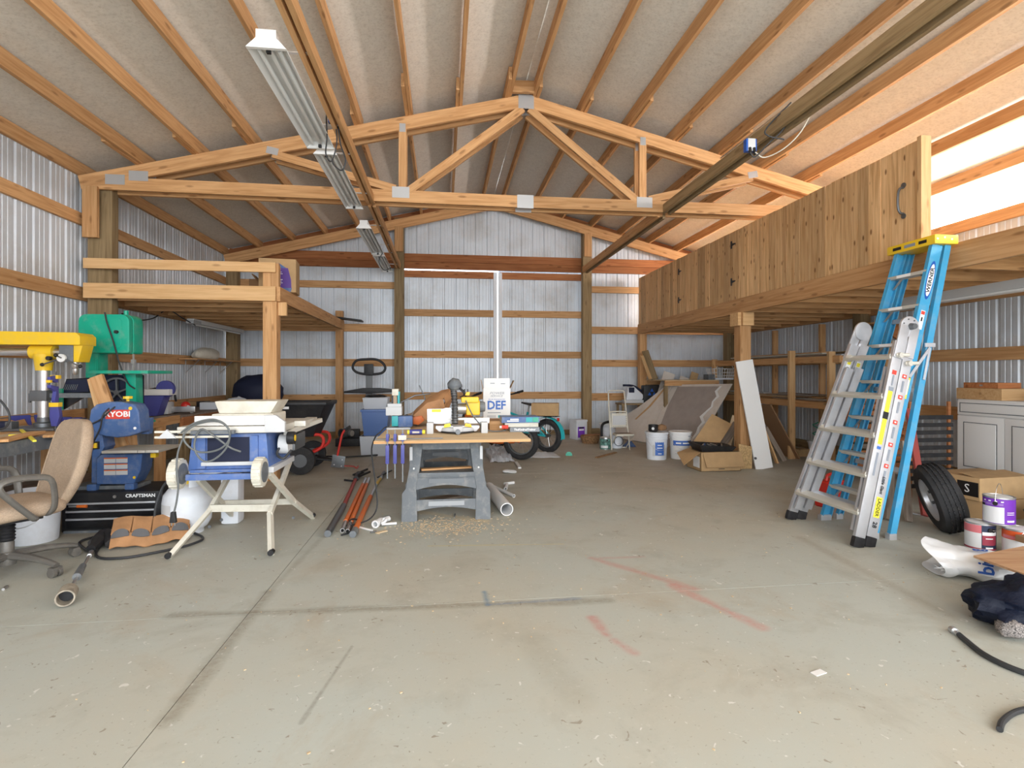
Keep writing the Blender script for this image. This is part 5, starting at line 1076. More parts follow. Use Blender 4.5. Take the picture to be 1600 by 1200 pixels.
# ---- fat tyre bikes
def bike(loc, ang, colr, label, fender=True, name='bicycle', bars=True):
    """x forward; rear wheel centre above the local origin"""
    t = thing(name, label, 'bicycle', loc, ang); R = .265; WB = 1.02
    for k, x in enumerate((0, WB)):
        w_ = B(); n = 36; prf = [(R-.045+.045*math.cos(a), .045*math.sin(a)) for a in [2*math.pi*q/10 for q in range(10)]]
        vs = [(x+r*math.cos(2*math.pi*i/n), y, R+r*math.sin(2*math.pi*i/n)) for i in range(n) for r, y in prf]
        w_.add(vs, [(i*10+q, i*10+(q+1) % 10, ((i+1) % n)*10+(q+1) % 10, ((i+1) % n)*10+q) for i in range(n) for q in range(10)])
        w_ = w_.mk('tyre', 'rubber', t); B().pipe((x, -.03, R), (x, .03, R), R-.075, R-.09, n=32).mk('rim', 'dark_steel', w_); B().cyl((x, -.05, R), (x, .05, R), .03, n=14).mk('hub', 'dark_steel', w_)
        b = B()
        for i in range(12):
            a = i*math.pi/6; b.cyl((x+.02*math.cos(a), 0, R+.02*math.sin(a)), (x+(R-.08)*math.cos(a+.3), 0, R+(R-.08)*math.sin(a+.3)), .002, n=4)
        b.mk('spokes', 'steel', w_)['kind'] = 'stuff'
        if fender:
            b = B(); a0, a1 = (.1, 2.3) if k == 0 else (.6, 2.6)
            if k == 0: a0, a1 = 1.2, 3.3
            b.grid(lambda u, v: Vector((x+(R+.022)*math.cos(a0+(a1-a0)*u), -.05+.1*v, R+(R+.022)*math.sin(a0+(a1-a0)*u)+.01*math.sin(v*math.pi))), 16, 4); b.mk('fender', colr, t, solid=.004)
    fr = B(); fr.tube([(.46, 0, .30), (.40, 0, .52), (.38, 0, .62)], .020, n=10).tube([(.46, 0, .30), (.62, 0, .40), (.86, 0, .58)], .034, n=10, sub=3).tube([(.40, 0, .50), (.86, 0, .62)], .020, n=8)
    for s in (-1, 1): fr.tube([(.46, s*.03, .30), (.25, s*.065, .28), (0, s*.065, R)], .013, n=8, sub=3).tube([(.40, 0, .54), (.2, s*.06, .42), (0, s*.065, R)], .011, n=8, sub=3)
    fr.mk('frame', colr, t)
    fk = B(); 
    for s in (-1, 1): fk.tube([(WB, s*.065, R), (.95, s*.065, .50), (.89, s*.03, .56)], .015, n=8)
    fk.cyl((.90, 0, .54), (.84, 0, .70), .024, n=12).mk('fork', 'black', t)
    B().cyl((.84, 0, .70), (.80, 0, .86), .014, n=10).tube([(.74, -.30, .93), (.80, -.12, .89), (.80, .12, .89), (.74, .30, .93)], .013, n=8, sub=4).mk('handlebar', 'black', t)
    for s in (-1, 1): B().cyl((.765, s*.22, .915), (.73, s*.34, .94), .019, n=10).bar((.79, s*.2, .92), (.80, s*.33, .90), .012, .012).mk('grip', 'black', t)
    B().cyl((.38, 0, .6), (.355, 0, .72), .014, n=10).mk('seat_post', 'steel', t)
    B().grid(lambda u, v: Vector((.24+.26*u, (.085*(1-u)**.7+.018)*math.cos(v*math.pi), .735+.022*math.sin(v*math.pi)+.02*u)), 10, 8).mk('saddle', 'black', t, solid=.02)
    rk = B()
    for s in (-1, 1): rk.tube([(.32, s*.07, .57), (-.18, s*.07, .57)], .006, n=6).tube([(0, s*.07, .28), (-.02, s*.07, .57)], .006, n=6)
    for x in (-.18, -.05, .08, .2, .32): rk.tube([(x, -.07, .57), (x, .07, .57)], .005, n=5)
    rk.mk('rear_rack', 'black', t)
    S((-.21, -.02, .50), (-.19, .02, .55)).mk('tail_light', 'red', t, bevel=.004)
    B().cyl((.46, -.07, .30), (.46, -.06, .30), .07, n=20).mk('chainring', 'dark_steel', t); B().bar((.46, -.08, .30), (.40, -.08, .17), .015, .02).bar((.40, -.11, .17), (.40, -.19, .17), .07, .018).bar((.46, .08, .30), (.52, .08, .43), .015, .02).bar((.52, .11, .43), (.52, .19, .43), .07, .018).mk('crank', 'dark_steel', t)
    return t
bT = bike((1.60, 8.25, 0), math.radians(135), 'turquoise', 'turquoise fat tyre bicycle with fenders and a rear rack behind the work table')
bO = bike((1.09, 7.60, 0), math.radians(156), 'orange', 'orange fat tyre bicycle half hidden under the back of the work table', fender=False)
B().tube([(.10, 0, .27), (.40, 0, .255), (.75, 0, .30)], .038, n=10, sub=3).mk('battery_tube', 'orange', bO); lab(bO.children[-1], 'thick orange lower tube')
r0 = WM[bT.name] @ Vector((.04, 0, .577))
t = thing('cardboard_box', 'brown cardboard box strapped on the rear rack of the turquoise bicycle', 'box', r0, math.radians(-14)); B().box((0, 0, .10), (.42, .26, .19)).mk('carton', 'cardboard', t, bevel=.004); S((-.21, -.14, .10), (-.05, .14, .112)).mk('tape', 'cardboard_dark', t) if False else None
# ---- loose things on the floor
def sheetf(c, sx, sy, seed, hz=.05):
    def fn(u, v):
        x = (u-.5)*sx; y = (v-.5)*sy; f = max(0, math.sin(u*math.pi)*math.sin(v*math.pi))**.4
        return Vector((c[0]+x*(1+.2*noise.noise(Vector((v*3, seed, 0)))), c[1]+y*(1+.2*noise.noise(Vector((u*3, seed, 4)))), .006+hz*f*(.6+.9*abs(noise.noise(Vector((u*5, v*5, seed)))))+.25*hz*abs(noise.noise(Vector((u*14, v*14, seed))))))
    return B().grid(fn, 26, 26)
c = PZ(778, 712, 0); tag(sheetf(c, .34, 1.3, 2, .13).mk('plastic_sheet', 'clear_plastic', smooth=20), 'crumpled white plastic sheet on the floor under the orange bicycle', 'plastic sheet')
c = PZ(845, 712, 0); tag(sheetf(c, .5, .5, 7, .03).mk('plastic_sheet', 'white_plastic', smooth=20), 'flat white plastic sheet under the rear wheel of the turquoise bicycle', 'plastic sheet')
c = PZ(792, 739, 0); t = thing('work_glove', 'white work glove lying on the floor behind the white pipes', 'glove', (c.x, c.y, 0), -.2)
lump((0, 0, .022), .05, 1.1, .9, .4, 4, .1).mk('palm', 'white', t, smooth=60)
for k in range(4): B().tube([(.03, -.036+k*.024, .018), (.08, -.045+k*.03, .018), (.125-.012*abs(k-1.5), -.05+k*.032, .014)], [.012, .012, .009], n=8, sub=2).mk('finger', 'white', t)
B().tube([(-.01, .03, .018), (.02, .075, .018), (.05, .09, .014)], [.013, .012, .009], n=8, sub=2).mk('thumb', 'white', t)
a, b_ = PZ(792, 796, .054), PZ(764, 762, .054)
t = thing('drain_pipe', 'thick white plastic pipe with an open end beside the front sawhorse', 'pipe', (a.x, a.y, 0)); o_ = Vector((a.x, a.y, 0)); B().pipe(a-o_, b_-o_, .056, .049, n=32).mk('pipe_wall', 'pvc', t)
for k, (q0, q1, r_, lb) in enumerate((((764, 757), (803, 775), .017, 'thin white plastic pipe lying behind the thick pipe'), ((788, 756), (803, 754), .016, 'short white pipe stub pointing right, farthest of the loose pipes'), ((790, 764), (792, 757), .018, 'tiny white pipe piece standing between the loose pipes'))):
    a, b_ = PZ(*q0, r_), PZ(*q1, r_); tag(B().pipe(a, b_, r_, r_-.004, n=16).mk('water_pipe', 'pvc'), lb, 'pipe')
tag(beam('white_batten', PZ(806, 722, .012), PZ(812, 731, .012), .04, .02, 'white'), 'small white offcut on the floor behind the work table', 'offcut')
# ---- poles on the floor left of the table
def pole(name, segs, label, cat='pole', flat=None):
    a = PZ(*segs[0][0], segs[0][2]); t = thing(name, label, cat, (a.x, a.y, 0)); o_ = Vector((a.x, a.y, 0))
    for (q0, q1, r_, m_, nm) in segs:
        u, v = PZ(*q0, r_)-o_, PZ(*q1, r_)-o_
        (B().pipe(u, v, r_, r_*.75, n=16) if nm.startswith('tube') else B().cyl(u, v, r_, n=16)).mk(nm, m_, t)
    return t
t = pole('pole_saw', [((512, 834), (537, 790), .026, 'dark_steel', 'grip_sleeve'), ((537, 790), (556, 748), .019, 'red_dull', 'shaft'), ((556, 748), (560, 740), .03, 'black', 'cutting_head')], 'long pole tool with a dark sleeve and red shaft, leftmost on the floor')
o_ = Vector(t.location)
for a, b_, h_ in (((553, 748), (578, 737), .05), ((556, 744), (568, 738), .09), ((538, 750), (556, 752), .02), ((552, 742), (574, 733), .03)): B().bar(PZ(*a, .03)-o_, PZ(*b_, h_)-o_, .02, .02).mk('blade_arm', 'black', t)
pole('extension_pole', [((535, 829), (540, 815), .017, 'steel', 'tube_end'), ((540, 815), (567, 757), .019, 'orange_pole', 'shaft'), ((567, 757), (571, 748), .017, 'steel', 'tube_tip')], 'orange extension pole, left one of the touching pair on the floor')
pole('extension_pole', [((543, 830), (548, 816), .017, 'steel', 'tube_end'), ((548, 816), (573, 757), .019, 'orange_pole', 'shaft'), ((573, 757), (576, 748), .017, 'steel', 'tube_tip')], 'orange extension pole, right one of the touching pair on the floor')
t = pole('extension_pole', [((551, 835), (555, 828), .026, 'grey_plastic', 'end_knob'), ((555, 828), (579, 776), .021, 'orange_pole', 'shaft'), ((579, 776), (588, 757), .014, 'steel', 'inner_shaft'), ((588, 757), (595, 747), .015, 'yellow', 'collar'), ((595, 747), (600, 738), .020, 'dark_steel', 'hook_head')], 'orange and yellow telescopic pole with a hook head, rightmost on the floor')
B().bar(PZ(590, 746, .03)-Vector(t.location), PZ(612, 735, .04)-Vector(t.location), .015, .012).mk('hook_arm', 'black', t)
cord('power_cable', [PZ(533, 836, .01), PZ(545, 832, .012), PZ(550, 822, .02), PZ(546, 815, .05), PZ(551, 811, .05), PZ(562, 813, .012)], .007, 'cord_black', 'short black cord crossing the lower ends of the orange poles')
c = PZ(592, 823, 0); t = thing('pipe_fittings', 'white plastic pipe fitting with a valve on the floor by the orange poles', 'pipe fitting', (c.x, c.y, 0), .3)
B().pipe((-.03, -.02, .03), (.03, .07, .03), .026, .019, n=18).mk('elbow_pipe', 'pvc', t); B().pipe((-.035, -.03, .03), (-.02, -.01, .03), .031, .019, n=18).mk('socket_ring', 'pvc', t)
B().cyl((.0, .04, .03), (.10, .10, .03), .022, n=16).mk('branch_pipe', 'pvc', t); B().tube([(.02, -.02, .03), (.05, -.03, .05), (.06, 0, .06), (.04, .02, .05)], .010, sub=3, closed=True).mk('loop_handle', 'pvc', t); B().cyl((.02, -.01, .02), (.14, .0, .012), .010, n=10).mk('thin_pipe', 'pvc', t); B().tube([(.02, .06, .05), (.09, .10, .05), (.12, .14, .03)], .008, n=6, sub=3).mk('wire_bail', 'steel', t)
tag(B().cyl(PZ(562, 824, .009), PZ(582, 829, .009), .008, n=10).mk('white_marker', 'white'), 'thin white marker lying between the orange poles and the fittings', 'marker')
tag(beam('wood_chip', PZ(588, 833, .006), PZ(604, 829, .006), .03, .008, 'plywood'), 'pale wood chip on the floor in front of the white fittings', 'wood chip')
tag(B().cyl(PZ(579, 832, .008), PZ(588, 830, .008), .007, n=8).mk('dark_bolt', 'dark_steel'), 'small dark bolt on the floor beside the white fittings', 'bolt')
tag(B().cyl(PZ(710, 808, .008), PZ(711, 803, .008), .006, n=8).mk('dark_bolt', 'dark_steel'), 'small dark bolt on the floor under the front sawhorse', 'bolt')
# ---- black dump cart
C0 = Vector((-1.95, 7.12, 0)); t = thing('dump_cart', 'black plastic dump cart with a red tubular frame and pull handle', 'cart', C0)
def tub(u0, s_, z): return None
top = [(-.52, -.32, .88), (.50, -.32, .88), (.56, 0, .88), (.50, .32, .88), (-.52, .32, .88)]
b = B(); n = 5; bot = [(-.40, -.22, .42), (.34, -.22, .45), (.38, 0, .45), (.34, .22, .45), (-.40, .22, .42)]
ins = [(x*.93, y*.90, z-.0) for x, y, z in top]; ibt = [(x*.93, y*.9, z+.03) for x, y, z in bot]; rim = [(x*1.05, y*1.07, z+.0) for x, y, z in top]; rmb = [(x*1.05, y*1.07, z-.035) for x, y, z in top]; outr = [(x*1.0, y*1.0, z-.035) for x, y, z in top]
rings = [bot, outr, rmb, rim, ins, ibt]; vs = [p for r in rings for p in r]
fs = [(k*5+i, k*5+(i+1) % 5, (k+1)*5+(i+1) % 5, (k+1)*5+i) for k in range(5) for i in range(5)]+[(0, 1, 2, 3, 4), tuple(25+i for i in range(5))]
b.add(vs, fs).mk('tub', 'black', t, bevel=.012); S((.02, -.345, .80), (.09, -.338, .83)).mk('paper_label', 'white', t)
for y in (-.30, .30):
    w_ = B().cyl((.22, y-.04, .17), (.22, y+.04, .17), .17, n=28).mk('wheel', 'rubber', t, bevel=.02); B().cyl((.22, y-.045, .17), (.22, y+.045, .17), .08, n=16).mk('wheel_hub', 'dark_steel', w_)
    w_ = B().cyl((-.36, y-.04, .17), (-.36, y+.04, .17), .17, n=28).mk('wheel', 'rubber', t, bevel=.02)
    B().tube([(.15, y*.6, .45), (.40, y*.6, .47), (.46, y*.6, .40), (.42, y*.6, .30), (.25, y*.6, .22)], .02, n=8, sub=4).mk('frame_tube', 'red', t)
B().cyl((.22, -.3, .17), (.22, .3, .17), .018, n=10).cyl((-.36, -.3, .17), (-.36, .3, .17), .018, n=10).bar((-.36, 0, .2), (.3, 0, .2), .06, .06).mk('chassis', 'black', t)
B().tube([(.3, -.12, .17), (.55, -.02, .12), (.62, 0, .12)], .014, n=8).tube([(.3, .12, .17), (.55, .02, .12), (.62, 0, .12)], .014, n=8).mk('tow_bar', 'black', t)
B().prism([(.52, .04), (.68, .02), (.70, .17), (.54, .20)], -.04, -.025).mk('hitch_plate', 'dark_steel', t, bevel=.004)
for x, z in ((.56, .07), (.65, .05), (.66, .13)): B().cyl((x, -.045, z), (x, -.038, z), .008, n=8).mk('bolt', 'steel', t)
B().tube([(.60, -.03, .18), (.635, -.03, .36), (.66, -.03, .46), (.70, -.03, .52)], .014, n=8, sub=3).mk('pull_handle', 'red', t); B().cyl((.69, -.03, .51), (.76, -.03, .555), .017, n=10).mk('grip', 'black', t)
B().tube([(.68, -.03, .05), (.80, -.03, .04), (.84, -.05, .02), (.86, -.04, .05)], .010, n=6, sub=3).mk('hitch_hook', 'red_dull', t)
# ---- vibration machine with loop handle by the far wall
p = PY(571, 600, 9.5); t = thing('exercise_machine', 'grey exercise machine column topped by a black loop handle by the far wall', 'exercise machine', (p.x, 9.95, 0))
zz = lambda py: PY(571, py, 9.5).z
S((-.06, -.03, 0), (.06, .05, zz(640))).bb((-.055, -.02, zz(640)), (.055, .04, zz(584))).mk('column', 'dark_grey', t, bevel=.008)
B().tube([(-.28, -.04, zz(574)), (-.22, -.04, zz(563)), (-.06, -.04, zz(560.5)), (.12, -.04, zz(560.5)), (.24, -.04, zz(566)), (.29, -.04, zz(575)), (.22, -.04, zz(583)), (0, -.04, zz(585)), (-.2, -.04, zz(582))], .022, n=10, sub=4, closed=True).mk('loop_handle', 'black', t)
S((-.08, -.08, zz(586)), (.08, .02, zz(568))).mk('control_box', 'black', t, bevel=.015)
S((-.30, -.35, .0), (.30, .05, .12)).mk('base', 'dark_steel', t, bevel=.02)
B().prism([(-.42, zz(615)), (-.42, zz(612)), (-.1, zz(607)), (.2, zz(607)), (.42, zz(609)), (.42, zz(614)), (.1, zz(616))], -.14, -.04).mk('cross_bar', 'black', t, bevel=.015)
# totes
def tote(loc, w0, w1, d0, d1, h, m_, label, lid=None, rz=0):
    t = thing('storage_tote', label, 'storage bin', loc, rz); b = B()
    rg = lambda s_, z: [(-w0/2*s_-(w1-w0)/2*z/h, -d0/2*s_-(d1-d0)/2*z/h, z), (w0/2*s_+(w1-w0)/2*z/h, -d0/2*s_-(d1-d0)/2*z/h, z), (w0/2*s_+(w1-w0)/2*z/h, d0/2*s_+(d1-d0)/2*z/h, z), (-w0/2*s_-(w1-w0)/2*z/h, d0/2*s_+(d1-d0)/2*z/h, z)]
    vs = rg(1, 0)+rg(1, h)+rg(.94, h)+rg(.94, .01); b.add(vs, [(k*4+i, k*4+(i+1) % 4, k*4+4+(i+1) % 4, k*4+4+i) for k in range(3) for i in range(4)]+[(0, 1, 2, 3), (12, 13, 14, 15)]); b.mk('tub', m_, t, bevel=.004)
    S((-w1/2-.012, -d1/2-.012, h-.03), (w1/2+.012, d1/2+.012, h-.006 if not lid else h+.004)).mk('rim' if not lid else 'lid', lid or m_, t, bevel=.006) if lid else None
    return t
cx = PY(586, 700, 8.3).x
tote((cx, 8.45, 0), .38, .42, .5, .55, .30, 'clear_plastic', 'clear storage bin at the bottom of the stack left of the work table'); tag(S((cx-.17, 8.22, .012), (cx+.17, 8.65, .15)).mk('paper_stack', 'white', bevel=.004), 'white papers packed inside the bottom clear bin', 'papers'); tag(S((cx-.16, 8.25, .152), (cx+.16, 8.62, .19)).mk('orange_folder', 'orange', bevel=.004), 'orange folders on top of the papers in the bottom bin', 'folder')
tote((cx+.01, 8.45, .302), .33, .40, .42, .5, .39, 'tote_blue', 'blue plastic storage tote in the middle of the stack left of the work table', lid='tote_blue')
tt = S((-.10, -.215, .04), (.05, -.205, .34)).mk('panel_ridge', 'tote_blue', bpy.data.objects['storage_tote.001'], bevel=.004)
tote((cx+.01, 8.42, .70), .32, .37, .35, .4, .17, 'clear_plastic', 'clear plastic bin of small parts, topmost of the stack left of the table')
tag(lump((cx, 8.42, .89), .07, 2.0, 1, .35, 9, .5).mk('black_cable', 'black', smooth=30), 'tangle of black cable heaped on the top clear bin', 'cable')
p = PZ(553, 690, 0); t = thing('small_engine', 'black engine part with a round silver port on the floor by the far wall', 'engine', (p.x, 9.5, 0))
S((-.2, -.12, 0), (.22, .15, .13)).mk('tray', 'black', t, bevel=.01); B().pipe((-.10, -.14, .22), (.02, .0, .22), .085, .06, n=20).mk('port', 'dark_steel', t); S((-.02, -.05, .13), (.18, .1, .28)).mk('engine_block', 'black', t, bevel=.02); B().cyl((.02, -.08, .22), (.08, -.12, .22), .05, n=14).mk('flange', 'steel', t)
cord('hose', [PZ(500, 712, .02), PZ(530, 714, .02), PZ(560, 713, .02), PZ(590, 711, .02)], .012, 'cord_black', 'thin black hose on the floor from the cart to the bins', cat='hose')
# black trays on the far wall shelf
tag(B().box(PY(545, 499, 10.2), (.5, .25, .03), Matrix.Rotation(.12, 3, 'Y')).mk('black_tray', 'black', bevel=.01), 'flat black tray on top of the rear post of the left loft', 'tray')
tag(beam('panel_strip', PY(595, 566, 10.3), PY(595, 566, 10.3)+Vector((.001, 0, 0)), .001, .001, 'black'), 'tiny', 'x') if False else None
# ================================================================ RIGHT SIDE
# ---- lumber rack along the right wall
t = thing('lumber_rack', 'two tier wooden lumber rack along the right wall under the loft', 'rack', (5.4, 8.0, 0))
RXF = 5.0
for y, x, h_ in ((6.45, RXF+.02, 1.52), (7.2, RXF-.02, 1.56), (9.5, RXF+.02, 1.50), (6.45, 5.84, 2.0), (7.7, 5.84, 2.0), (8.9, 5.84, 2.0), (9.9, 5.84, 2.0)): beam('upright', (x, y, 0), (x, y, h_), .09, .045, 'wood_pale' if x < 5.1 else 'wood', t)
for z in (.80, 1.42):
    for y0, y1 in ((6.3, 7.2), (7.2, 9.6)): beam('front_rail', (RXF+.04, y0, z), (RXF+.04, y1, z), .038, .09, 'wood', t)
    for y in (6.5, 7.3, 8.4, 9.4): beam('cross_rail', (RXF+.04, y, z), (5.86, y, z), .038, .085, 'wood', t)
pr = random.Random(21); mm = ['wood_grey', 'plywood', 'wood_grey', 'cream', 'wood', 'grey_light', 'wood_red', 'wood_old']
names_ = ['pale weathered', 'thin grey', 'long narrow', 'dusty brown', 'white painted', 'split', 'warped', 'rough cut']
k = 0
for tier, z0 in enumerate((.845, 1.465)):
    for j in range(11):
        L_ = pr.uniform(.9, 2.3); y0 = pr.uniform(6.25, 9.7-L_) if j % 3 else pr.uniform(6.25, 6.8); x = 5.08+.075*j+pr.uniform(-.02, .02); z = z0+.018+.022*(j % 3)
        if x > 5.78: continue
        o = beam('lumber_board', (x, y0, z), (x+pr.uniform(-.03, .03), y0+L_, z+.0), pr.uniform(.06, .14), .014, mm[k % 8], None); k += 1
        tag(o, '%s board on the %s tier of the lumber rack, %s from its front rail' % ({'wood_grey': 'weathered grey', 'plywood': 'pale plywood', 'cream': 'cream painted', 'wood': 'orange brown', 'grey_light': 'light grey', 'wood_red': 'reddish', 'wood_old': 'dull brown'}[mm[(k-1) % 8]], 'lower' if tier == 0 else 'upper', ('first', 'second', 'third', 'fourth', 'fifth', 'sixth', 'seventh', 'eighth', 'ninth', 'tenth', 'eleventh')[j]), 'board', 'lumber on the %s tier of the rack' % ('lower' if tier == 0 else 'upper'))
t = thing('wall_bracket', 'triangular wooden bracket high on the right wall under the loft', 'bracket', (5.8, 6.3, 1.75))
B().prism([(-.34, .14), (.08, .14), (.08, .10), (-.34, .12)], -.15, .15).mk('bracket_top', 'wood', t); B().prism([(-.30, .11), (.08, -.10), (.08, .10)], -.02, .02).mk('bracket_web', 'wood_red', t)
# ---- back shelf rail between loft post and rack
t = thing('low_shelf', 'low wooden shelf in the far right corner holding a wire basket', 'shelf', (4.4, 9.4, 0))
beam('front_rail', (3.95, 9.28, 1.06), (4.98, 9.28, 1.06), .038, .09, 'wood', t); beam('back_rail', (3.95, 10.3, 1.06), (4.98, 10.3, 1.06), .038, .09, 'wood', t)
for i in range(4): B().bb((3.96+i*.255, 9.27, 1.105), (4.21+i*.255, 10.3, 1.12)).mk('shelf_board', 'plywood', t, world=True, smooth=0)
for x, y in ((3.99, 9.33), (4.94, 9.33), (4.0, 10.25), (4.94, 10.25)): beam('leg', (x, y, 0), (x, y, 1.02), .06, .06, 'wood_old', t)
p = PY(1133, 590, 9.35); t = thing('wire_basket', 'white wire dish basket on the low shelf', 'basket', (p.x, 9.5, 1.125)); b = B()
for i in range(9):
    x = -.17+.0425*i; b.tube([(x*1.25, -.15, .20), (x, -.11, 0), (x, .11, 0), (x*1.25, .15, .20)], .004, n=4)
for j in range(7):
    y = -.11+.0367*j; b.tube([(-.22, y*1.3, .20), (-.17, y, 0), (.17, y, 0), (.22, y*1.3, .20)], .004, n=4)
for z, f in ((.2, 1.0), (.13, .93), (.07, .87)): b.tube([(-.215*f, -.15*f, z), (.215*f, -.15*f, z), (.215*f, .15*f, z), (-.215*f, .15*f, z)], .005, n=5, closed=True)
b.tube([(-.15, -.1, .2), (-.1, -.1, .29), (.15, -.05, .31), (.2, -.1, .2)], .005, n=5)
b.mk('wire_frame', 'white', t)['kind'] = 'stuff'
S((-.18, -.13, 0), (.18, .13, .03)).mk('drip_tray', 'white_plastic', t, bevel=.005)
p = PY(1110, 590, 9.4); tag(S((p.x-.06, 9.35, 1.122), (p.x+.06, 9.55, 1.22)).mk('grey_case', 'grey_plastic', bevel=.008), 'small grey case left of the wire basket', 'case')
for k, (px0, px1, py0, yy_, m_, lb) in enumerate(((1008, 1021, 548, 10.0, 'wood_old', 'dark board leaning into the corner behind the rear loft post'), (1003, 1014, 556, 9.9, 'wood_pale', 'narrow pale board leaning beside the rear loft post'))):
    a = PY(px0, py0, yy_); b_ = PY(px1+4, 598, yy_-.15); d = (b_-a).normalized(); b_ = a+d*((a.z-1.125)/-d.z)
    tag(beam('leaning_board', a, b_, .03, .12 if k == 0 else .06, m_, up=(1, 0, 0)), lb, 'board')
for px0, px1, py, m_, lb in ((1035, 1057, 583, 'drywall', 'wide pale panel strip, leftmost above the drywall sheets'), (1061, 1078, 590, 'drywall', 'short pinkish panel strip, second above the drywall sheets'), (1079, 1093, 583, 'cardboard', 'brown panel strip, third above the drywall sheets'), (1092, 1103, 591, 'grey_light', 'grey white panel strip, rightmost above the drywall sheets')):
    yy_ = 9.90-.03*((px0 % 3)); a = PY((px0+px1)/2, py, yy_); w_ = (px1-px0)/840*9.6*.92; d = Vector((-.32, -.0, -1)).normalized()
    o = B(); R = frame_of(d, (0, -1, 0)); o.box(a+d*.24, (.5, w_, .012), R); tag(o.mk('panel_strip', m_), lb, 'panel')
# ---- drywall sheets
def dw(u, v, off=0):  # u along bottom edge far->near, v up
    b0, b1 = Vector((3.40, 9.55, 0)), Vector((4.02, 8.22, 0)); t0, t1 = Vector((4.13, 9.62, 1.02)), Vector((4.70, 8.30, 1.06))
    p = b0.lerp(b1, u).lerp(t0.lerp(t1, u), v); n = (b1-b0).cross(t0-b0).normalized()
    if n.z < 0: n = -n
    return p+n*off
t = thing('drywall_sheet', 'large torn drywall sheet with a grey face leaning in the far right corner', 'drywall', (3.8, 8.9, 0)); t0_ = Vector((3.8, 8.9, 0))
def slab(pts, off, th, nm, m_, par):
    """polygon in (u, v) of the leaning plane"""
    n = len(pts); A = [dw(u, v, off)-t0_ for u, v in pts]; C_ = [dw(u, v, off+th)-t0_ for u, v in pts]
    return B().add(A+C_, [tuple(range(n)), tuple(range(2*n-1, n-1, -1))]+[(i, n+i, n+(i+1) % n, (i+1) % n) for i in range(n)]).mk(nm, m_, par, smooth=0)
slab([(.02, 0), (1, 0), (1, 1), (.0, 1)], 0, .012, 'sheet', 'drywall', t)
rg_ = random.Random(5)
edge = [(.86+.04*rg_.uniform(-1, 1), i/12) for i in range(13)]
slab([(.36, .0), (.80, .0)]+[(u, v*.96) for u, v in edge[1:]]+[(.22, .96), (.26, .6), (.33, .3)], .014, .003, 'bare_face', 'drywall_back', t)
slab([(u-.005, v*.96) for u, v in edge]+[(u+.03+.015*rg_.uniform(-1, 1), v*.96) for u, v in edge[::-1]], .016, .004, 'torn_edge', 'white', t)
t = thing('drywall_sheet', 'broken curved drywall piece leaning left of the grey faced sheet', 'drywall', (3.8, 8.9, 0))
slab([(-.12, .0), (.30, .0), (.20, .5), (.12, .97), (.02, .97), (-.04, .86), (-.12, .72), (-.22, .56), (-.34, .42), (-.40, .26), (-.34, .1)], .020, .012, 'sheet', 'drywall', t)
slab([(.02, .92), (.05, .92), (.0, .6), (-.10, .35), (-.13, .35), (-.04, .6)], .0325, .002, 'glue_streak', 'wood_pale', t)
tag(S((3.58, 8.85, .0), (3.60, 8.87, .01)).mk('x', 'white'), 'x', 'x') if False else None
# ---- buckets and small things on the floor, far right centre
def at_floor(px, py): p = PZ(px, py); return p
p = at_floor(906, 687); t = thing('square_pail', 'square white pail with a purple label by the right post of the far door', 'pail', (p.x, p.y+.12, 0), .35)
S((-.12, -.12, 0), (.12, .12, .36)).bb((-.128, -.128, .33), (.128, .128, .37)).mk('pail_body', 'white_plastic', t, bevel=.014); S((-.09, -.126, .04), (.06, -.12, .24)).mk('paper_label', 'purple', t); S((-.07, -.129, .17), (.04, -.125, .20)).mk('print_strip', 'print_white', t); S((-.07, -.129, .21), (.04, -.125, .235)).mk('print_strip', 'print_black', t)
p = at_floor(922, 692); t = thing('coir_basket', 'low brown fibre basket on the floor beside the green paint can', 'basket', (p.x, p.y, 0)); B().open_lathe([(0, 0), (.14, 0), (.17, .08), (.175, .13), (.14, .14), (.11, .09), (0, .08)], n=24).mk('fibre_shell', 'bark', t, smooth=50)
B().prism([(-.15, .13), (.18, .15), (.16, .16), (-.14, .145)], -.1, .06).mk('rag', 'cloth_rust', t)
def paint_can(loc, label, R=.085, h=.19, colr='steel', rz=0, wire=None, lid='white', group=None):
    t = thing('paint_can', label, 'paint can', loc, rz, group)
    B().open_lathe([(0, 0), (R, 0), (R+.003, .003), (R+.003, .008), (R, .011), (R, h-.012), (R+.003, h-.009), (R+.003, h), (R-.006, h), (R-.008, h-.006), (R-.02, h-.007), (0, h-.007)], n=32).mk('can_body', colr, t, smooth=40)
    B().lathe([(.0, h-.006), (R-.014, h-.006), (R-.012, h-.002), (R-.016, h-.001)], n=28).mk('lid', lid, t)
    for s in (-1, 1): B().cyl((0, s*R, h*.78), (0, s*(R+.008), h*.78), .014, n=12).mk('ear', 'black', t)
    if wire == 'up': pts = [(0, (R+.006)*math.cos(a), h*.78+(R+.04)*math.sin(a)) for a in [math.pi*k/12 for k in range(13)]]
    elif wire == 'fwd': pts = [((R+.02)*math.sin(a), (R+.008)*math.cos(a), h*.78-.03*math.sin(a)) for a in [math.pi*k/12 for k in range(13)]]
    elif wire == 'diag': pts = [((R+.02)*.6*math.sin(a), (R+.006)*math.cos(a), h*.78+(R+.01)*.85*math.sin(a)) for a in [math.pi*k/12 for k in range(13)]]
    if wire: B().tube(pts, .002, n=5).mk('handle', 'steel', t)
    return t
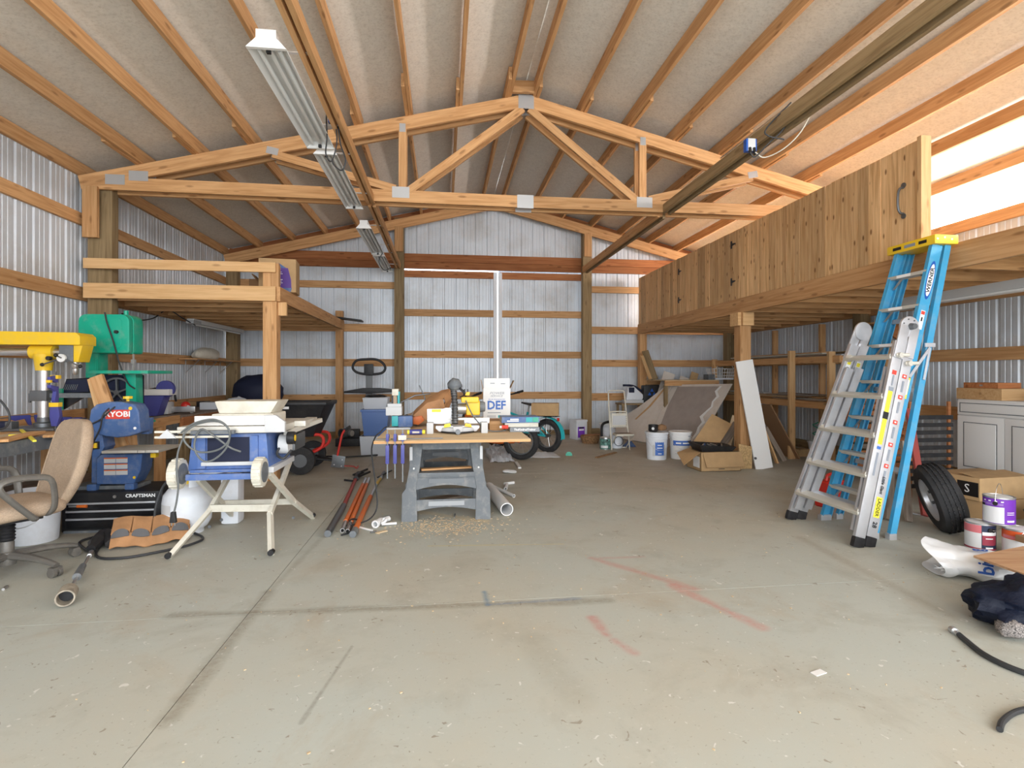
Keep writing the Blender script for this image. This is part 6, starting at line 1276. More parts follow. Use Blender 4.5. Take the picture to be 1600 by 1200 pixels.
def wrap(t, R, a0, a1, z0, z1, m_, nm='paper_label', off=.001):
    n = max(3, int((a1-a0)/9)); A = [math.radians(a0+(a1-a0)*i/n) for i in range(n+1)]
    b = B().add([((R+off)*math.cos(a), (R+off)*math.sin(a), z) for a in A for z in (z0, z1)], [(2*i, 2*i+2, 2*i+3, 2*i+1) for i in range(n)]); return b.mk(nm, m_, t, fix=False, smooth=60)
mat('can_green', (0.10, 0.22, 0.19), rough=.45, vary=.6, vscale=30); mat('can_purple', (0.17, 0.03, 0.42), rough=.4); mat('can_crimson', (0.34, 0.04, 0.07), rough=.4); mat('can_navy', (0.02, 0.03, 0.07), rough=.4); mat('can_orange', (0.62, 0.09, 0.02), rough=.4); mat('can_white', (0.72, 0.72, 0.73), rough=.4); mat('can_pink', (0.60, 0.16, 0.18), rough=.4); mat('can_violet', (0.30, 0.16, 0.52), rough=.4)
p = at_floor(946, 702); t = paint_can((p.x, p.y, 0), 'green labelled paint can on the floor left of the step stool', R=.09, h=.2); wrap(t, .09, 0, 360, .012, .175, 'can_green'); wrap(t, .09, 200, 280, .03, .07, 'can_white', off=.002)
p = at_floor(949, 697); bucket((p.x+.10, p.y+.30, 0), .12, .14, .36, 'white_plastic', 'white bucket standing behind the cream step stool', lid='white')
tag(B().tube([Vector((p.x-.06, p.y+.1, .0)), Vector((p.x-.07, p.y+.1, .28)), Vector((p.x-.02, p.y+.12, .38)), Vector((p.x+.16, p.y+.15, .41))], .022, n=8, sub=4).mk('vacuum_hose', 'black'), 'black vacuum hose bent over the white bucket behind the stool', 'hose')
p = at_floor(965, 701); t = bucket((p.x+.02, p.y+.12, 0), .10, .11, .21, 'white_plastic', 'small white bucket with a round blue emblem under the step stool', ribs=False)
B().tube([(.075*math.cos(a)-.0, -.118, .12+.075*math.sin(a)) for a in [2*math.pi*k/20 for k in range(20)]], .005, n=5, closed=True).mk('round_emblem', 'navy', t)
# ---- step stool
p = at_floor(970, 703); t = thing('step_stool', 'cream metal folding step stool with a perforated panel', 'step stool', (p.x, p.y, 0), 0)
sc_ = DEP((p.x, p.y, 0))/840
for s in (-1, 1): B().tube([(s*.15-.0, 0, 0), (s*.145-.02, .10, .62), (s*.135-.03, .14, .92)], .011, n=8).mk('side_rail', 'cream', t)
B().tube([(-.165, .14, .92), (-.14, .145, .95), (.08, .145, .95), (.105, .14, .92)], .011, n=8, sub=3).mk('top_rail', 'cream', t)
B().tube([(-.15, .06, .34), (-.155, .08, .57), (-.13, .09, .61), (.10, .09, .61), (.125, .08, .57), (.13, .06, .34)], .012, n=8, sub=3).mk('panel_frame', 'cream', t)
pn = S((-.14, .05, .36), (.115, .07, .59)).mk('seat_panel', 'cream', t, bevel=.006)
S((-.12, .045, .40), (.10, .05, .55)).mk('panel_recess', 'grey_light', pn); 
b = B()
for i in range(8): b.cyl((-.11+i*.03, .044, .375), (-.11+i*.03, .050, .375), .005, n=6)
for i in range(5): b.cyl((.108, .044, .40+i*.035), (.108, .050, .40+i*.035), .005, n=6)
b.mk('panel_holes', 'black', pn)['kind'] = 'stuff'
S((-.12, -.16, .24), (.17, .06, .27)).mk('step_tread', 'cream', t, bevel=.006); S((-.10, -.15, .27), (.15, .05, .276)).mk('tread_mat', 'wood_grey', t)
for s in (-1, 1): B().tube([(s*.14+.02, -.14, .25), (s*.14+.02, .22, .0)], .010, n=6).mk('rear_leg', 'cream', t)
B().tube([(-.13, .22, .01), (.17, .22, .01)], .010, n=6).mk('foot_bar', 'cream', t)
tag(B().prism([(-.10, 0), (.12, 0), (.02, .12)], -.05, .05, c=at_floor(982, 698)).mk('blue_wedge', 'tool_blue', bevel=.01), 'blue plastic piece on the floor right of the step stool', 'plastic piece')
tag(beam('dark_stick', at_floor(932, 716)+Vector((0, 0, .01)), at_floor(962, 708)+Vector((0, 0, .012)), .05, .012, 'bark'), 'dark stick lying on the floor in front of the step stool', 'stick')
# ---- stand with compressor tool and black bag
p = PY(985, 625, 10.0); t = thing('tool_stand', 'small wooden stand in the far right corner holding a grey power tool', 'stand', (p.x+.1, 10.05, 0))
zs = PY(985, 630, 9.95).z
S((-.32, -.18, zs-.03), (.28, .2, zs)).mk('stand_top', 'wood_old', t)
for x in (-.28, .24):
    for y in (-.15, .17): S((x-.02, y-.02, 0), (x+.02, y+.02, zs-.03)).mk('leg', 'wood_old', t)
S((-.28, -.12, .3), (.24, .15, .32)).mk('lower_shelf', 'wood_old', t)
t = thing('power_saw', 'grey and black power tool sitting on the small corner stand', 'power tool', (p.x, 10.02, zs+.002))
S((-.14, -.1, 0), (.30, .08, .06)).mk('base', 'grey_light', t, bevel=.01); B().prism([(-.10, .06), (.22, .06), (.26, .14), (.06, .32), (-.06, .30)], -.07, .06).mk('body', 'white_plastic', t, bevel=.02); B().tube([(-.14, 0, .34), (.05, 0, .33), (.18, 0, .26), (.32, 0, .16)], .022, n=8, sub=3).mk('handle', 'navy', t); B().cyl((.28, -.06, .07), (.28, .06, .07), .045, n=14).mk('wheel', 'black', t); S((-.05, -.08, .20), (.06, -.06, .30)).mk('dark_panel', 'navy', t, bevel=.008)
p = PY(1017, 640, 9.9); t = thing('tool_bag', 'black bag with a blue triangle emblem in the far right corner', 'bag', (p.x+.02, 9.98, .62)); B().prism([(-.16, 0), (.18, 0), (.21, .30), (.15, .40), (-.16, .39)], -.08, .08).mk('bag_body', 'black', t, bevel=.03)
for dx, dz in ((0, .27), (-.045, .20), (.045, .20)): B().prism([(dx-.035, dz), (dx+.035, dz), (dx, dz+.06)], -.086, -.08).mk('emblem', 'electric_blue', t)
tag(S((p.x-.15, 9.85, 0), (p.x+.22, 10.15, .615)).mk('dark_crate', 'black', bevel=.01), 'dark crate under the black bag in the far right corner', 'crate')
p = PX(924, 614, 0) if False else PY(922, 614, 10.4); tag(S((p.x-.03, 10.50, p.z-.06), (p.x+.03, 10.54, p.z+.06)).mk('outlet', 'white', bevel=.004), 'white electrical outlet on the far wall right of the door post', 'outlet')
# ---- five gallon buckets
p = at_floor(1026, 717); t = bucket((p.x, p.y, 0), .135, .155, .39, 'white_plastic', 'bluish white paint bucket with a blue label, holding a black cup on its lid', lid='white_plastic'); B1 = t
wrap(t, .145, 225, 300, .06, .26, 'grey_light'); wrap(t, .145, 240, 290, .07, .27, 'print_blue', off=.003); wrap(t, .146, 250, 280, .17, .18, 'print_white', off=.005); wrap(t, .146, 255, 275, .09, .10, 'print_white', off=.005); wrap(t, .146, 253, 277, .21, .22, 'print_white', off=.005)
B1p = p.copy()
t = thing('black_cup', 'black plastic cup standing on the left bucket lid', 'cup', (p.x-.06, p.y-.02, .397)); B().open_lathe([(0, 0), (.055, 0), (.068, .02), (.068, .10), (.060, .10), (.055, .02), (0, .015)], n=20).mk('cup_body', 'black', t, smooth=50); B().cyl((-.03, -.069, .05), (-.03, -.062, .05), .02, n=12).mk('sticker', 'white', t)
tag(lump((p.x+.075, p.y+.0, .45), .07, 1.05, .9, .7, 15, .15).mk('brown_roll', 'cardboard_dark', smooth=40), 'brown wrapped roll beside the black cup on the bucket lid', 'roll')
p = at_floor(1063, 716); t = bucket((p.x, p.y, 0), .135, .155, .39, 'white', 'white plaster bucket with a dark blue band beside the bluish bucket', lid='white')
wrap(t, .148, 205, 320, .20, .27, 'print_blue', off=.003); wrap(t, .149, 222, 250, .225, .245, 'print_white', off=.005); wrap(t, .149, 258, 300, .225, .245, 'print_white', off=.005); wrap(t, .143, 215, 300, .08, .083, 'print_grey', off=.003); wrap(t, .143, 215, 300, .12, .123, 'print_grey', off=.003); wrap(t, .151, 290, 310, .33, .34, 'print_grey', off=.004)
# ---- open carton with a black tool tray
p0 = at_floor(1095, 737); p1 = at_floor(1156, 735); t = thing('cardboard_box', 'open brown cardboard box with spread flaps in front of the loft post', 'box', ((p0.x+p1.x)/2, p0.y, 0), 0); hw = (p1.x-p0.x)/2
for lo, hi in (((-hw, 0, 0), (hw, .005, .24)), ((-hw, .38, 0), (hw, .385, .24)), ((-hw, 0, 0), (-hw+.005, .385, .24)), ((hw-.005, 0, 0), (hw, .385, .24)), ((-hw, 0, 0), (hw, .385, .005))): S(lo, hi).mk('side_panel', 'cardboard', t)
B().add([(-hw+.02, -.005, .24), (hw, -.005, .24), (hw+.02, -.06, .06), (-hw+.05, -.06, .06)], [(0, 1, 2, 3)]).mk('front_flap', 'cardboard', t, solid=.004)
B().add([(-hw, .01, .24), (-hw, .38, .24), (-hw-.17, .32, .20), (-hw-.26, -.08, .10)], [(0, 1, 2, 3)]).mk('left_flap', 'cardboard', t, solid=.004)
S((-hw-.003, .03, .04), (-hw-.001, .2, .18)).mk('paper_label', 'print_white', t); S((-.03, -.003, .025), (.05, -.001, .032)).mk('print_line', 'print_black', t)
q = t.location; t = thing('tool_tray', 'black plastic tray of small tools resting on the open cardboard box', 'tray', (q.x-.03, q.y+.15, .245))
b = B(); b.add([(-.21, -.14, 0), (.19, -.14, 0), (.19, .14, 0), (-.21, .14, 0), (-.26, -.17, .09), (.23, -.17, .06), (.23, .17, .07), (-.26, .17, .10), (-.22, -.14, .085), (.19, -.14, .055), (.19, .14, .065), (-.22, .14, .095), (-.18, -.11, .02), (.16, -.11, .02), (.16, .11, .02), (-.18, .11, .02)],
  [(k*4+i, k*4+(i+1) % 4, k*4+4+(i+1) % 4, k*4+4+i) for k in range(3) for i in range(4)]+[(0, 1, 2, 3), (12, 13, 14, 15)]); b.mk('tray_body', 'black', t, bevel=.004)
for k in range(7): a = k*.9; B().bar((-.13+.04*k-.03*math.cos(a), .03*math.sin(a*2)-.03, .06), (-.13+.04*k+.03*math.cos(a), .03*math.sin(a*2)+.05, .075), .014, .012).mk('bit_holder', ['steel', 'tool_blue', 'steel', 'dark_steel', 'steel', 'black', 'steel'][k], t)
# flattened cardboard leaning behind the box
for k, (a, b_, w_, m_, lb) in enumerate((((1128, 655), (1098, 700), .30, 'cardboard', 'large flattened cardboard leaning between the drywall and the loft post'), ((1152, 662), (1120, 704), .12, 'wood_grey', 'narrow dusty strip leaning on the flattened cardboard'), ((1150, 650), (1135, 700), .10, 'plywood', 'pale offcut leaning against the left side of the loft post'))):
    yy_ = 7.15+.12*k; q0 = PY(*a, yy_); q1 = PY(*b_, yy_-.1); d = (q1-q0).normalized(); q1 = q0+d*(q0.z/-d.z)
    tag(beam('leaning_sheet', q0, q1, w_, .012, m_, up=(-.5, -.8, .3)), lb, 'panel')
a = PY(1152, 700, 6.4); tag(B().prism([(-.09, 0), (.08, 0), (.06, .29), (-.12, .33)], -.01, .01, R=Matrix.Rotation(.1, 3, 'X'), c=(3.86, 6.50, .005)).mk('chipboard_piece', 'osb'), 'chipboard offcut standing between the open box and the white panel', 'offcut')
# ---- white panel leaning on the loft post
q0 = Vector((4.095, 6.47, .003)); q1 = Vector((3.885, 6.585, 1.40)); o = beam('melamine_board', q0, q1, .018, .235, 'white', up=(.98, 0, .15)); tag(o, 'tall white melamine panel leaning against the right loft post', 'panel')
c_ = PY(1180, 716, 6.46); tag(B().cyl(c_+Vector((0, -.012, 0)), c_+Vector((0, .0, 0)), .016, n=12).mk('screw_cap', 'dark_steel'), 'small dark screw cap near the foot of the white panel', 'screw')
for k, (a, b_, w_, m_, lb) in enumerate((((1192, 632), (1236, 718), .40, 'cardboard_dark', 'brown board slanting behind the white panel, largest of the leaning scraps'), ((1190, 662), (1214, 722), .06, 'wood_pale', 'thin pale batten nearest the right edge of the white panel'), ((1196, 668), (1226, 715), .06, 'wood_grey', 'thin grey batten between the white panel and the brown board'))):
    yy_ = (7.35, 6.9, 7.05)[k]; q0 = PY(*a, yy_); q1 = PY(*b_, yy_-.05); q1.z = .005
    tag(beam('leaning_board', q0, q1, .015, w_, m_, up=(0, 1, 0)) if k == 0 else beam('leaning_board', q0, q1, .02, w_, m_), lb, 'board')
p = at_floor(1247, 712); t = thing('cardboard_box', 'small tan box on the floor at the foot of the lumber rack', 'box', (p.x+.05, p.y, 0), .2); S((-.12, -.08, 0), (.12, .1, .10)).mk('carton', 'cardboard', t); S((-.12, -.10, .10), (.0, .1, .108)).mk('flap', 'cardboard', t)
p = at_floor(1275, 712); t = thing('flower_pot', 'white pot holding curled green wire beside the aluminium ladder', 'pot', (p.x, p.y, 0)); B().open_lathe([(0, 0), (.08, 0), (.11, .2), (.12, .2), (.12, .22), (.10, .22), (.09, .05), (0, .04)], n=20).mk('pot_body', 'white_plastic', t, smooth=40)
B().tube([(.03*math.cos(a)*(1+.3*math.sin(a*3)), .05*math.sin(a), .16+.02*a) for a in [k*.6 for k in range(30)]], .007, n=5, sub=2).mk('green_wire', 'green_machine', t)
p = PY(1204, 683, 8.2); t = thing('glass_jar', 'round clear jar lying in the shade under the lumber rack', 'jar', (p.x+.3, 8.3, .10)); B().sph((0, 0, 0), .085).mk('jar_body', 'clear_plastic', t)
# ---- aluminium articulated ladder
A0 = Vector((3.1, 3.85, 0)); t = thing('articulated_ladder', 'folded silver aluminium articulated ladder leaning in front of the blue ladder', 'ladder', A0)
lz = 1.62; near0, near1, far0, far1 = 3.46, 3.56, 4.20, 3.96; X0, X1 = 2.89, 3.35
def rp(side, s_, z, dx=0, dy=0):   # side 0 near 1 far; s_ section 0/1
    f = z/lz; y = (near0+(near1-near0)*f) if side == 0 else (far0+(far1-far0)*f); return Vector((X0+(X1-X0)*f+s_*.088+dx, y+dy, z))-A0
rails = {}
for side in (0, 1):
    for s_ in (0, 1):
        q0, q1 = rp(side, s_, .07), rp(side, s_, lz-.16)
        b = B(); b.bar(q0, q1, .028, .078, up=(1, 0, 0)); o = b.mk('rail', 'aluminium', t, bevel=.003); rails[(side, s_)] = o
        iy = (.045 if side == 0 else -.045)
        q0, q1 = rp(side, s_, .10, dy=iy), rp(side, s_, lz-.35, dy=iy); B().bar(q0, q1, .02, .066, up=(1, 0, 0)).mk('inner_rail', 'aluminium', t, bevel=.003)
        f_ = rp(side, s_, .035); B().box(f_, (.085, .04, .075), Matrix.Rotation(.27, 3, 'Y')).mk('foot', 'black', t, bevel=.012)
    # hinge
    h0 = rp(side, .5, lz-.05); sy = -.022 if side == 0 else .022
    b = B().cyl(h0+Vector((0, sy*.2, 0)), h0+Vector((0, sy, 0)), .075, n=28); R_ = Matrix.Rotation(.27, 3, 'Y')
    b.bar(rp(side, 0, lz-.28)+Vector((.0, sy*.8, 0)), h0+Vector((-.035, sy*.8, .01)), .012, .075, up=(1, 0, 0)).bar(rp(side, 1, lz-.28)+Vector((.0, sy*.8, 0)), h0+Vector((.045, sy*.8, -.01)), .012, .070, up=(1, 0, 0))
    h_ = b.mk('hinge', 'aluminium', t, bevel=.003); B().cyl(h0+Vector((.01, sy, 0)), h0+Vector((.01, sy*2.6, 0)), .026, .020, n=14).mk('hinge_knob', 'dark_steel' if side == 0 else 'red', h_)
    for k in range(5): a = k*.9; B().cyl(h0+Vector((.055*math.cos(a), sy, .055*math.sin(a))), h0+Vector((.055*math.cos(a), sy*1.15, .055*math.sin(a))), .006, n=8).mk('rivet', 'dark_steel', h_)
for k, z in enumerate((.24, .50, .78, 1.06, 1.35)):
    for s_ in (0, 1):
        q0, q1 = rp(0, s_, z, dx=-.012 if s_ == 0 else .01), rp(1, s_, z, dx=-.012 if s_ == 0 else .01)
        if s_ == 0:
            dq = (q1-q0).normalized(); B().bar(q0+dq*.0, q1, .075, .024, up=(-.3, 0, 1)).cyl(q0+dq*.01, q0+dq*.05, .034, .022, n=10).cyl(q1-dq*.05, q1-dq*.01, .022, .034, n=10).mk('rung', 'alu_tread', t, bevel=.003)
        elif k < 5: B().bar(q0, q1, .05, .024, up=(-.3, 0, 1)).mk('rung', 'aluminium', t, bevel=.003)
for side, s_, z in ((0, 0, 1.36), (0, 1, 1.30), (1, 0, 1.36)):
    q = rp(side, s_, z); sy = -1 if side == 0 else 1; B().cyl(q+Vector((-.02, sy*.02, 0)), q+Vector((.05, sy*.06, 0)), .014, n=10).cyl(q+Vector((0, sy*.01, 0)), q+Vector((0, sy*.05, 0)), .02, n=10).mk('lock_knob', 'alu_tread', t)
def sticker(side, s_, z0, z1, wd, m_, nm='sticker', ddx=0, off=.0155, par=None):
    sy = -off if side == 0 else off; q0, q1 = rp(side, s_, z0, dx=ddx, dy=sy), rp(side, s_, z1, dx=ddx, dy=sy)
    return B().bar(q0, q1, .0012, wd, up=(1, 0, 0)).mk(nm, m_, rails[(side, s_)] if par is None else par)
sticker(0, 0, .72, 1.12, .034, 'label_yellow'); sticker(0, 0, .90, .95, .040, 'print_black', off=.0165); sticker(0, 0, 1.10, 1.13, .036, 'print_grey', off=.0165); sticker(0, 0, .685, .705, .03, 'print_blue')
for z in (1.22, ): sticker(0, 0, z, z+.03, .034, 'print_red')
sticker(0, 0, 1.14, 1.215, .012, 'print_grey'); sticker(0, 0, .5, .66, .014, 'print_grey')
for z in (1.19, 1.04, .86, .70, .55): sticker(0, 1, z, z+.028, .034, 'print_red'); sticker(0, 1, z+.010, z+.020, .014, 'print_white', off=.0165); sticker(0, 1, z-.10, z-.02, .016, 'print_grey')
sticker(0, 1, .205, .345, .046, 'label_yellow')
def rail_text(s_, txt, z, size, m_='print_black', sx=1.0, it=0, s2=1):
    up_ = (rp(0, s2, z+.1)-rp(0, s2, z-.1)).normalized(); n_ = Vector((0, -1, 0)); n_ = (n_-up_*n_.dot(up_)).normalized()
    x_ = -up_; y_ = n_.cross(x_); W = Matrix((x_, y_, n_)).transposed().to_4x4(); W.translation = A0+rp(0, s2, z, dy=-.0175); 
    return text(txt, 'lettering', size, m_, t, W, sx=sx, italic=it, bold=.0006)
rail_text(0, 'LADDER', .275, .036, sx=.95); rail_text(0, '28', .155, .045); rail_text(0, 'Little Giant', .43, .032, it=.25, sx=.85)
for s_, z in ((0, 1.22), (1, 1.20)): 
    for side in (1,): o = sticker(side, s_, z-.10, z+.12, .04, 'print_white', off=-.0185); sticker(side, s_, z+.08, z+.11, .03, 'label_yellow', off=-.0195); sticker(side, s_, z+.02, z+.06, .022, 'print_black', off=-.0195); sticker(side, s_, z-.05, z-.02, .026, 'print_red', off=-.0195)
# ---- blue fibreglass step ladder
L0 = Vector((3.45, 3.9, 0)); t = thing('step_ladder', 'tall blue fibreglass step ladder with a yellow top leaning on the loft', 'ladder', L0)
TZL = 2.2
pts = {('n', 0): (Vector((3.15, 3.62, 0)), Vector((3.70, 3.63, TZL))), ('f', 0): (Vector((3.17, 4.16, 0)), Vector((3.70, 3.97, TZL))), ('n', 1): (Vector((3.28, 3.585, 0)), Vector((3.79, 3.63, TZL))), ('f', 1): (Vector((3.31, 4.18, 0)), Vector((3.79, 3.97, TZL)))}
BR = {}
for (sd, k), (a, b_) in pts.items():
    a = a-L0; b_ = b_-L0; w_ = .085 if k == 0 else .05; d = (b_-a).normalized(); sy = 1 if sd == 'n' else -1
    bb_ = B().bar(a+d*.03, b_, .008, w_, up=(1, 0, 0)); off = Vector((0, sy*.014, 0)); ex = Vector((w_/2-.004, 0, 0))
    bb_.bar(a+d*.03+off+ex, b_+off+ex, .03, .007, up=(1, 0, 0)).bar(a+d*.03+off-ex, b_+off-ex, .03, .007, up=(1, 0, 0))
    o = bb_.mk('rail', 'ladder_blue', t, smooth=0); BR[(sd, k)] = o
    B().box(a+Vector((0, sy*.01, .02)), (w_+.01, .045, .05)).mk('foot', 'aluminium', o, bevel=.004)
def bl(sd, k, z): a, b_ = pts[(sd, k)]; return a.lerp(b_, z/TZL)-L0
for i, z in enumerate((.29, .58, .87, 1.16, 1.45, 1.74, 2.0)):
    q0, q1 = bl('n', 0, z), bl('f', 0, z); st = B().bar(q0, q1, .085, .026, up=(0, 0, 1)).mk('step', 'alu_tread', t, bevel=.003)
    for q, qq in ((q0, 1), (q1, -1)): B().bar(q+Vector((0, qq*.10, -.005)), q+Vector((.0, qq*.01, -.09)), .02, .004).mk('step_brace', 'steel', st)
    if i in (4, 5, 6):
        m_ = (q0+q1)/2+Vector((-.0445, .03, 0)); S((m_.x-.001, m_.y-.07, m_.z-.011), (m_.x, m_.y+.06, m_.z+.011)).mk('step_sticker', 'print_white', st)
for z in (.5, 1.1, 1.65): B().bar(bl('n', 1, z), bl('f', 1, z), .02, .035, up=(0, 0, 1)).mk('rear_brace', 'aluminium', t)
q0, q1 = bl('n', 0, TZL)+Vector((-.06, -.04, 0)), bl('f', 1, TZL)+Vector((.05, .06, .07)); S(q0, q1).mk('top_cap', 'yellow', t, bevel=.010)
cz_ = TZL+.035
for k, (y0, y1) in enumerate(((3.66, 3.73), (3.76, 3.86), (3.89, 3.97))): S((3.639-L0.x, y0-L0.y, cz_-.012), (3.6405-L0.x, y1-L0.y, cz_+.012)).mk('cap_print', 'print_black' if k != 1 else 'print_grey', t)
for k in range(3): B().cyl((3.66+k*.06-L0.x, 3.592-L0.y, cz_+(.012 if k % 2 else -.0)), (3.66+k*.06-L0.x, 3.586-L0.y, cz_+(.012 if k % 2 else 0)), .007, n=8).mk('cap_rivet', 'steel', t)
for z0, z1 in ((1.36, 1.60),):
    a, b_ = bl('n', 0, 1.20)+Vector((0, -.012, 0)), bl('n', 1, 1.42)+Vector((0, -.012, 0)); B().bar(a, b_, .006, .022, up=(1, 0, 0)).bar(b_, bl('n', 1, 1.18)+Vector((0, -.012, 0)), .006, .018, up=(1, 0, 0)).mk('spreader', 'aluminium', t)
    a, b_ = bl('n', 1, 1.44)+Vector((-.05, -.016, 0)), bl('n', 1, 1.44)+Vector((.035, -.016, 0)); B().bar(a, b_, .008, .03, up=(0, 0, 1)).mk('spreader_plate', 'aluminium', t)
up_ = (pts[('n', 0)][1]-pts[('n', 0)][0]).normalized(); n_ = Vector((0, -1, 0)); n_ = (n_-up_*n_.dot(up_)).normalized(); y_ = n_.cross(up_); 
Wl = Matrix((up_, y_, n_)).transposed().to_4x4(); Wl.translation = L0+bl('n', 0, 1.93)+Vector((0, -.0055, 0))
lo = B().add([Wl @ Vector((.15*math.copysign(abs(math.cos(a))**1.0, math.cos(a)), .030*math.sin(a), 0)) for a in [2*math.pi*k/28 for k in range(28)]], [tuple(range(28))]).mk('logo_plate', 'electric_blue', t, world=True, solid=.001, smooth=0)
lo = B().add([Wl @ Vector((.125*math.cos(a), .024*math.sin(a), .0015)) for a in [2*math.pi*k/28 for k in range(28)]], [tuple(range(28))]).mk('logo_field', 'print_white', t, world=True, smooth=0)
Wl.translation = Wl.translation+n_*.0022; text('WERNER', 'lettering', .042, 'print_black', t, Wl, sx=1.15, bold=.001)
def bst(z0, z1, wd, m_, off=.006): B().bar(bl('n', 0, z0)+Vector((0, -off, 0)), bl('n', 0, z1)+Vector((0, -off, 0)), .001, wd, up=(1, 0, 0)).mk('sticker', m_, BR[('n', 0)])
bst(1.56, 1.70, .035, 'print_white'); bst(1.67, 1.695, .03, 'print_red', .007); bst(1.62, 1.65, .012, 'print_black', .007); bst(1.04, 1.22, .035, 'label_yellow'); bst(1.195, 1.215, .032, 'print_black', .007); bst(1.07, 1.18, .026, 'print_white', .007)
# ---- slatted wood, frames and red can behind the ladders
t = thing('slatted_screen', 'dark brown slatted wooden panels stacked upright behind the ladders', 'slatted panel', (5.0, 5.6, 0))
for k in range(15): B().bb((4.55, 5.55, .08+k*.075), (5.30, 5.575, .08+k*.075+.05)).mk('slat', 'wood_red' if k % 4 else 'wood_grey', t, world=True, smooth=0)
for x in (4.57, 4.92, 5.27): B().bb((x-.02, 5.575, 0), (x+.02, 5.61, 1.22)).mk('frame_post', 'wood_red', t, world=True, smooth=0)
t = thing('slatted_screen', 'dark slatted panel leaning right of the slatted stack behind the blue ladder', 'slatted panel', (4.75, 4.75, 0))
for k in range(10): B().bb((4.55, 4.75, .10+k*.075), (5.02, 4.77, .10+k*.075+.04)).mk('slat', 'black', t, world=True, smooth=0)
for x in (4.57, 5.0): B().bb((x-.015, 4.77, 0), (x+.015, 4.79, .95)).mk('frame_post', 'wood_red', t, world=True, smooth=0)
def PB(px, py, dep): return PD(px, py, dep)
t = thing('old_easel', 'weathered grey wooden folding frame standing behind the blue ladder', 'wooden frame', (3.9, 4.2, 0)); e0 = Vector((3.9, 4.2, 0))
def eb(a, b_, d0, d1, w_, m_, nm):
    q0, q1 = PD(*a, d0), PD(*b_, d1); beam(nm, q0, q1, .025, w_, m_, t, up=(1, 0, 0))
def fpt(px, py): return PZ(px, py, .01)
eb2 = lambda top, dtop, foot, w_, m_, nm: beam(nm, PD(*top, dtop), fpt(*foot), .025, w_, m_, t, up=(1, 0, 0))
eb2((1413, 690), 4.65, (1420, 815), .055, 'wood_grey', 'leg'); eb2((1398, 650), 4.9, (1388, 812), .05, 'wood_grey', 'leg'); eb2((1420, 640), 5.2, (1446, 806), .06, 'red_dull', 'leg'); eb2((1395, 660), 5.2, (1378, 800), .03, 'wood_red', 'leg')
beam('cross_bar', PD(1378, 790, 4.7), PD(1404, 800, 4.6), .02, .03, 'wood_grey', t); beam('cross_bar', PD(1385, 790, 4.8), PD(1395, 815, 4.45), .02, .03, 'wood_grey', t)
tag(beam('pale_strip', fpt(1420, 800), fpt(1444, 805), .04, .012, 'grey_light'), 'pale strip on the floor at the foot of the wooden frame', 'strip')
p = at_floor(1300, 796); t = thing('fuel_can', 'red fuel can with a white cap on the floor behind the aluminium ladder', 'fuel can', (p.x+.08, p.y+.12, 0), .4); S((-.13, -.08, 0), (.13, .08, .24)).mk('can_body', 'red', t, bevel=.03, bseg=3); B().tube([(-.07, 0, .24), (-.05, 0, .29), (.05, 0, .29), (.07, 0, .24)], .014, n=8, sub=3).mk('handle', 'red', t); B().cyl((.02, -.10, .05), (.02, -.07, .05), .03, n=14).mk('white_cap', 'white', t)
p = PX(1311, 612, 5.3); t = thing('spray_bottle', 'white and green jug on the near end of the lumber rack', 'jug', (5.2, PX(1311, 612, 5.2).y, .846)); S((-.06, -.05, 0), (.06, .05, .18)).mk('jug_body', 'white_plastic', t, bevel=.02); S((-.05, -.052, .02), (.05, -.049, .13)).mk('paper_label', 'green_machine', t); B().cyl((0, 0, .18), (0, 0, .21), .022, n=12).mk('cap', 'green_machine', t)
o = beam('shelf_plank', (5.2, 5.9, .83), (5.2, 6.5, .83), .5, .02, 'wood_old'); tag(o, 'weathered plank extending the near end of the lumber rack', 'plank')
# ---- spare tyre
c = Vector((3.84, 3.74, .26)); n_ = Vector((-.82, .44, -.30)).normalized(); R_ = frame_of(n_, (0, 0, 1)); R3 = Matrix((R_.col[1], R_.col[2], R_.col[0])).transposed()
t = thing('tyre', 'small black tyre on a silver steel wheel standing in front of the cardboard boxes', 'tyre', (c.x, c.y, 0)); cl_ = Vector((0, 0, c.z)); R = .30
K_ = Matrix.Scale(.865, 3); R3 = R3 @ K_
B().lathe([(.19, -.085), (.20, -.10), (.25, -.105), (.285, -.09), (.30, -.06), (.302, 0), (.30, .06), (.285, .09), (.25, .105), (.20, .10), (.19, .085)], c=cl_, R=R3, n=48, close=True).mk('tyre_casing', 'rubber', t, smooth=40)
tr = t.children[0]; b = B()
for q in range(60):
    a = 2*math.pi*q/60
    for zz_ in (-.05, -.017, .017, .05): p = R3 @ Vector((.303*math.cos(a), .303*math.sin(a), zz_)); b.box(cl_+p, (.02, .024, .010), R3 @ Matrix.Rotation(a, 3, 'Z'))
b.mk('tread_blocks', 'rubber', tr)['kind'] = 'stuff'
B().open_lathe([(.19, .09), (.18, .085), (.172, .05), (.165, .045), (.15, .02), (.13, .02), (.115, .035), (.06, .035), (.055, .02), (.03, .02), (.028, .035), (0.001, .035)], c=cl_, R=R3, n=40).mk('wheel_rim', 'aluminium', t, smooth=40)
rm = t.children[-1]
for q in range(5): a = 2*math.pi*q/5; p = R3 @ Vector((.085*math.cos(a), .085*math.sin(a), .036)); B().cyl(cl_+p, cl_+p+n_*.02, .012, n=8).mk('wheel_nut', 'dark_steel', rm)
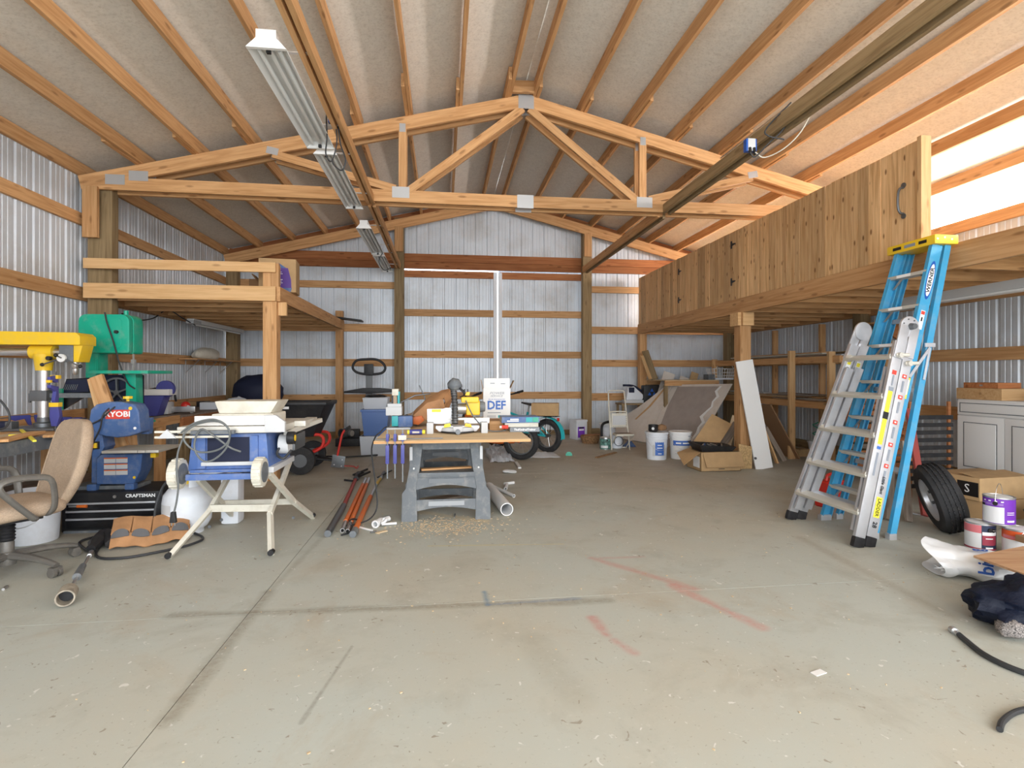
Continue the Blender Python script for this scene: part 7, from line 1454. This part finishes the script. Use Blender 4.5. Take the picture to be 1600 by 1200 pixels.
# ---- cardboard boxes behind the tyre
t = thing('cardboard_box', 'brown cardboard box on the floor behind the spare tyre, lower of two', 'box', (4.66, 4.14, 0), .12); S((-.27, -.20, 0), (.27, .2, .165)).mk('carton', 'cardboard', t, bevel=.004)
t = thing('cardboard_box', 'brown cardboard box printed with a black letter, upper of two behind the tyre', 'box', (4.65, 4.15, .168), .10); S((-.28, -.20, 0), (.27, .2, .19)).mk('carton', 'cardboard', t, bevel=.004); B().add([(-.28, -.20, .19), (.27, -.20, .19), (.24, -.02, .215), (-.26, -.02, .21)], [(0, 1, 2, 3)]).mk('flap', 'cardboard', t, solid=.004)
text('S', 'lettering', .10, 'print_white', t, WM[t.name] @ facing(Vector((-.2815, -.10, .09)), (-1, 0, 0))); S((-.2812, -.19, .03), (-.2800, -.02, .15)).mk('print_panel', 'print_black', t)
# ---- white cabinet
CX, CY0, CY1, CZ0, CZ1 = 5.30, 4.00, 4.96, .21, .965; t = thing('base_cabinet', 'white two door cabinet with raised panels against the right wall', 'cabinet', (5.6, 4.48, 0)); k0 = Vector((5.6, 4.48, 0))
B().bb((CX, CY0, CZ0), (5.90, CY1, CZ1)).xf(Matrix.Translation(-k0)).mk('body', 'cabinet', t, bevel=.003)
def fr(y0, y1, z0, z1, nm):
    f = S(Vector((CX-.02, y0, z0))-k0, Vector((CX, y1, z1))-k0).mk(nm, 'cabinet', t, bevel=.003); m = .075 if z1-z0 > .3 else .035
    B().box(Vector((CX-.022, (y0+y1)/2, (z0+z1)/2))-k0, (.006, y1-y0-2*m, z1-z0-2*m)).mk('raised_panel', 'cabinet', f, bevel=.004)
    ed = B()
    for a, c_ in (((y0+m-.012, z0+m-.012), (y1-m+.012, z0+m-.004)), ((y0+m-.012, z1-m+.004), (y1-m+.012, z1-m+.012)), ((y0+m-.012, z0+m-.012), (y0+m-.004, z1-m+.012)), ((y1-m+.004, z0+m-.012), (y1-m+.012, z1-m+.012))): ed.bb(Vector((CX-.0215, a[0], a[1]))-k0, Vector((CX-.019, c_[0], c_[1]))-k0)
    ed.mk('panel_moulding', 'grey_plastic', f)
fr(CY0+.01, 4.478, CZ0+.01, .80, 'door'); fr(4.484, CY1-.01, CZ0+.01, .80, 'door'); fr(CY0+.01, CY1-.01, .81, CZ1-.01, 'drawer')
for y in (CY0+.1, CY1-.12): B().bb((5.5, y-.05, 0), (5.8, y+.05, .205)).xf(Matrix.Translation(-k0)).mk('support_block', 'wood_old', t)
def onx(px, x): p = PX(px, 620, x); return p.y
y0, y1 = onx(1568, 5.34), onx(1497, 5.34)
t = thing('wooden_box', 'pale brown wooden box on the white cabinet, lower of two', 'box', (5.48, (y0+y1)/2+.0, CZ1+.001)); S((-.16, -(y1-y0)/2, 0), (.16, (y1-y0)/2, .115)).mk('box_body', 'wood_pale', t, bevel=.003)
t = thing('wooden_box', 'flat reddish wooden case lying on the pale wooden box', 'box', (5.48, (y0+y1)/2+.0, CZ1+.117)); S((-.13, -(y1-y0)/2+.06, 0), (.13, (y1-y0)/2-.05, .055)).mk('case_body', 'wood_red', t, bevel=.004); S((-.133, -.02, .02), (-.129, .01, .035)).mk('latch', 'steel', t)
tag(lump((5.55, 4.10, CZ1+.035), .13, 1.1, 1.7, .45, 6, .15).mk('folded_jacket', 'can_crimson', smooth=60), 'dark red and black folded bag on the white cabinet', 'bag')
tag(lump((4.75, 3.45, .13), .30, 1.3, .8, .55, 17, .2).mk('black_bag', 'black', smooth=40), 'black bag on the floor in the shade below the white cabinet', 'bag')
# ---- paint cans
G_ = 'paint cans at the right edge'
def fpos(x, y): return (x, y, 0)
vt = lambda x, y: math.degrees(math.atan2(-y, -x))   # direction towards the camera
b0 = (3.73, 3.33); t = paint_can((*b0, 0), 'red and white labelled paint can at the bottom left of the three cans', wire=None); v = vt(*b0)
wrap(t, .085, v-80, v+5, .012, .18, 'can_white'); wrap(t, .085, v+5, v+90, .012, .178, 'can_navy'); wrap(t, .085, v-80, v+5, .125, .178, 'can_pink', off=.002); wrap(t, .085, v+8, v+70, .045, .115, 'can_crimson', off=.002); wrap(t, .085, v+8, v+70, .112, .135, 'print_white', off=.0025); wrap(t, .085, v-80, v+80, .012, .022, 'can_crimson', off=.002); wrap(t, .085, v+20, v+50, .088, .094, 'print_white', off=.003); wrap(t, .085, v+20, v+50, .022, .032, 'print_white', off=.003)
B().tube([(.086*math.cos(math.radians(v+38)), .086*math.sin(math.radians(v+38)), .15), (.10*math.cos(math.radians(v+55)), .10*math.sin(math.radians(v+55)), .148), (.11*math.cos(math.radians(v+80)), .11*math.sin(math.radians(v+80)), .17)], .002, n=5).mk('handle', 'steel', t); a_ = math.radians(v+36); B().cyl((.086*math.cos(a_), .086*math.sin(a_), .15), (.094*math.cos(a_), .094*math.sin(a_), .15), .014, n=12).mk('ear', 'black', t)
b0 = (3.83, 3.155); t = paint_can((*b0, 0), 'orange labelled paint can at the bottom right of the three cans', wire='diag', rz=math.radians(-50)); v = vt(*b0)+50
wrap(t, .085, v-90, v+90, .012, .178, 'can_white'); wrap(t, .085, v-90, v+90, .12, .178, 'can_orange', off=.002); wrap(t, .085, v-60, v-5, .125, .145, 'can_pink', off=.003); wrap(t, .085, v-20, v+30, .03, .05, 'print_grey', off=.003)
b0 = (3.80, 3.26); t = paint_can((*b0, .193), 'purple labelled paint can stacked on top of the two other cans', wire='up', rz=math.radians(-62)); v = vt(*b0)+62
wrap(t, .085, v-90, v+90, .012, .178, 'can_purple'); wrap(t, .085, v-75, v+18, .015, .125, 'can_white', off=.002); wrap(t, .085, v-75, v+15, .135, .15, 'can_violet', off=.002); wrap(t, .085, v+28, v+60, .09, .094, 'print_white', off=.003); wrap(t, .085, v+28, v+60, .077, .081, 'print_white', off=.003); wrap(t, .085, v+28, v+60, .028, .040, 'print_white', off=.003); wrap(t, .085, v-80, v-55, .125, .14, 'black', off=.003)
for q in range(4): wrap(t, .085, v-60+q*22, v-60+q*22+10, .158, .166, 'print_white', off=.003)
# ---- white plastic sack, plywood, mesh bag, hoses at the right edge
a = PZ(1458, 893, .0); b_ = PZ(1660, 930, .0); dv = (b_-a); L_ = dv.length; dv.normalize(); nv = Vector((-dv.y, dv.x, 0))
mat('sack_white', (0.80, 0.82, 0.84), rough=.3)
def sackf(u, v):
    th = 2*math.pi*u; s_ = v; r = .115+.02*math.sin(s_*3)-.03*(s_ > .8)*(s_-.8)*5; r *= 1+.22*noise.noise(Vector((math.cos(th)*1.5, math.sin(th)*1.5, s_*5)))+.08*noise.noise(Vector((math.cos(th)*5, math.sin(th)*5, s_*14)))
    flare = 1+.35*max(0, .15-s_)/.15; zz_ = (r*math.sin(th)*flare)*.62+.078; 
    return a+nv*0.06+dv*(s_*L_+(.06*math.sin(th*2+1) if s_ < .12 else 0))+nv*(r*1.25*math.cos(th)*flare)+Vector((0, 0, max(.004, zz_)))
t = thing('plastic_sack', 'crumpled white plastic sack with blue letters at the right edge of the floor', 'sack', (a.x, a.y, 0)); o = B().grid(sackf, 48, 36).xf(Matrix.Translation(-Vector((a.x, a.y, 0)))).mk('sack_skin', 'sack_white', t, smooth=40, solid=.002)
def on_sack(u, v, off=.006): q = sackf(u, v); q2 = sackf(u+.01, v); q3 = sackf(u, v+.01); n2 = (q2-q).cross(q3-q).normalized(); cc = a+nv*.06+dv*(v*L_)+Vector((0, 0, .07)); n2 = n2 if n2.dot(q-cc) > 0 else -n2; return q+n2*off, n2
for txt, s_, u in (('b', .44, .475), ('i', .43, .43), ('r', .45, .395), ('g', .36, .30)):
    q, n2 = on_sack(u, s_, .012); z_ = n2; y_ = (-dv+z_*dv.dot(z_)).normalized(); x_ = y_.cross(z_); W = Matrix((x_, y_, z_)).transposed().to_4x4(); W.translation = q; text(txt, 'lettering', .10, 'electric_blue', t, W, bold=.002)
p0, p1, p2, p3 = PZ(1521, 868, .19), PZ(1600, 853, .17), PZ(1680, 870, .17), PZ(1625, 905, .21)
o = B().add([p0, p1, p2, p3]+[p-Vector((0, 0, .012)) for p in (p0, p1, p2, p3)], [(0, 1, 2, 3), (7, 6, 5, 4), (0, 4, 5, 1), (1, 5, 6, 2), (2, 6, 7, 3), (3, 7, 4, 0)]); wood('ply_face', (0.60, 0.38, 0.22), (0.48, 0.26, 0.14), knots=.1, scale=.8)
tag(o.mk('plywood_sheet', 'ply_face', smooth=0), 'reddish plywood sheet lying over the white sack at the right edge', 'plywood')
tag(beam('small_block', PZ(1592, 840, .15), PZ(1612, 846, .15), .05, .04, 'cardboard_dark'), 'small brown block at the right edge beside the orange can', 'block')
p = PZ(1606, 980, 0); t = thing('mesh_bag', 'dark blue mesh sack lying on the floor at the right edge', 'bag', (p.x, p.y, 0)); mat('mesh_navy', (0.003, 0.006, 0.018), rough=.6, spec=.3, bump=.8, bscale=25); mat('mesh_grey', (0.20, 0.18, 0.17), rough=.9, vary=.7, vscale=160)
def mb(u, v):
    th = 2*math.pi*u; ph = math.pi*v; d = Vector((math.sin(ph)*math.cos(th), math.sin(ph)*math.sin(th), math.cos(ph))); k = 1+.30*noise.noise(d*2.2+Vector((3, 1, 0)))+.14*noise.noise(d*6); q = Vector((d.x*.31, d.y*.20, d.z*.125))*k; return Vector((q.x+.06, q.y, max(0.004, q.z+.10)))
B().grid(mb, 40, 26).mk('bag_cloth', 'mesh_navy', t, smooth=50)
lump((-.20, -.09, .05), .048, 1.3, 1.2, .8, 23, .25).mk('mesh_panel', 'mesh_grey', t, smooth=50); B().tube([(-.17, .04, .10), (-.10, .03, .165), (.0, .0, .18), (.10, -.02, .20)], .012, n=7, sub=4).mk('drawstring', 'navy', t)
t = thing('garden_hose', 'black hose with a metal fitting lying on the floor at the right edge', 'hose', (PZ(1497, 990).x, PZ(1497, 990).y, 0)); o_ = Vector(t.location)
B().tube([PZ(x, y, .013)-o_ for x, y in ((1498, 991), (1512, 1003), (1535, 1021), (1565, 1037), (1600, 1051), (1650, 1066))], .012, n=10, sub=4).mk('hose_tube', 'cord_black', t)
u, v_ = PZ(1498, 991, .014)-o_, PZ(1487, 983, .014)-o_; B().cyl(u, v_, .012, n=12).cyl(u.lerp(v_, .5), v_, .017, n=12).mk('hose_fitting', 'steel', t)
cord('garden_hose', [PZ(x, y, .012) for x, y in ((1562, 1140), (1566, 1128), (1580, 1116), (1600, 1109), (1640, 1104))], .010, 'cord_black', 'black hose end curving out of the lower right corner', cat='hose', n=10)
tag(B().box(PZ(1279, 1051, .003), (.06, .03, .003), Matrix.Rotation(.3, 3, 'Z')).mk('paper_scrap', 'white'), 'small white paper scrap on the open floor at the lower right', 'paper scrap')
tag(B().cyl(PZ(5, 921, .008), PZ(11, 916, .008), .008, n=8).mk('pipe_nipple', 'steel'), 'tiny metal cap on the floor in front of the office chair', 'cap')
tag(B().cyl(PZ(889, 711, .004), PZ(889, 711, .010), .05, n=14).mk('green_lid', 'green_machine'), 'small green lid on the floor right of the turquoise bicycle', 'lid')
# dust, chips and leaves scattered over the floor: too many to count
b = B(); pr = random.Random(77)
for k in range(420):
    x = pr.uniform(-1.5, 5.0); y = pr.uniform(1.6, 9.5); s_ = pr.uniform(.002, .007); a_ = pr.uniform(0, 3)
    b.box((x, y, .002), (s_*pr.uniform(1, 2.2), s_, .003), Matrix.Rotation(a_, 3, 'Z'))
for k in range(500):
    x = pr.gauss(.02, .22); y = pr.gauss(4.35, .14); s_ = pr.uniform(.003, .008); b.box((x, y, .002), (s_*2, s_, .003), Matrix.Rotation(pr.uniform(0, 3), 3, 'Z'))
o = b.mk('wood_chips', 'plywood', smooth=0); o['kind'] = 'stuff'; o['label'] = 'scattered wood chips and grit on the concrete floor'; o['category'] = 'debris'
